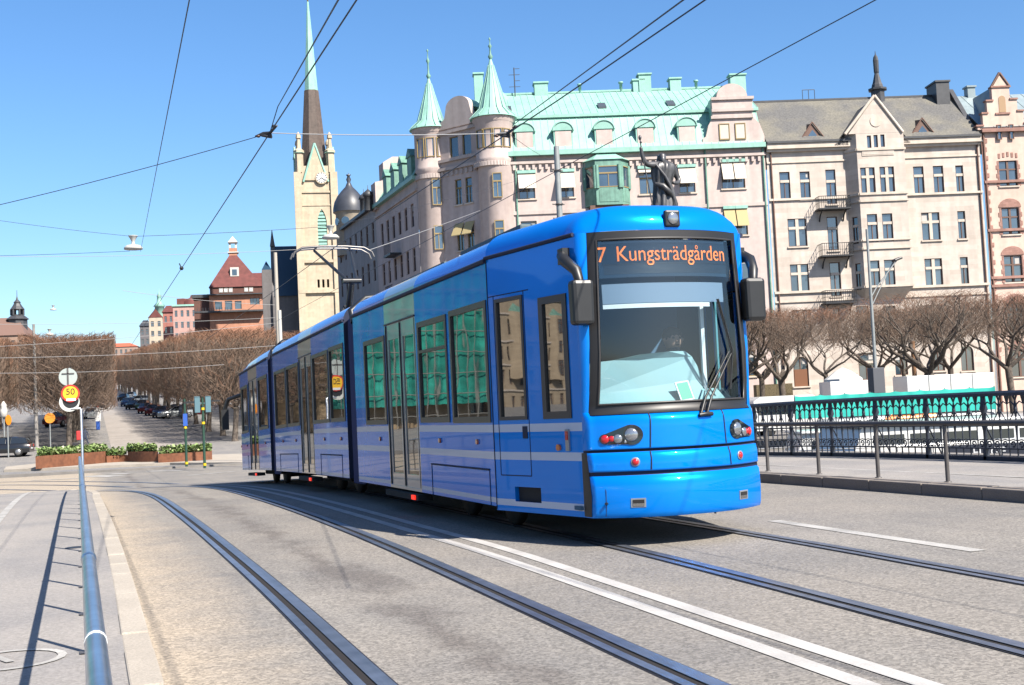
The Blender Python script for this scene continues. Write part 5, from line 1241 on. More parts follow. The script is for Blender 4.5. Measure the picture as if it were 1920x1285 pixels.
b = MB(); b.lathe([(rb_, z0s - .3), (rm, zc_)], (0, 0, 0), 8, 0, False, a0=R(22.5), a1=R(382.5)); b.lathe([(rm * 1.015, zc_ - 2.0), (rm * 1.0, zc_ - 1.9), (.18, z1s)], (0, 0, 0), 8, 1, False, a0=R(22.5), a1=R(382.5)); sp = ch.part('spire', b, [M_spire, M_copper])
b = MB(); b.lathe([(.12, -.4), (.12, .3), (.5, .7), (.5, 1.1), (.1, 1.5), (.05, 3)], (0, 0, z1s), 8); b.build('spire_finial', mat('gilt', (.6, .42, .12), .4, .8), sp)
b = MB(); nx0 = (at_y(502, 500, cY + 8).x - cP.x); nx1 = -tw + 2; zr_, zev = at_y(530, 461, cY + 8).z, at_y(530, 556, cY + 4).z
b.quad((nx0, 2, zev), (nx1, 2, zev), (nx1, 8, zr_), (nx0, 8, zr_)); b.quad((nx0, 14, zev), (nx1, 14, zev), (nx1, 8, zr_), (nx0, 8, zr_)); ch.part('nave_roof', b, M_nave)
b = MB(); b.extrude([(2.2, -1), (2.2, zev), (8, zr_ + .2), (13.8, zev), (13.8, -1)], lambda y, z: (nx0 - .4, y, z), lambda y, z: (nx0 + .4, y, z)); b.quad((nx0, 2.4, -1), (nx1, 2.4, -1), (nx1, 2.4, zev), (nx0, 2.4, zev)); b.lathe([(.5, 0), (.35, 1), (.05, 3.2)], (nx0, 8, zr_), 6); ch.part('nave_wall', b, wallmat('grey_church_wall', (.16, .15, .15)))
b = MB(); b.box(nx0 - 2.2, nx0 - .4, 3, 12, -1, cz_(500)); b.add([(nx0 - 2.2, 3, cz_(500)), (nx0 - .4, 3, cz_(500)), (nx0 - .4, 12, cz_(500)), (nx0 - 2.2, 12, cz_(500)), (nx0 - 1.3, 7.5, cz_(478))], [(0, 1, 4), (1, 2, 4), (2, 3, 4), (3, 0, 4)], 1); ch.part('annex', b, [wallmat('grey_church_wall', (.16, .15, .15)), M_nave])

# ---- brick villa with the red hipped roof, up the avenue
M_redroof = mat('red_tile_roof', (.15, .042, .036), .8, var=.18, scale=1.2, streak=((1, 1, 1.5), .1)); M_redbrick = wallmat('salmon_brick', (.52, .25, .16)); M_brown = wallmat('brown_timber', (.14, .065, .05))
vY = 262.0
def vp(px, py): p = at_y(px, py, vY); return p
v0 = vp(437, 640); vl = Bld('red_roofed_villa', 'brick house with steep red hipped roof, lantern and loggia above the bare trees', (v0.x, vY, 0), R(-9))
def vx(px): return vp(px, 560).x - v0.x
def vz(py): return vp(440, py).z
b = MB(); x0, x1, zb_, zt_ = vx(392), vx(494), vz(538), vz(474); t0, t1 = vx(431), vx(446); D = x1 - x0
b.add([(x0, 0, zb_), (x1, 0, zb_), (x1, D, zb_), (x0, D, zb_), (t0, D * .4, zt_), (t1, D * .4, zt_), (t1, D * .6, zt_), (t0, D * .6, zt_)], [(0, 1, 5, 4), (1, 2, 6, 5), (2, 3, 7, 6), (3, 0, 4, 7), (4, 5, 6, 7)]); rf = vl.part('roof', b, M_redroof)
b = MB(); xm = (t0 + t1) / 2; b.box(t0, t1, D * .4, D * .6, zt_ - 1, vz(460), 0); b.box(t0 - .3, t1 + .3, D * .38, D * .62, vz(469), vz(467), 1)
for q in (t0 + .2, t1 - .2): b.box(q - .2, q + .2, D * .42, D * .47, vz(460), vz(449), 1)
b.add([(t0 - .2, D * .38, vz(449)), (t1 + .2, D * .38, vz(449)), (t1 + .2, D * .6, vz(449)), (t0 - .2, D * .6, vz(449)), (xm, D * .5, vz(436))], [(0, 1, 4), (1, 2, 4), (2, 3, 4), (3, 0, 4), (3, 2, 1, 0)], 1); b.build('lantern', [M_redbrick, M_fr_white], rf)
b = MB(); xd = vx(441); b.box(xd - .9, xd + .9, D * .12, D * .3, vz(517), vz(500), 0); b.box(xd - .5, xd + .5, D * .12 - .05, D * .12, vz(515), vz(504), 1); b.build('dormer', [M_fr_white, M_wpane], rf)
b = MB(); b.box(x0 + .2, x1 - .3, .3, D - .3, vz(552), zb_, 0); b.box(x0 - .4, x1 + .3, -.5, D, vz(553), vz(551), 1)
vl.part('attic', b, [M_brown, M_darkroof])
for px in (415, 424, 433, 462, 471): f, g, _ = win_mesh(.8, .9, 'D', M_fr_white); o = link('window', f, vl.root, (vx(px), .25, vz(544)), 0); link('blind', MB().box(-.3, .3, -.04, -.03, -.3, .3).mesh('blind', M_white), o)
wv = [(vx(409) - x0, vz(572), 1.5, 1.7, 'S'), (vx(428) - x0, vz(572), 1.5, 1.9, 'S'), (vx(446) - x0, vz(572), 1.4, 1.7, 'S'), (vx(477) - x0, vz(566), 2.0, 1.4, 'P')]
vl.wall((x0, .4), (x1 - .2, .4), vz(700), vz(552), wv, M_redbrick, depth=.5, fm=M_fr_brown)
vl.wall((x0, D), (x0, .4), vz(700), vz(552), [], M_redbrick); vl.wall((x1 - .2, .4), (x1 - .2, D), vz(700), vz(552), [], M_redbrick)
b = MB(); b.box(x0 - 3, x1, -1.6, .3, vz(586), vz(583)); 
for k in range(14): b.tube((x0 - 2.9 + (x1 - x0 - 4) * k / 13, -1.5, vz(583)), (x0 - 2.9 + (x1 - x0 - 4) * k / 13, -1.5, vz(577)), .06, None, 4)
vl.part('balcony', b, M_darkroof)
b = MB(); b.box(x0 - 3.2, x0 + .1, 1.5, D, vz(700), vz(556)); b.box(x0 - 3.6, x0 + .1, 1, D, vz(556), vz(550), 1); vl.part('side_wing', b, [M_brown, M_darkroof])
b = MB(); b.box(x1 - 3, x1 + 6, 4, D, vz(700), vz(535), 0); b.add([(x1 - 3, 3.6, vz(535)), (x1 + 6, 3.6, vz(535)), (x1 + 6, 8, vz(505)), (x1 - 3, 8, vz(505)), (x1 + 6, D, vz(535)), (x1 - 3, D, vz(535))], [(0, 1, 2, 3), (3, 2, 4, 5)], 1); vl.part('rear_wing', b, [M_redbrick, M_redroof])

# ---- smaller houses far up the hill
def far_house(name, label, px0, px1, ptop, Y, wm, rm, cols, rows_, roof=1.5, kind='flat', depth=10, rz=-8, fm=M_fr_brown):
    a, c = at_y(px0, ptop, Y), at_y(px1, ptop, Y); B = Bld(name, label, (a.x, Y, 0), R(rz)); w = (c.x - a.x) / math.cos(R(rz)); zt = a.z; zb = street_z(Y) - 1
    wins = [(w * (i + .5) / cols, zt - 2.2 - 3.4 * j, min(1.1, w / cols * .45), 1.9, 'T') for i in range(cols) for j in range(rows_)]
    B.wall((0, 0), (w, 0), zb, zt, wins, wm, fm=fm, depth=.3); B.wall((0, depth), (0, 0), zb, zt, [(depth * .3, zt - 2.2 - 3.4 * j, 1.0, 1.9, 'T') for j in range(rows_)], wm, fm=fm); B.wall((w, 0), (w, depth), zb, zt, [], wm)
    b = MB()
    if kind == 'hip': b.add([(-.3, -.4, zt), (w + .3, -.4, zt), (w + .3, depth, zt), (-.3, depth, zt), (w * .25, depth * .5, zt + roof), (w * .75, depth * .5, zt + roof)], [(0, 1, 5, 4), (1, 2, 5), (2, 3, 4, 5), (3, 0, 4)])
    elif kind == 'gable': b.extrude([(-.3, zt), (w + .3, zt), (w / 2, zt + roof)], lambda x, z: (x, -.1, z), lambda x, z: (x, depth, z))
    else: b.box(-.3, w + .3, -.4, depth, zt, zt + roof)
    B.part('roof', b, rm); return B, w, zt
h, w, zt = far_house('pink_town_house', 'pink four storey town house with flat copper eaves below the red roofed villa', 324, 368, 575, 380, wallmat('dusty_pink', (.50, .31, .27)), M_copper, 4, 5, .5)
b = MB(); b.lathe([(3, 0), (2.6, 1.8), (.6, 3), (.5, 3.6), (.01, 3.6)], (w * .8, 4, zt), 10); b.box(1, 5, 3, 7, zt, zt + 2.6); h.part('roof_cupola', b, M_redroof)
far_house('tiled_town_house', 'narrow dark red tiled house between the pink town house and the pale gabled house', 305, 325, 586, 395, wallmat('far_red', (.40, .16, .13)), M_redroof, 2, 5, 2.5, 'hip')
h, w, zt = far_house('pale_gabled_house', 'narrow pale house with green spirelet, far up the right of the avenue', 279, 304, 596, 440, wallmat('far_cream', (.52, .44, .34)), M_redroof, 2, 4, 3, 'gable')
b = MB(); b.lathe([(1.6, -2), (1.6, 2), (2.1, 2.2), (.9, 3.6), (.7, 5.4), (.9, 5.6), (.1, 7.5), (.05, 9)], (w * .75, 4, zt + 2), 8); h.part('spirelet', b, M_copper)
far_house('dark_town_house', 'small dark house lowest in the row far up the avenue', 262, 280, 612, 460, wallmat('far_grey', (.16, .15, .16)), M_darkroof, 2, 4, 2.5, 'hip')
far_house('orange_roofed_house', 'low long house with orange tiled roof at the top of the avenue', 186, 258, 652, 600, wallmat('far_ochre', (.36, .25, .2)), mat('orange_tiles', (.55, .14, .07), .8), 8, 2, 2.2, 'hip', 16)
h, w, zt = far_house('brown_public_building', 'large brown building with a dark open spire, behind the trees at far left', -70, 46, 632, 330, wallmat('far_brown', (.36, .24, .18)), mat('brown_roof', (.22, .13, .10), .8), 8, 3, 5.5, 'hip', 26)
kx = at_y(22, 600, 340).x - at_y(-70, 632, 330).x
zz = lambda py: at_y(22, py, 340).z
b = MB(); b.lathe([(2.4, zt - 2), (2.4, zz(601)), (2.9, zz(600)), (1.9, zz(594)), (1.3, zz(591))], (kx, 11, 0), 8, 0, False)
for k in range(6): a = k * math.pi / 3; b.tube((kx + 1.5 * math.cos(a), 11 + 1.5 * math.sin(a), zz(592)), (kx + 1.5 * math.cos(a), 11 + 1.5 * math.sin(a), zz(582)), .3, None, 5)
b.lathe([(1.7, zz(582)), (1.8, zz(581)), (1.2, zz(575)), (.8, zz(570)), (.9, zz(568)), (.3, zz(563)), (.08, zz(556)), (.05, zz(545))], (kx, 11, 0), 8, 0, False); h.part('spire', b, M_darkroof)

# ---- houses left of the picture: they are what the tram's side mirrors
M_tan = wallmat('tan_stone', (.46, .34, .21), .14, 1.4, .45)
def mirror_house(label, Xa, Xb, Hh, wm, net=False):
    pa = Vector((Xa, 106.7 - .298 * Xa)); ln = (Xb - Xa) / math.cos(RZ); B = Bld('green_netted_building' if net else 'tan_apartment_building', label, (pa.x, pa.y, 0), RZ)
    n = int(ln / 3.4); wins = [(ln * (i + .5) / n, 2.2 + 4.1 * j, 1.7 if i % 3 == 1 else 1.2, 2.4, 'X' if i % 3 == 1 else 'T') for i in range(n) for j in range(int(Hh / 4.1))]
    if net: wins = wins[:10]
    if len(wins) > 90: wins = wins[:90]
    B.wall((0, 0), (ln, 0), ZG, Hh, wins, wm, fm=M_fr_brown, depth=.35)
    B.wall((0, 12), (0, 0), ZG, Hh, [], wm); B.wall((ln, 0), (ln, 12), ZG, Hh, [], wm)
    b = MB(); b.add([(-.3, -.4, Hh), (ln + .3, -.4, Hh), (ln + .3, 12, Hh), (-.3, 12, Hh), (4, 5, Hh + 5), (ln - 4, 5, Hh + 5)], [(0, 1, 5, 4), (1, 2, 5), (2, 3, 4, 5), (3, 0, 4)]); B.part('roof', b, M_darkroof)
    for j in range(1, int(Hh / 4.1) + 1): B.ledge((0, 0), (ln, 0), 4.1 * j, .25, .2, M_creamtrim)
    if not net:
        for k in range(int(ln / 14)):
            x = 7 + 14 * k; b = MB(); pl = [(x - 2, 0), (x - 1.2, -1.3), (x + 1.2, -1.3), (x + 2, 0)]
            b.extrude(pl, lambda X, Y: (X, Y, 6), lambda X, Y: (X, Y, 17)); b.add([(X, Y, 17) for X, Y in pl] + [(x, 0, 18.5)], [(0, 1, 4), (1, 2, 4), (2, 3, 4)], 1)
            bw_ = B.part('bay', b, [wm, M_copper_d])
            for j in range(3): f, g, _ = win_mesh(1.6, 2.2, 'X', M_fr_brown); o = link('window', f, B.root, (x, -1.32, 8 + 3.6 * j), 0); link('pane', g, o)
    else:
        M_net = mat('green_debris_net', (.02, .30, .23), .7, var=.25, scale=1.2, var2=.3, scale2=.3, streak=((1.5, 1.5, .2), .25))
        b = MB(); rows = [[(ln * i / 60, -1.3 - .16 * math.sin(i * 1.7 + j) - .1 * math.sin(i * .6 + j * 2), 2 + (Hh) * j / 12) for i in range(61)] for j in range(13)]; b.grid(rows, 0, True); B.part('debris_net', b, M_net)
        b = MB()
        for i in range(0, 21): b.tube((ln * i / 20, -1.62, ZG), (ln * i / 20, -1.62, Hh + 2), .06, None, 5)
        for j in range(12): b.tube((0, -1.62, 2 * j + 1), (ln, -1.62, 2 * j + 1), .05, None, 5)
        B.part('scaffold', b, mat('scaffold_tube', (.4, .38, .34), .5, .4))
mirror_house('building wrapped in green netting and scaffold, mirrored in the tram windows', -34, -12, 22, M_tan, True)
mirror_house('tan apartment building with copper capped bays, left of the netted scaffold', -78, -36, 21, M_tan)
mirror_house('tan apartment building with copper capped bays, further along beyond its twin', -150, -82, 20, wallmat('tan_stone_pale', (.50, .40, .28), .14, 1.4, .45))
mirror_house('long tan apartment building at the end of the waterfront, mirrored in the cab windows', -235, -155, 21, M_tan)
# ------------------------------------------------------------------ bridge furniture
M_tube = mat('galvanised_tube', (0.80, 0.85, 0.90), .33, 1.0, var=.14, scale=14, streak=((60, 2, 60), .12))
M_post = mat('grey_brown_post', (0.13, 0.12, 0.115), .5, .3, var=.1, scale=9)
M_ironfence = mat('dark_fence_iron', (0.035, 0.042, 0.06), .42, var=.2, scale=14)
M_bronze = mat('dark_bronze', (0.10, 0.10, 0.105), .42, .35, var=.35, scale=5)
M_pole = mat('painted_grey_pole', (0.32, 0.34, 0.34), .5, .2, var=.1, scale=5)

hr_ = thing('tubular_handrail', 'long shiny steel tube handrail on slim posts along the left pavement', 'handrail', (.026, 8, 0))
def hT(y): return .93 + deck(y)
b = MB(); b.path([(0, y - 8, hT(y)) for y in [-6, 0, 4, 8, 12, 16, 18, 20, 22, 24, 26, 28, 30, 32, 33.4]] + [(0, 25.6, hT(33.5) - .1), (0, 25.6, deck(33.6) + .1)], .0245, 14); b.build('rail_tube', M_tube, hr_)
pm = MB().tube((0, 0, .08), (0, 0, .92), .021, None, 8).add([(-.05, -.05, .108), (.05, -.05, .108), (.05, .05, .108), (-.05, .05, .108)], [(0, 1, 2, 3)]).mesh('post', M_post)
for k in range(-5, 17): y = 7.73 + 1.58 * k; link('post', pm, hr_, (0, y - 8, deck(y)))
b = MB(); b.tube((0, 2.99 - 8, .93), (0, 3.012 - 8, .93), .0258, None, 14); b.build('white_tape', M_white, hr_)
for y in (4.9, 10.8, 16.8, 22.8): b = MB(); b.lathe([(.0245, -.06), (.028, -.05), (.028, .05), (.0245, .06)], (0, 0, 0), 14); b.v = [(v[0], y - 8 + v[2], hT(y) + v[1]) for v in b.v]; b.build('joint_sleeve', M_tube, hr_)
g = at_z(143, 1027, .1); b = MB(); b.lathe([(.001, .104), (.11, .106), (.12, .104), (.12, .09)], (g.x, g.y, 0), 20); o = b.build('drain_cover', M_iron); tag(o, 'small dark round drain cover in the left pavement', 'drain cover')

rr_ = thing('pavement_handrail', 'grey tube handrail on round posts along the kerb right of the tram', 'handrail', (10.95, 15, 0))
b = MB(); b.path([(0, y - 15, .93 + deck(y)) for y in [0, 6, 12, 16, 18, 20, 22, 24, 26, 28, 32, 36, 40, 48]], .036, 12); b.build('rail_tube', M_post, rr_)
pm = MB().tube((0, 0, .1), (0, 0, .915), .029, None, 10).lathe([(.05, .14), (.05, .15), (.03, .155)], (0, 0, 0), 10).mesh('post', M_post)
ysp = [at_z(x, y, .14).y for x, y in ((1863, 920), (1716, 908), (1597, 899), (1488, 893))]; st_ = (ysp[3] - ysp[0]) / 3
for k in range(-5, 14): y = ysp[0] + st_ * k; link('post', pm, rr_, (0, y - 15, deck(y)))

# ornamental cast fence: pointed leaf arches above, slim bars and scrolls below
fe = thing('ornamental_iron_fence', 'black cast iron bridge fence with leaf arches and scrolls, behind the right handrail', 'fence', (14.5, 20, 0))
MW = .375
def motif(b, u0):
    def pth(pts, r, n=4): b.path([(0, u0 + u, z) for u, z in pts], r, n, 0, True, False)
    h = MW / 2
    pth([(0, .07), (0, 1.08)], .011)
    for s in (-1, 1):
        pth([(0, .62), (s * .08, .72), (s * h, .86)], [.014, .009, .013])
        pth([(s * h, .84), (s * h * .86, .93), (s * h * .45, .985), (0, .94)], [.015, .013, .012, .010])
        pth([(s * h, .99), (s * h * .8, 1.08)], [.008, .02])
        pth([(s * h * .5, .27 + .052 * 0), (s * h * .5 + .045, .275), (s * h * .5 + .03, .315), (s * h * .5 - .02, .32), (s * h * .5 - .045, .28), (s * h * .5 - .025, .235), (s * h * .5 + .02, .235)], .014)
        pth([(s * h * .1, .34), (s * h * .5, .355), (s * h * .9, .34)], .012)
    pth([(0, 1.09), (0, 1.03), (0, .97), (0, .92)], [.05, .036, .022, .006], 6)
    pth([(h, .70), (h, .79), (h, .86), (h, .95), (h, 1.02)], [.010, .026, .034, .02, .008], 6)
    pth([(h, .70), (h, .60), (h, .42), (h, .21)], [.014, .024, .017, .010], 5)
    pth([(h, .21), (h, .05)], .014)
b = MB()
for k in range(4): motif(b, MW * (k + .5))
b.box(-.03, .03, 0, 1.5, .19, .215); b.box(-.022, .022, 0, 1.5, .575, .605); b.box(-.04, .04, 0, 1.5, 0, .07)
pmesh = b.mesh('panel', M_ironfence)
b = MB(); b.box(-.04, .04, -.035, .035, 0, .19); b.lathe([(.03, .19), (.034, .5), (.05, .58), (.04, .64), (.036, .78), (.07, .86), (.05, .95), (.04, 1.08)], (0, 0, 0), 8); b.path([(.04, 0, .55), (.3, 0, .04)], .016, 5)
pomesh = b.mesh('fence_post', M_ironfence)
for k in range(-14, 29):
    y = 20 + 1.5 * k; sl = (deck(y + 1.5) - deck(y)) / 1.5
    p = link('panel', pmesh, fe, (0, y - 20, deck(y) + .14)); p.rotation_euler = (math.atan(sl), 0, 0)
    link('fence_post', pomesh, fe, (0, y - 20, deck(y) + .14))
b = MB(); b.grid([[(x, y - 20, deck(y) + .14 + z) for x, z in ((-.06, 1.08), (-.06, 1.13), (-.03, 1.165), (.03, 1.165), (.06, 1.13), (.06, 1.08))] for y in range(-1, 64, 3)], 0, False, closed=True); b.build('top_rail', M_ironfence, fe)

# ---- statue on its column
SY = 29.9
def sp_(cx, cy, dy=0): p = at_y(1080 + cx / 4.015, 120 + cy / 4.015, SY + dy); return p
s0 = sp_(660, 1000); SX = s0.x
st = thing('bronze_statue', 'dark bronze robed figure with raised arm holding a staff, standing above the tram roof', 'statue', (SX, SY, 0))
def sv(cx, cy, dy=0): p = sp_(cx, cy); return (p.x - SX, dy, p.z)
px1 = (sp_(760, 900).x - sp_(660, 900).x) / 100            # metres per enlarged pixel
rows = []
for cy, cx, w in ((1335, 672, 92), (1250, 672, 96), (1150, 668, 88), (1060, 665, 80), (1000, 660, 72), (950, 655, 62), (905, 650, 60), (860, 652, 70), (810, 655, 82), (770, 655, 80), (745, 655, 58), (728, 652, 28)):
    c = sv(cx, cy); row = []
    for k in range(48):
        a = 2 * math.pi * k / 48; fo = 1 + (.16 if cy > 900 else .10) * math.sin(9 * a + cy * .012) + .08 * math.sin(17 * a - cy * .02)
        row.append((c[0] + w * px1 * math.cos(a) * fo, w * px1 * .72 * math.sin(a) * fo, c[2]))
    rows.append(row)
b = MB(); b.grid(rows, 0, True, closed=True); b.add(rows[0], [tuple(range(48))[::-1]])
def spath(b, pts, r, n=8): b.path([sv(*p) for p in pts], [q * px1 for q in r], n)
rb_ = b.build('robe', M_bronze, st)
b = MB(); 
for k in range(5): spath(b, [(585 + k * 12, 770 + k * 14, -.16), (640 + k * 13, 860 + k * 22, -.26), (690 + k * 8, 950 + k * 30, -.24), (720 - k * 4, 1040 + k * 30, -.2)], [9, 11, 11, 6])
spath(b, [(585, 905, -.1), (625, 930, -.24), (680, 985, -.26), (735, 1040, -.12)], [10, 20, 18, 8])
b.build('robe_fold', M_bronze, rb_)
arm = skin_body('arms', [(*sv(655, 765), .11)] + [(*sv(600, 765, -.03), .12), (*sv(515, 762, -.1), .075), (*sv(487, 710, -.12), .06), (*sv(474, 655, -.14), .045), (*sv(470, 632, -.14), .05), (*sv(715, 775, -.02), .12), (*sv(762, 850, .0), .085), (*sv(772, 888, -.04), .07), (*sv(735, 908, -.16), .055), (*sv(700, 905, -.2), .05)], [(0, 1), (1, 2), (2, 3), (3, 4), (4, 5), (0, 6), (6, 7), (7, 8), (8, 9), (9, 10)], M_bronze, st)
b = MB(); c = sv(650, 704); b.ball(c, 25 * px1, 12, 0, 1.25); spath(b, [(648, 686, .05), (652, 725, .12), (665, 765, .2), (680, 800, .24)], [26, 30, 26, 10], 10); spath(b, [(640, 715, -.1), (636, 735, -.15), (640, 760, -.14)], [18, 16, 5])
b.build('head', M_bronze, st)
b = MB(); spath(b, [(463, 570, -.15), (478, 680, -.15), (515, 860, -.15), (556, 1065, -.15), (610, 1330, -.15)], [4.5] * 5, 7); c = sv(463, 565, -.15); b.ball(c, 11 * px1, 8, 0, 1.6); b.ball(sv(470, 600, -.15), 8 * px1, 8); b.build('staff', M_bronze, st)
zp = sv(670, 1335)[2]; col_ = thing('statue_column', 'grey granite column carrying the bronze statue, beside the iron fence', 'column', (SX, SY, 0))
zb = deck(SY)
b = MB(); b.lathe([(.34, zb + 1.6), (.31, zp - .75), (.36, zp - .7), (.36, zp - .6), (.5, zp - .4), (.5, zp - .3)], (0, 0, 0), 20); b.build('shaft', M_stone, col_)
b = MB(); b.box(-.58, .58, -.58, .58, zb - .8, zb + 1.3); b.box(-.48, .48, -.48, .48, zb + 1.3, zb + 1.6); b.box(-.55, .55, -.55, .55, zp - .3, zp); b.build('pedestal', M_stone, col_, bevel=.03)

# ---- poles, lamps and overhead wires
def pole(name, label, px, Y, py_top, r0=.11, r1=.07, base=None, m=None, cat='pole', group=None):
    p = at_y(px, py_top, Y); z0 = base if base is not None else (deck(Y) if Y < 70 else street_z(Y))
    t = thing(name, label, cat, (p.x, Y, 0), 0, group); b = MB(); b.tube((0, 0, z0), (0, 0, p.z), r0, r1, 10); b.lathe([(r0 * 2, z0), (r0 * 2, z0 + .25), (r0, z0 + .3)], (0, 0, 0), 10); b.build('shaft', m or M_pole, t); return t, p
t, p = pole('catenary_mast', 'pale grey mast rising behind the tram roof in front of the pink building', 1043, 40, 275, .13, .10)
b = MB()
for z in (p.z - .9, p.z - 2.1, p.z - 2.6): b.lathe([(.10, z), (.14, z), (.14, z + .06), (.1, z + .06)], (0, 0, 0), 10); b.tube((-.25, 0, z + .03), (.2, 0, z + .03), .025)
b.build('collar', M_post, t)
pole('catenary_mast', 'tall cream mast in front of the dark church nave', 516, 66, 474, .13, .1, m=mat('cream_pole', (.46, .42, .36), .6))
pole('catenary_mast', 'short white mast beside the tall cream one in front of the church', 524, 60, 582, .1, .09, m=mat('pale_pole', (.55, .55, .52), .6))
lp = at_street(69, 845); t, p = pole('street_pole', 'tall grey pole on the left pavement before the bare avenue trees', 63, lp.y, 608, .16, .1, m=mat('weathered_pole', (.30, .28, .26), .7, var=.25, scale=1.5))
# lamp post on the quay with switch box and two-armed head
t, p = pole('quay_lamp_post', 'tall grey lamp post with angled arm and dark box, before the limestone building', 1625, 58, 430, .11, .07, -.97)
b = MB(); zb, zt = at_y(1640, 738, 58).z, at_y(1640, 690, 58).z; b.box(-.38, .38, -.28, .28, zb, zt); b.build('switch_box', mat('dark_grey_box', (.09, .095, .11), .6), t, bevel=.03)
b = MB(); a1, h1 = at_y(1632, 555, 58), at_y(1678, 488, 58); b.path([(0, 0, a1.z - .1), (.35, 0, a1.z + .4), (h1.x - p.x, -.2, h1.z)], .04, 6); b.path([(0, 0, a1.z - .6), (.5, 0, a1.z + .2), (h1.x - p.x, .1, h1.z)], .03, 6); b.build('lamp_arm', M_pole, t)
b = MB(); b.box(-.2, .35, -.18, .18, -.06, .08); o = b.build('lamp_head', M_frame, t, bevel=.04); o.location = (h1.x - p.x, -.1, h1.z); o.rotation_euler = (0, R(-18), 0)

M_shade = mat('pale_lamp_shade', (.55, .54, .50), .5); M_wire = mat('overhead_wire', (.05, .055, .065), .5, .3); M_wire_l = mat('pale_span_wire', (.36, .36, .36), .5)
def hang_lamp(px, py, Y, label, sc=1.0):
    p = at_y(px, py, Y); t = thing('hanging_street_lamp', label, 'street lamp', p, 0, 'lamps hung over the street')
    b = MB(); b.lathe([(.05 * sc, .0), (.12 * sc, .05 * sc), (.2 * sc, .09 * sc), (.27 * sc, .02 * sc), (.27 * sc, -.03 * sc), (.02, -.06 * sc)], (0, 0, 0), 20, 0); b.build('lamp_shade', M_shade, t)
    b = MB(); b.lathe([(.09 * sc, .06 * sc), (.05 * sc, .16 * sc), (.05 * sc, .22 * sc), (.13 * sc, .36 * sc), (.15 * sc, .38 * sc), (.01, .38 * sc)], (0, 0, 0), 12); b.build('hanger', M_shade, t)
    return p
l1 = hang_lamp(250, 466, 38, 'pale dish lamp hanging alone in the sky at left')
l2 = hang_lamp(620, 446, 38, 'pale dish lamp hanging before the church tower louvres')
hang_lamp(93, 628, 112, 'small pale lamp against the sky above the left trees', 1.3); hang_lamp(160, 678, 120, 'small white lamp hanging before the left trees', 1.3)
hang_lamp(100, 581, 80, 'thin pale lamp seen edge on high above the left trees', .7)
def wire(label, pts, r=.009, m=None, cat='wire'):
    b = MB(); b.path(pts, r, 6); o = b.build('overhead_wire', m or M_wire); return tag(o, label, cat)
def sag(a, c, d, n=12): a, c = Vector(a), Vector(c); return [a.lerp(c, k / n) - Vector((0, 0, d * 4 * (k / n) * (1 - k / n))) for k in range(n + 1)]
ZW = 5.2; X1, X2 = 2.51, 5.74
wire('dark contact wire running from top centre down to the far left street', [(X1, -6, ZW), (X1, 12, ZW), (X1, 62, ZW)], .0085)
wire('dark contact wire sloping down over the tram roof to its pantograph', [(X2, -6, ZW), (X2, 14, ZW), (X2, 28.1, ZW + .12), (X2, 62, ZW)], .0085)
wire('thin feeder wire crossing the sky above the limestone building', [(7.42, -6, ZW), (7.42, 14, ZW), (7.42, 50, ZW)], .006)
J1 = at_x(505, 225, X1); J2 = at_x(952, 236, X2); J1.z = ZW; J2.z = ZW + .02
wire('upper wire just above the contact wire, meeting it at the left joint', [at_y(640, -10, 7), at_y(521, 200, J1.y - .5), J1], .006)
wire('upper wire just above the right contact wire, meeting it at the joint', [at_y(1295, -10, 6.5), J2 + Vector((0, -.2, .06))], .006)
wire('pale cross wire between the two joints before the turrets', sag(J1, J2, .03), .006, M_wire_l)
wire('cross wire rising from the left edge to the left joint', sag(at_y(-160, 420, J1.y + 3), J1, .05), .005)
wire('cross wire from the right joint toward the mast behind', sag(J2, at_y(1043, 300, 40), .1), .004)
for nm_, J, d in (('left', J1, -1), ('right', J2, 1)):
    t = thing('wire_joint', 'dark insulated clamp where the wires meet in the sky at %s' % ('left of the spire' if d < 0 else 'the right turret'), 'wire clamp', J)
    b = MB(); b.path([(-.18, .1, -.03), (-.08, .05, .0), (0, 0, 0), (.05, -.3, .03)], [.012, .025, .022, .012], 8); b.ball((0, 0, -.03), .03, 8); b.ball((.02, -.25, .03), .025, 8); b.tube((-.1, .06, -.02), (.02, -.02, -.06), .02); b.build('clamp', M_iron, t)
    b = MB(); b.ball((-.14, .08, -.03), .028, 8, 0, .7); b.ball((.03, -.16, .04), .024, 8, 0, .7); b.build('insulator', mat('brown_insulator', (.10, .05, .03), .4), t)
c_ = at_x(340, 490, X1); c_.z = ZW; t = thing('wire_joint', 'small clamp on the contact wire above the red roofed house', 'wire clamp', c_); b = MB(); b.ball((0, 0, 0), .05, 8); b.tube((0, 0, 0), (-.05, 0, .12), .015); b.build('clamp', M_iron, t); 
wire('thin cable from the top edge straight down to the left lamp', [at_y(357, -10, 9), l1 + Vector((.2, -.05, -.1))], .005)
wire('dark span between the two dish lamps', sag(l1 + Vector((0, 0, .36)), l2 + Vector((0, 0, .36)), .03), .007)
wire('thin span from the left edge to the left dish lamp', sag(at_y(-80, 402, 38), l1 + Vector((0, 0, .36)), .04), .006)
wire('pale cable passing just under the left dish lamp', sag(at_y(-60, 481, 40), l1 + Vector((-.1, 0, -.08)), .02), .006); wire('thin span from the right dish lamp to the pink building', sag(l2 + Vector((0, 0, .36)), at_y(1000, 330, 70), .1), .006)
wire('pale cable from the pantograph up to the pink building', sag(at_y(690, 470, 30), at_y(900, 395, 60), .02), .010, M_wire_l)
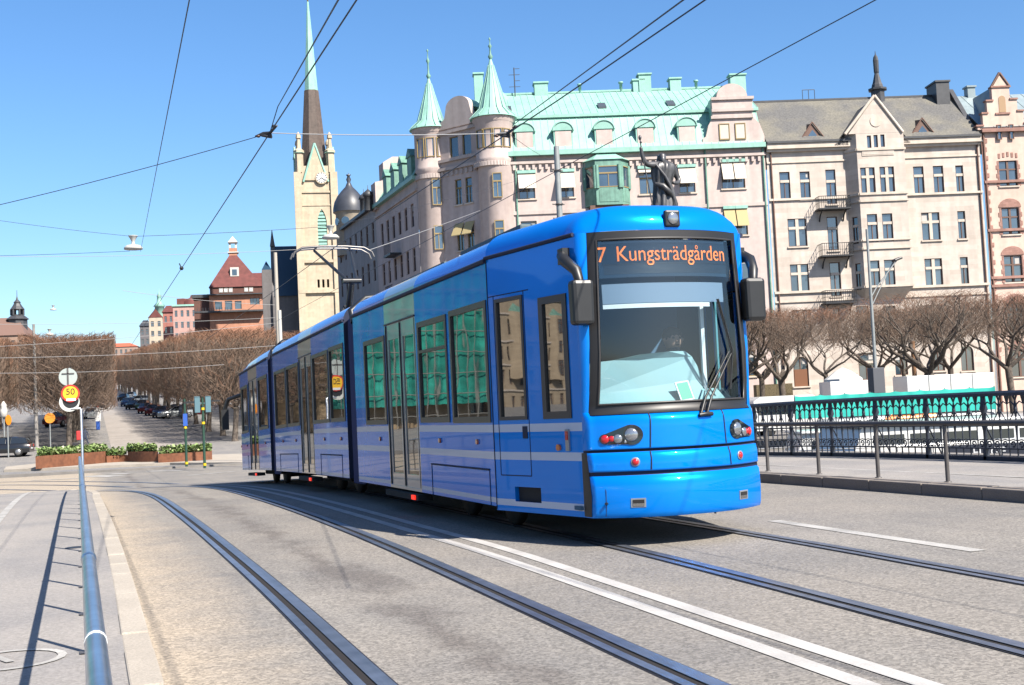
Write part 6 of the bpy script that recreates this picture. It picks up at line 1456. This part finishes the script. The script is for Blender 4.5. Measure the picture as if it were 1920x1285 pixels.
for k, (a, c, Y, lab) in enumerate((((-40, 481), (560, 468), 58, 'pale span wire level with the pantograph head'), ((-40, 608), (516, 596), 66, 'pale span wire across the lower wall of the villa'), ((-40, 652), (516, 606), 66, 'pale span wire dipping across the top of the left trees'), ((-40, 672), (520, 648), 60, 'pale span wire along the crowns of the avenue trees'), ((-40, 700), (420, 684), 62, 'pale span wire lowest across the avenue trees'), ((230, 545), (516, 572), 66, 'short pale wire beside the villa roof'))):
    wire(lab, sag(at_y(*a, Y), at_y(*c, Y), .12), .010, M_wire_l)

# ---- traffic lights, signs and bollards at the crossing
M_green = mat('dark_green_pole', (.02, .07, .045), .5); M_yel = mat('yellow_band', (.75, .52, .01), .5); M_orange = mat('sign_orange', (.80, .28, .02), .5); M_sgrey = mat('sign_back_grey', (.42, .47, .45), .5); M_sred = mat('sign_red', (.62, .03, .02), .5); M_syel = mat('sign_yellow', (.85, .50, .02), .5); M_sblue = mat('sign_blue', (.02, .10, .45), .5); M_cyan = mat('signal_back', (.10, .20, .24), .5)
for px, py, top, heads, lab in ((350, 875, 748, False, 'thin dark green signal pole with yellow bands and blue plate'), (384, 878, 745, True, 'green traffic signal pole with yellow bands and two heads')):
    g = at_z(px, py, -.84); t = thing('traffic_light', lab, 'traffic light', g); H = at_y(px, top, g.y).z - g.z
    b = MB(); b.tube((0, 0, 0), (0, 0, H), .07, .055, 10); b.build('pole', M_green, t)
    for z in (.12, H * .62, H * .82) if heads else (.12, H * .56, H * .72): b = MB(); b.tube((0, 0, z), (0, 0, z + .12), .085, None, 10); b.build('yellow_band', M_yel, t)
    if heads:
        for x in (-.26, .26): b = MB(); b.box(x - .13, x + .13, -.1, .1, H - .75, H + .05); b.tube((x, 0, H - .3), (0, 0, H - .3), .03); b.build('signal_head', M_cyan, t, bevel=.03)
        b = MB(); b.box(-.9, -.4, -.04, .04, H - .28, H - .18); b.box(.4, .85, -.04, .04, H - .24, H - .16); b.build('signal_arm', M_black, t)
    else: b = MB(); b.box(-.11, .11, -.1, -.07, H * .60, H * .78); b.build('blue_plate', M_sblue, t)
def disc(b, r, y0, y1, x=0, z=0, m=0, n=28): b.extrude([(r * math.cos(2 * math.pi * k / n), r * math.sin(2 * math.pi * k / n)) for k in range(n)], lambda u, v: (x + u, y0, z + v), lambda u, v: (x + u, y1, z + v), m)
SGY = 44.5; sg = at_y(152, 768, SGY); t = thing('speed_limit_sign', 'orange ringed 50 speed sign with round grey sign backs on one bent pole', 'sign', (sg.x, SGY, 0), R(0))
b = MB(); z0 = deck(SGY); o132 = at_y(132, 738, SGY).x - sg.x; b.path([(0, 0, z0), (0, 0, sg.z), (-.05, 0, sg.z + .04), (o132, 0, sg.z + .03)], .045, 8); b.tube((o132, .03, sg.z), (o132, .03, at_y(132, 690, SGY).z), .03); b.build('pole', M_tube, t)
b = MB(); z5 = at_y(132, 738, SGY).z; disc(b, .30, -.08, -.05, o132, z5, 0); disc(b, .245, -.085, -.079, o132, z5, 1); b.box(o132 - .14, o132 + .17, -.092, -.084, z5 - .255, z5 - .17, 2); d_ = b.build('sign_face', [M_sred, M_syel, M_white], t)
me = text_mesh('numerals', '50', .30, M_black, .003); o = link('numerals', me, d_, (o132, -.09, z5 + .05)); o.rotation_euler = (R(90), 0, 0)
b = MB(); z6 = at_y(128, 707, SGY).z; disc(b, .30, -.02, .01, o132 - .06, z6, 0); b.box(o132 - .09, o132 - .04, -.05, -.02, z6 - .3, z6 + .3, 1); b.box(o132 - .26, o132 + .14, -.05, -.02, z6 + .1, z6 + .13, 1); b.build('sign_back', [M_sgrey, M_post], t)
b = MB(); z7 = at_y(130, 754, SGY).z; disc(b, .33, -.02, .01, o132 - .04, z7, 0); disc(b, .26, -.03, -.02, o132, z7 + .05, 1); b.build('sign_back', [mat('sign_back_pale', (.62, .64, .60), .5), M_black], t)
for px, py, pyb, r_, mm_, lab in ((97, 784, 845, .42, M_orange, 'round orange sign on a thin post under the left trees'), (14, 788, 858, .40, M_orange, 'orange sign seen edge on beside the dark car at left')):
    g = at_street(px - 2 if px > 50 else px + 2, pyb); z = at_y(px, py, g.y).z - g.z; t = thing('warning_sign', lab, 'sign', g, R(0 if px > 50 else 62)); b = MB(); b.tube((0, 0, 0), (0, 0, z), .05, None, 8); b.build('post', M_pole, t); b = MB(); disc(b, r_, -.09, -.06, 0, z); b.build('sign_face', mm_, t)
g = at_street(9, 850); t = thing('lantern_post', 'small white lantern on a post at the far left edge', 'lantern', g); z = at_y(8, 762, g.y).z - g.z; b = MB(); b.tube((0, 0, 0), (0, 0, z - .5), .06, None, 8); b.build('post', M_pole, t); b = MB(); b.lathe([(.15, z - .9), (.3, z - .8), (.3, z - .3), (.22, z), (.25, z + .1), (.05, z + .4)], (0, 0, 0), 10); b.build('lantern', M_fr_white, t)
g = at_street(184, 806); t = thing('keep_right_bollard', 'white and blue traffic bollard beside the parked silver car', 'bollard', g); b = MB(); b.box(-.32, .32, -.12, .12, .9, 2.4); b.box(-.2, .2, -.12, .12, 0, .9, 1); b.tube((0, 0, 2.4), (0, 0, 3.0), .12, None, 8, 2); b.build('bollard_body', [M_white, M_sblue, M_sred], t, bevel=.05)

# ---- planters on the island
M_rust = mat('rusted_steel', (.20, .075, .035), .85, var=.25, scale=5, var2=.15, scale2=.8); M_leafs = [mat('planter_leaf', (.12, .20, .045), .6, var=.3, scale=9), mat('pale_planter_leaf', (.26, .34, .12), .6, var=.3, scale=9)]; M_flower = mat('pale_flower', (.62, .58, .40), .7)
def planter(px0, py0, px1, py1, h, label, dep=2.4, tall=.5):
    a, c = at_z(px0, py0, -.84), at_z(px1, py1, -.84); d = (c - a); ln = d.length; t = thing('steel_planter', label, 'planter', a, math.atan2(d.y, d.x), 'rusty planters on the traffic island')
    n = 12; an = math.atan2(d.y, d.x); sx, sy = math.sin(an) * dep + .10 * dep, math.cos(an) * dep; out = [(ln * k / n, -.3 * math.sin(math.pi * k / n)) for k in range(n + 1)] + [(ln + sx, sy), (ln * .8 + sx, sy * 1.15), (ln * .2 + sx, sy * 1.15), (sx, sy)]
    b = MB(); b.extrude(out, lambda x, y: (x, y, -.02), lambda x, y: (x, y, h)); b.build('planter_box', M_rust, t)
    b = MB(); rnd = random.Random(px0)
    for k in range(int(ln * dep * 170)):
        q = rnd.uniform(0, .95); x, y = rnd.uniform(.05, ln - .05) + sx * q, sy * q - .05; hh = tall * rnd.uniform(.4, 1.0); z = h + hh * rnd.uniform(.2, 1)
        s_ = rnd.uniform(.05, .12); a_ = rnd.uniform(0, 6.28); ti = rnd.uniform(-.8, .8)
        u = Vector((math.cos(a_), math.sin(a_), ti)) * s_; v = Vector((-math.sin(a_), math.cos(a_), rnd.uniform(.2, 1.2))) * s_; p_ = Vector((x, y, z))
        b.add([p_ - u, p_ + v * .9, p_ + u, p_ - v * .5], [(0, 1, 2, 3)], 2 if rnd.random() < .06 else (1 if rnd.random() < .4 else 0))
        if k % 4 == 0: b.tube((x, y, h), (x + rnd.uniform(-.05, .05), y, z), .008, None, 3, 0, False)
    f = b.build('planter_flowers', [M_leafs[0], M_leafs[1], M_flower]); f.location = t.location; f.rotation_euler = t.rotation_euler; f['kind'] = 'stuff'
    f['label'] = 'green leafy plants with pale flowers in the ' + label; f['category'] = 'plants'
planter(240, 866, 200, 868, .42, 'low rusty planter set back between two taller ones', 2.0); planter(67, 879, 198, 868, .72, 'long curved rusty steel planter at the left end of the island', 2.6)
planter(240, 866, 297, 866, .62, 'short dark rusty planter in the middle of the island', 2.4); planter(297, 868, 398, 862, .5, 'long low rusty planter behind the traffic light poles', 2.4)

# ---- cars
M_cglass = mat('car_glass', (.02, .025, .03), .05, ior=1.7); M_tyre = mat('tyre', (.015, .015, .015), .8); M_rim = mat('wheel_rim', (.4, .4, .4), .35, .7)
CARP = {}
def car_paint(n, c): return mat('car_paint_' + n, c, .3, .2, coat=.8)
def car_meshes():
    low = [(-2.1, .28), (-2.14, .55), (-2.05, .82), (-1.2, .92), (.95, .95), (1.95, .92), (2.1, .7), (2.1, .28)]
    body = MB()
    def half(x, z): return .86 * (1 - .10 * max(0, abs(x) - 1.3) / .8) * (1 - .05 * abs(z - .6))
    rows = []
    for x in [-2.12, -2.0, -1.7, -1.2, -.6, 0, .6, 1.2, 1.6, 1.9, 2.08]:
        top = .80 + .14 * min(1, (x + 2.12) / .9) if x < -1.2 else .93 + .03 * (x > .5)
        if x in (-2.12, 2.08): top -= .12
        w = half(x, .6); rows.append([(x, -w * .94, .26), (x, -w, .5), (x, -w * .98, top - .06), (x, -w * .8, top), (x, 0, top + .02), (x, w * .8, top), (x, w * .98, top - .06), (x, w, .5), (x, w * .94, .26)])
    body.grid(rows, 0, True); body.add(rows[0], [tuple(range(9))]); body.add(rows[-1], [tuple(range(9))[::-1]])
    rf = [(-.35, 1.40), (.3, 1.46), (1.1, 1.42), (1.75, 1.34)]
    body.grid([[(x, -.56, z - .05), (x, -.4, z), (x, .4, z), (x, .56, z - .05)] for x, z in rf], 0, True)
    for s in (-1, 1):
        for x0, x1 in ((-1.15, -.35), (.42, .42), (1.95, 1.75)): body.path([(x0, s * .76, .93), (x1, s * .56, 1.37 if x0 != .42 else 1.42)], .035, 5)
    gl = MB()
    gl.quad((-1.2, -.74, .93), (-1.2, .74, .93), (-.36, .55, 1.38), (-.36, -.55, 1.38)); gl.quad((1.97, -.72, .93), (1.97, .72, .93), (1.76, .55, 1.31), (1.76, -.55, 1.31))
    for s in (-1, 1): gl.add([(-1.18, s * .755, .93), (1.95, s * .755, .94), (1.74, s * .575, 1.30), (1.1, s * .575, 1.38), (.3, s * .575, 1.42), (-.36, s * .575, 1.36)], [(0, 1, 2, 3, 4, 5)])
    wh = MB()
    wh.lathe([(.001, -.1), (.2, -.1), (.31, -.09), (.31, .09), (.2, .1), (.001, .1)], (0, 0, 0), 18); rim = MB(); rim.lathe([(.001, .115), (.19, .105), (.2, .09)], (0, 0, 0), 14)
    lt = MB()
    for s in (-1, 1): lt.box(2.02, 2.1, s * .62 - .12, s * .62 + .12, .66, .84, 0)
    hl = MB()
    for s in (-1, 1): hl.box(-2.13, -2.0, s * .6 - .14, s * .6 + .14, .60, .72, 0)
    pl = MB(); pl.box(2.09, 2.12, -.26, .26, .5, .6)
    return body.mesh('body', M_black), gl.mesh('window', M_cglass), wh.mesh('tyre', M_tyre), rim.mesh('rim', M_rim), lt.mesh('tail_light', M_red), hl.mesh('headlight', M_lens), pl.mesh('number_plate', M_white)
CM = car_meshes()
def car(px, py, heading, paint, label, group, sc=1.0, loc=None):
    g = loc or at_street(px, py); t = thing('parked_car', label, 'car', g, heading, group); t.scale = (sc, sc, sc)
    o = link('body', CM[0], t); o.material_slots[0].link = 'OBJECT'; o.material_slots[0].material = paint
    link('window', CM[1], t); link('tail_light', CM[4], t); link('headlight', CM[5], t); link('number_plate', CM[6], t)
    for x in (-1.3, 1.3):
        for s in (-1, 1): w = link('wheel', CM[2], t, (x, s * .78, .31)); w.rotation_euler = (R(90) * -s, 0, 0); link('rim', CM[3], w)
    return t
DK, BL, SI, RD, GR, WH = car_paint('black', (.012, .013, .016)), car_paint('navy', (.015, .03, .09)), car_paint('silver', (.35, .38, .40)), car_paint('maroon', (.10, .015, .02)), car_paint('green', (.03, .08, .06)), car_paint('white', (.6, .6, .6))
kerb_g, kerb_l = 'cars parked along the right of the avenue', 'cars parked along the left of the avenue'
for px, py, pt, lab in ((331, 784, SI, 'silver parked car nearest the green signal poles on the right of the avenue'), (303, 783, BL, 'navy parked car next to the nearest silver one'), (288, 779, RD, 'maroon parked car third in the right row, beyond the navy one'), (274, 775, RD, 'darker red parked car between maroon and green ones'), (268, 768, GR, 'dark green parked car behind the dark red one'), (250, 768, DK, 'black parked car standing out into the avenue'), (240, 762, BL, 'navy parked car just beyond the black one in the avenue'), (258, 757, SI, 'grey parked car far up the right row'), (232, 752, DK, 'black parked car far up the avenue road'), (246, 748, WH, 'white parked car at the top of the right row'), (350, 780, DK, 'black parked car partly behind the green signal pole'), (207, 734, RD, 'tiny red parked car at the far end of the avenue')):
    car(px, py, R(78) if pt is not SI else R(15), pt, lab, kerb_g, 1.05)
car(190, 768, R(84), DK, 'black parked car beyond the silver one, left of the avenue road', kerb_l); car(172, 785, R(84), SI, 'silver parked car behind the keep right bollard', kerb_l)
car(117, 800, R(60), RD, 'dark brown parked car under the left trees behind the speed sign', kerb_l, 1.25); car(4, 857, R(-10), DK, 'black parked car cut by the left picture edge', kerb_l, 1.05)
for k in range(5): g = at_street(345 + k * 13, 778 + k * 1.2); car(0, 0, R(80), (BL, DK, SI, DK, RD)[k], ('navy', 'black', 'silver', 'dark', 'maroon')[k] + ' parked car glimpsed between trunks left of the tram, %s from the left' % ('first second third fourth fifth'.split()[k]), kerb_g, 1, g + Vector((0, 14, .3)))

# ---- person walking at the crossing
g = at_street(160, 842); wk = skin_body('person', [(0, 0, .95, (.15, .11)), (0, 0, 1.2, (.15, .11)), (0, 0, 1.42, (.17, .11)), (0, -.02, 1.55, .055), (.02, -.02, 1.68, (.085, .1)), (.02, -.02, 1.8, .05), (-.2, 0, 1.4, .055), (-.24, .05, 1.12, .045), (-.22, -.08, .88, .035), (.2, 0, 1.4, .055), (.25, -.1, 1.14, .045), (.3, -.22, .92, .035),
     (-.09, 0, .9, .09), (-.16, .02, .5, .065), (-.3, .05, .1, .045), (-.22, -.05, .05, .045), (.09, 0, .9, .09), (.22, 0, .52, .065), (.42, 0, .16, .045), (.5, -.04, .1, .045)],
    [(0, 1), (1, 2), (2, 3), (3, 4), (4, 5), (2, 6), (6, 7), (7, 8), (2, 9), (9, 10), (10, 11), (0, 12), (12, 13), (13, 14), (14, 15), (0, 16), (16, 17), (17, 18), (18, 19)], M_uniform); wk.location = g; tag(wk, 'person in dark clothes walking behind the speed sign pole', 'person')
b = MB(); b.lathe([(.11, 0), (.115, .06), (.09, .12), (.02, .15)], (0, 0, 0), 12); hr = b.build('hair', M_hair, wk); hr.location = (.02, .0, 1.69)
bag = MB().box(-.16, .16, -.1, .1, 0, .75).build('red_bag', mat('red_fabric', (.6, .03, .03), .7), bevel=.05); bag.location = g + Vector((-.5, -.1, .75)); tag(bag, 'bright red bag beside the walking person', 'bag')

# ---- quay beyond the fence: tents, screens, boats
M_turq = mat('turquoise_tarp', (.02, .50, .42), .6, var=.1, scale=1.5, var2=.1); M_wht = mat('white_gelcoat', (.75, .75, .73), .35, coat=.4, var=.04, scale=.8); M_tent = mat('white_canvas', (.72, .72, .70), .8)
def onq(px, py, off): s_, z = fp(px, py, off); q = F0 + E_ * s_ + N_ * off; return Vector((q.x, q.y, z))
def qbox(name, label, cat, px0, px1, pyt, off, dep, mats, zb=-.97, bevel=.03):
    a, c = onq(px0, pyt, off), onq(px1, pyt, off); w = (c - a).xy.length; b = MB(); h = a.z; b.box(0, w, 0, dep, zb, h); o = b.build(name, mats, bevel=bevel); o.location = (a.x, a.y, 0); o.rotation_euler = (0, 0, RZ); return tag(o, label, cat), w, h
t = thing('tarpaulin_screen', 'turquoise tarpaulin screen along the quay behind the iron fence', 'screen', onq(1490, 740, -36)); t.location.z = 0; t.rotation_euler = (0, 0, RZ)
w = (onq(1866, 740, -36) - onq(1490, 740, -36)).xy.length; zt = onq(1700, 733, -36).z; zb = onq(1700, 776, -36).z
b = MB(); b.grid([[(w * k / 40, -.06 * math.sin(k * 1.9), zb), (w * k / 40, .05 * math.sin(k * 2.3), zt - (.05 if k % 5 else 0))] for k in range(41)], 0, True); b.build('tarpaulin', M_turq, t)
b = MB()
for k in range(9): b.tube((w * k / 8, .08, -.97), (w * k / 8, .08, zt + .05), .03, None, 6)
b.build('frame', M_pole, t)
o, w_, h_ = qbox('site_cabin', 'long white cabin behind the turquoise screen at right', 'cabin', 1700, 1864, 706, -30, 2.4, [M_wht]); 
for k in range(1, 4): b = MB(); b.box(w_ * k / 4 - .02, w_ * k / 4 + .02, -.02, .0, -.9, h_); b.build('panel_joint', M_pole, o)
qbox('site_cabin', 'short white cabin behind the thin tree, left of the lamp post', 'cabin', 1556, 1640, 716, -30, 2.2, [M_wht]); qbox('utility_cabinet', 'grey utility cabinet beside the brown trunk', 'cabinet', 1694, 1716, 706, -28, 1, [mat('cabinet_grey', (.3, .32, .34), .6)])
p = onq(1581, 716, -26); t = thing('white_parasol', 'white pointed parasol above the short cabin', 'parasol', (p.x, p.y, 0)); za, ze = onq(1580, 690, -26).z, onq(1580, 711, -26).z
b = MB(); b.lathe([(1.2, ze - .3), (1.2, ze), (.5, ze + .5), (.05, za)], (0, 0, 0), 8, 0, False); b.build('canopy', M_tent, t); b = MB(); b.tube((0, 0, -.97), (0, 0, za), .04); b.build('pole', M_pole, t)
def boat(label, px, Y, L_, Wd, deckz, cab, heading, board=None):
    p = at_y(px, 800, Y); t = thing('white_boat', label, 'boat', (p.x, Y, -3.2), heading); rows = []
    for k in range(15):
        u = k / 14; x = L_ * (u - .5); w = Wd / 2 * (1 - max(0, (u - .55) / .45) ** 2.2) + .02; dz = deckz + .5 * max(0, u - .5) ** 2; rows.append([(x + .5 * u * 0, -w, dz), (x, -w * .92, dz * .45), (x, -w * .5, -.3), (x, w * .5, -.3), (x, w * .92, dz * .45), (x, w, dz)])
    b = MB(); b.grid(rows, 0, True); b.grid([[(r[0][0], r[0][1] * .97, r[0][2] - .03), (r[5][0], r[5][1] * .97, r[5][2] - .03)] for r in rows], 1); b.add(rows[0], [(0, 1, 2, 3, 4, 5)]); b.build('hull', [M_wht, mat('boat_deck', (.55, .50, .42), .7)], t)
    b = MB(); x0, x1, h = cab; w = Wd * .38; b.extrude([(x0, 0), (x0, h), (x1 - .5, h), (x1, 0)], lambda x, z: (x, -w, deckz + z), lambda x, z: (x, w, deckz + z)); cb = b.build('cabin', M_wht, t, bevel=.06)
    n = max(2, int((x1 - x0) / 1.2)); 
    for s in (-1, 1):
        for k in range(n): xa = x0 + .25 + (x1 - x0 - .9) * k / n; b = MB(); b.box(xa, xa + (x1 - x0 - .9) / n - .2, s * w - .02, s * w + .02, deckz + h * .62, deckz + h * .82); b.build('window', M_cglass, cb)
    b = MB(); b.box(x0 - .2, x1 - .35, -w - .15, w + .15, deckz + h, deckz + h + .1); b.build('roof', M_wht, cb, bevel=.04)
    b = MB()
    for s in (-1, 1):
        for k in range(6): x = L_ * (.08 + .07 * k); b.tube((x, s * Wd * .44 * (1 - max(0, (k - 1) / 7) ** 2), deckz), (x, s * Wd * .44 * (1 - max(0, (k - 1) / 7) ** 2), deckz + .8), .02, None, 5)
        b.path([(L_ * (.08 + .07 * k), s * Wd * .44 * (1 - max(0, (k - 1) / 7) ** 2), deckz + .8) for k in range(6)], .02, 5)
    b.build('railing', M_chrome, t)
    return t
boat('white cabin boat moored behind the middle of the iron fence', 1560, 43, 11, 3.4, 1.3, (-3.5, 2.0, 1.7), R(160))
bt = boat('long low white tour boat with dark name board at the right edge', 1830, 32, 16, 4.2, 2.1, (-6.5, 5, 1.4), R(168))
nb = at_y(1855, 848, 29.0); b = MB(); b.box(-1.2, 1.2, 0, .06, -.24, .24, 0); bo = b.build('name_board', mat('blue_black_board', (.02, .024, .04), .5)); bo.location = nb; bo.rotation_euler = (0, 0, R(-24)); tag(bo, 'dark board with white capital letters on the tour boat side', 'sign')
me = text_mesh('letters', 'HAGE', .36, M_white, .004); o = link('letters', me, bo, (0, -.008, 0)); o.rotation_euler = (R(90), 0, 0)
a = at_y(1475, 742, 44); t = thing('white_bus', 'white rounded vehicle roof just right of the tram behind the fence', 'van', (a.x, 62, -.97), R(-14))
zt = at_y(1475, 742, 62).z + .97; a = at_y(1410, 742, 62); c = at_y(1535, 742, 62); t.location.x = (a.x + c.x) / 2; w = (c.x - a.x) / 2
b = MB(); pro = [(-w, .35), (-w, zt - .25), (-w + .4, zt), (w * .55, zt), (w * .85, zt - .3), (w, zt - .9), (w + .1, .9), (w + .1, .35)]; b.extrude(pro, lambda x, z: (x, -1.0, z), lambda x, z: (x, 1.0, z)); b.build('body', M_wht, t, bevel=.12)
for s in (-1, 1):
    b = MB(); b.box(-w * .9, w * .8, s * 1.0 - .015, s * 1.0 + .015, 1.25, zt - .4); b.build('window', M_cglass, t)
    for x in (-w * .6, w * .65): o = link('wheel', CM[2], t, (x, s * .9, .33)); o.rotation_euler = (R(90), 0, 0)
for k, (px, pt, lab) in enumerate(((1700, car_paint('orange', (.6, .2, .02)), 'orange car seen through the fence'), (1790, DK, 'black car seen through the fence left of the rose building'), (1600, SI, 'silver car seen through the fence below the white cabin'))):
    g = onq(px, 790, -34); g.z = -.97; car(0, 0, RZ + R(180 * (k % 2)), pt, lab, 'cars on the quay', 1, g)
b = MB(); a = onq(1418, 722, -3); b.box(0, 3.0, 0, 1.0, -.97, a.z); o = b.build('clipped_hedge', mat('brown_hedge', (.14, .11, .06), .9, var=.4, scale=14, bump=1, bscale=20)); o.location = (a.x, a.y, 0); o.rotation_euler = (0, 0, RZ); tag(o, 'low brown clipped hedge at the foot of the pink building', 'hedge')

# ---- bare pollarded trees
M_bark = mat('grey_brown_bark', (.14, .112, .09), .9, var=.3, scale=6, bump=.5, bscale=18); M_twig = mat('brown_twig', (.19, .13, .094), .9, var=.3, scale=1.5); M_twig_r = mat('reddish_twig', (.24, .125, .075), .9, var=.2, scale=1.5)
def tree_meshes(seed, H, fork, rad, nt_, tr=.2, box=None, twr=.012, tl=(.6, 1.4), flat=True, zlo=None):
    rnd = random.Random(seed); T = MB(); C = MB(); tips = []
    lean = Vector((rnd.uniform(-.12, .12), rnd.uniform(-.12, .12), 1))
    T.path([(0, 0, -.1), (0, 0, .25), tuple(lean * (fork * .5)), tuple(lean * fork)], [tr * 1.35, tr, tr * .85, tr * .9], 9); base = lean * fork
    def grow(p, d, r, ln, lev):
        pts = [p]; q = p.copy(); dd = d.copy()
        for k in range(4):
            dd = (dd + Vector((rnd.uniform(-.28, .28), rnd.uniform(-.28, .28), rnd.uniform(-.1, .22)))).normalized(); q = q + dd * ln / 4; pts.append(q.copy())
        T.path(pts, [r, r * .88, r * .78, r * .68, r * .58], 6 if lev < 2 else 4, 0, False)
        tips.extend(pts[2:])
        if lev < 3:
            for k in range(rnd.choice([2, 3, 3])):
                a = rnd.uniform(0, 6.28); nd = (dd + Vector((math.cos(a), math.sin(a), rnd.uniform(-.1, .5))) * .8).normalized(); grow(q if k < 2 else pts[3], nd, r * .56, ln * rnd.uniform(.55, .8), lev + 1)
    n = rnd.choice([5, 6, 7])
    for k in range(n):
        a = 6.28 * k / n + rnd.uniform(-.3, .3); grow(base + Vector((0, 0, rnd.uniform(-.25, .15))), Vector((math.cos(a), math.sin(a), rnd.uniform(.45, 1.1))).normalized(), tr * .55, rad * .62, 0)
    z0 = zlo or fork + .8
    for k in range(nt_):
        if box:
            p = Vector((rnd.uniform(-box, box), rnd.uniform(-box, box), z0 + (H - z0) * rnd.random() ** .8))
        else:
            t = rnd.choice(tips); p = t + Vector((rnd.gauss(0, .55), rnd.gauss(0, .55), rnd.gauss(.35, .6)))
            if rnd.random() < .55: a = rnd.uniform(0, 6.28); q = rad * math.sqrt(rnd.random()); p = Vector((q * math.cos(a), q * math.sin(a), H - (H - z0) * .72 * rnd.random() ** 1.1))
        if p.z < z0 - .6 or p.z > H - .3: continue
        out = Vector((p.x, p.y, 0)) / rad; d = (Vector((rnd.gauss(0, .55), rnd.gauss(0, .55), rnd.uniform(.25, 1.2))) + out * .5).normalized(); l = rnd.uniform(*tl)
        e = p + d * l
        if flat and e.z > H: e.z = H - rnd.random() * .25
        if box: e.x = max(-box, min(box, e.x)); e.y = max(-box, min(box, e.y))
        mid = p.lerp(e, .5) + Vector((rnd.uniform(-.1, .1), rnd.uniform(-.1, .1), 0)); m = 1 if e.z > H - (H - z0) * .07 or (box and abs(p.x) > box * .97) else 0
        u = d.orthogonal().normalized(); v = d.cross(u); w_ = twr * rnd.uniform(.7, 1.5); vs = []
        for c_, r_ in ((p, w_), (mid, w_ * .8)):
            for j in range(3): an = 2.094 * j; vs.append(c_ + (u * math.cos(an) + v * math.sin(an)) * r_)
        vs.append(e); C.add(vs, [(0, 1, 4, 3), (1, 2, 5, 4), (2, 0, 3, 5), (3, 4, 6), (4, 5, 6), (5, 3, 6)], m)
    T.v = [(x, y, min(z, H - .35)) for x, y, z in T.v]
    return T.mesh('trunk', M_bark), C.mesh('crown', [M_twig, M_twig_r])
PT = [tree_meshes(s, 8.6, f, 4.1, 2900, tr_, twr=.0085) for s, f, tr_ in ((3, 3.5, .27), (11, 3.8, .24), (29, 3.3, .34))]
PS = tree_meshes(41, 8.3, 3.7, 3.4, 2100, .16, twr=.0085)
gt = 'bare pollarded trees along the quay'
for px, off, v, rot, sc, lab in ((1468, -15, 0, .4, 1.0, 'bare pollarded tree before the arched door of the limestone building'), (1541, -24, 3, 1.2, .96, 'slim bare pollarded tree rising over the left end of the turquoise screen'), (1642, -12, 1, 2.2, .98, 'bare pollarded tree hidden behind the quay lamp post'), (1745, -24, 2, 3.3, 1.0, 'stout bare pollarded tree right of the lamp post'), (1782, -14, 1, 4.6, .97, 'thin bare pollarded tree just behind the stout one'), (1897, -20, 0, 5.2, 1.0, 'bare pollarded tree before the rose building'), (1375, -18, 2, .9, .98, 'bare pollarded tree mostly hidden behind the tram front'), (1426, -10, 1, 2.9, .97, 'bare pollarded tree showing beside the tram mirror'), (1700, -9, 3, 4.1, 1.05, 'bare pollarded tree at the back, by the brown post'), (1980, -15, 2, 1.9, 1.0, 'bare pollarded tree beyond the right picture edge')):
    q = onq(px, 700, off); m = PS if v == 3 else PT[v]; t = thing('pollarded_tree', lab, 'tree', (q.x, q.y, -.97), rot, gt); t.scale = (sc, sc, sc); link('trunk', m[0], t); link('crown', m[1], t)
p = onq(1714, 690, -22); t = thing('brown_post', 'tall rusty brown post between the lamp post and the stout tree', 'post', (p.x, p.y, 0)); b = MB(); b.tube((0, 0, -.97), (0, 0, onq(1711, 640, -22).z), .17, .14, 10); b.build('shaft', mat('rusty_post', (.28, .15, .08), .8, var=.3, scale=2), t); b = MB(); b.lathe([(.26, -.97), (.26, -.7), (.18, -.65)], (0, 0, 0), 10); b.build('foot', M_stone, t)

AV = [tree_meshes(s, 9.6, 2.9, 3.7, 6500, .26, 3.75, .016, (.5, 1.3), True, 2.8) for s in (5, 17)]
gl_, gr_ = 'clipped bare trees left of the avenue', 'clipped bare trees right of the avenue'
def av(X, Y, k, lab, grp, sc=1.0):
    t = thing('clipped_tree', lab, 'tree', (X, Y, street_z(Y) - .02), (k % 4) * math.pi / 2 + .0, grp); t.scale = (sc, sc, 1.0); m = AV[k % 2]; link('trunk', m[0], t); link('crown', m[1], t)
near_l = at_street(137, 840)
av(near_l.x - .3, near_l.y, 0, 'clipped bare tree nearest the island on the left, trunk behind the speed sign', gl_)
k = 1
for j in range(9): k += 1; Y = near_l.y + 8.6 * (j + 1); av(near_l.x + .012 * (Y - near_l.y), Y, k, 'clipped bare tree in the inner row left of the avenue, beyond the nearest one', gl_)
for j in range(7): k += 1; Y = near_l.y + 1 + 8.6 * j; av(near_l.x - 9 + .022 * (Y - near_l.y), Y, k, 'clipped bare tree in the outer row at the left picture edge', gl_)
nr = at_street(424, 824); 
av(12.6, nr.y - 3, 3, 'clipped bare tree nearest the tram, right of the avenue', gr_)
for j in range(34): k += 1; Y = nr.y + 6 + 8.8 * j; av(12.6 - .4 * (j % 3 == 1), Y, k, 'clipped bare tree in the inner row right of the avenue', gr_)
for j in range(10): k += 1; Y = nr.y + 10 + 8.8 * j; av(22.5, Y, k, 'clipped bare tree in the outer row right of the avenue, behind the inner row', gr_)
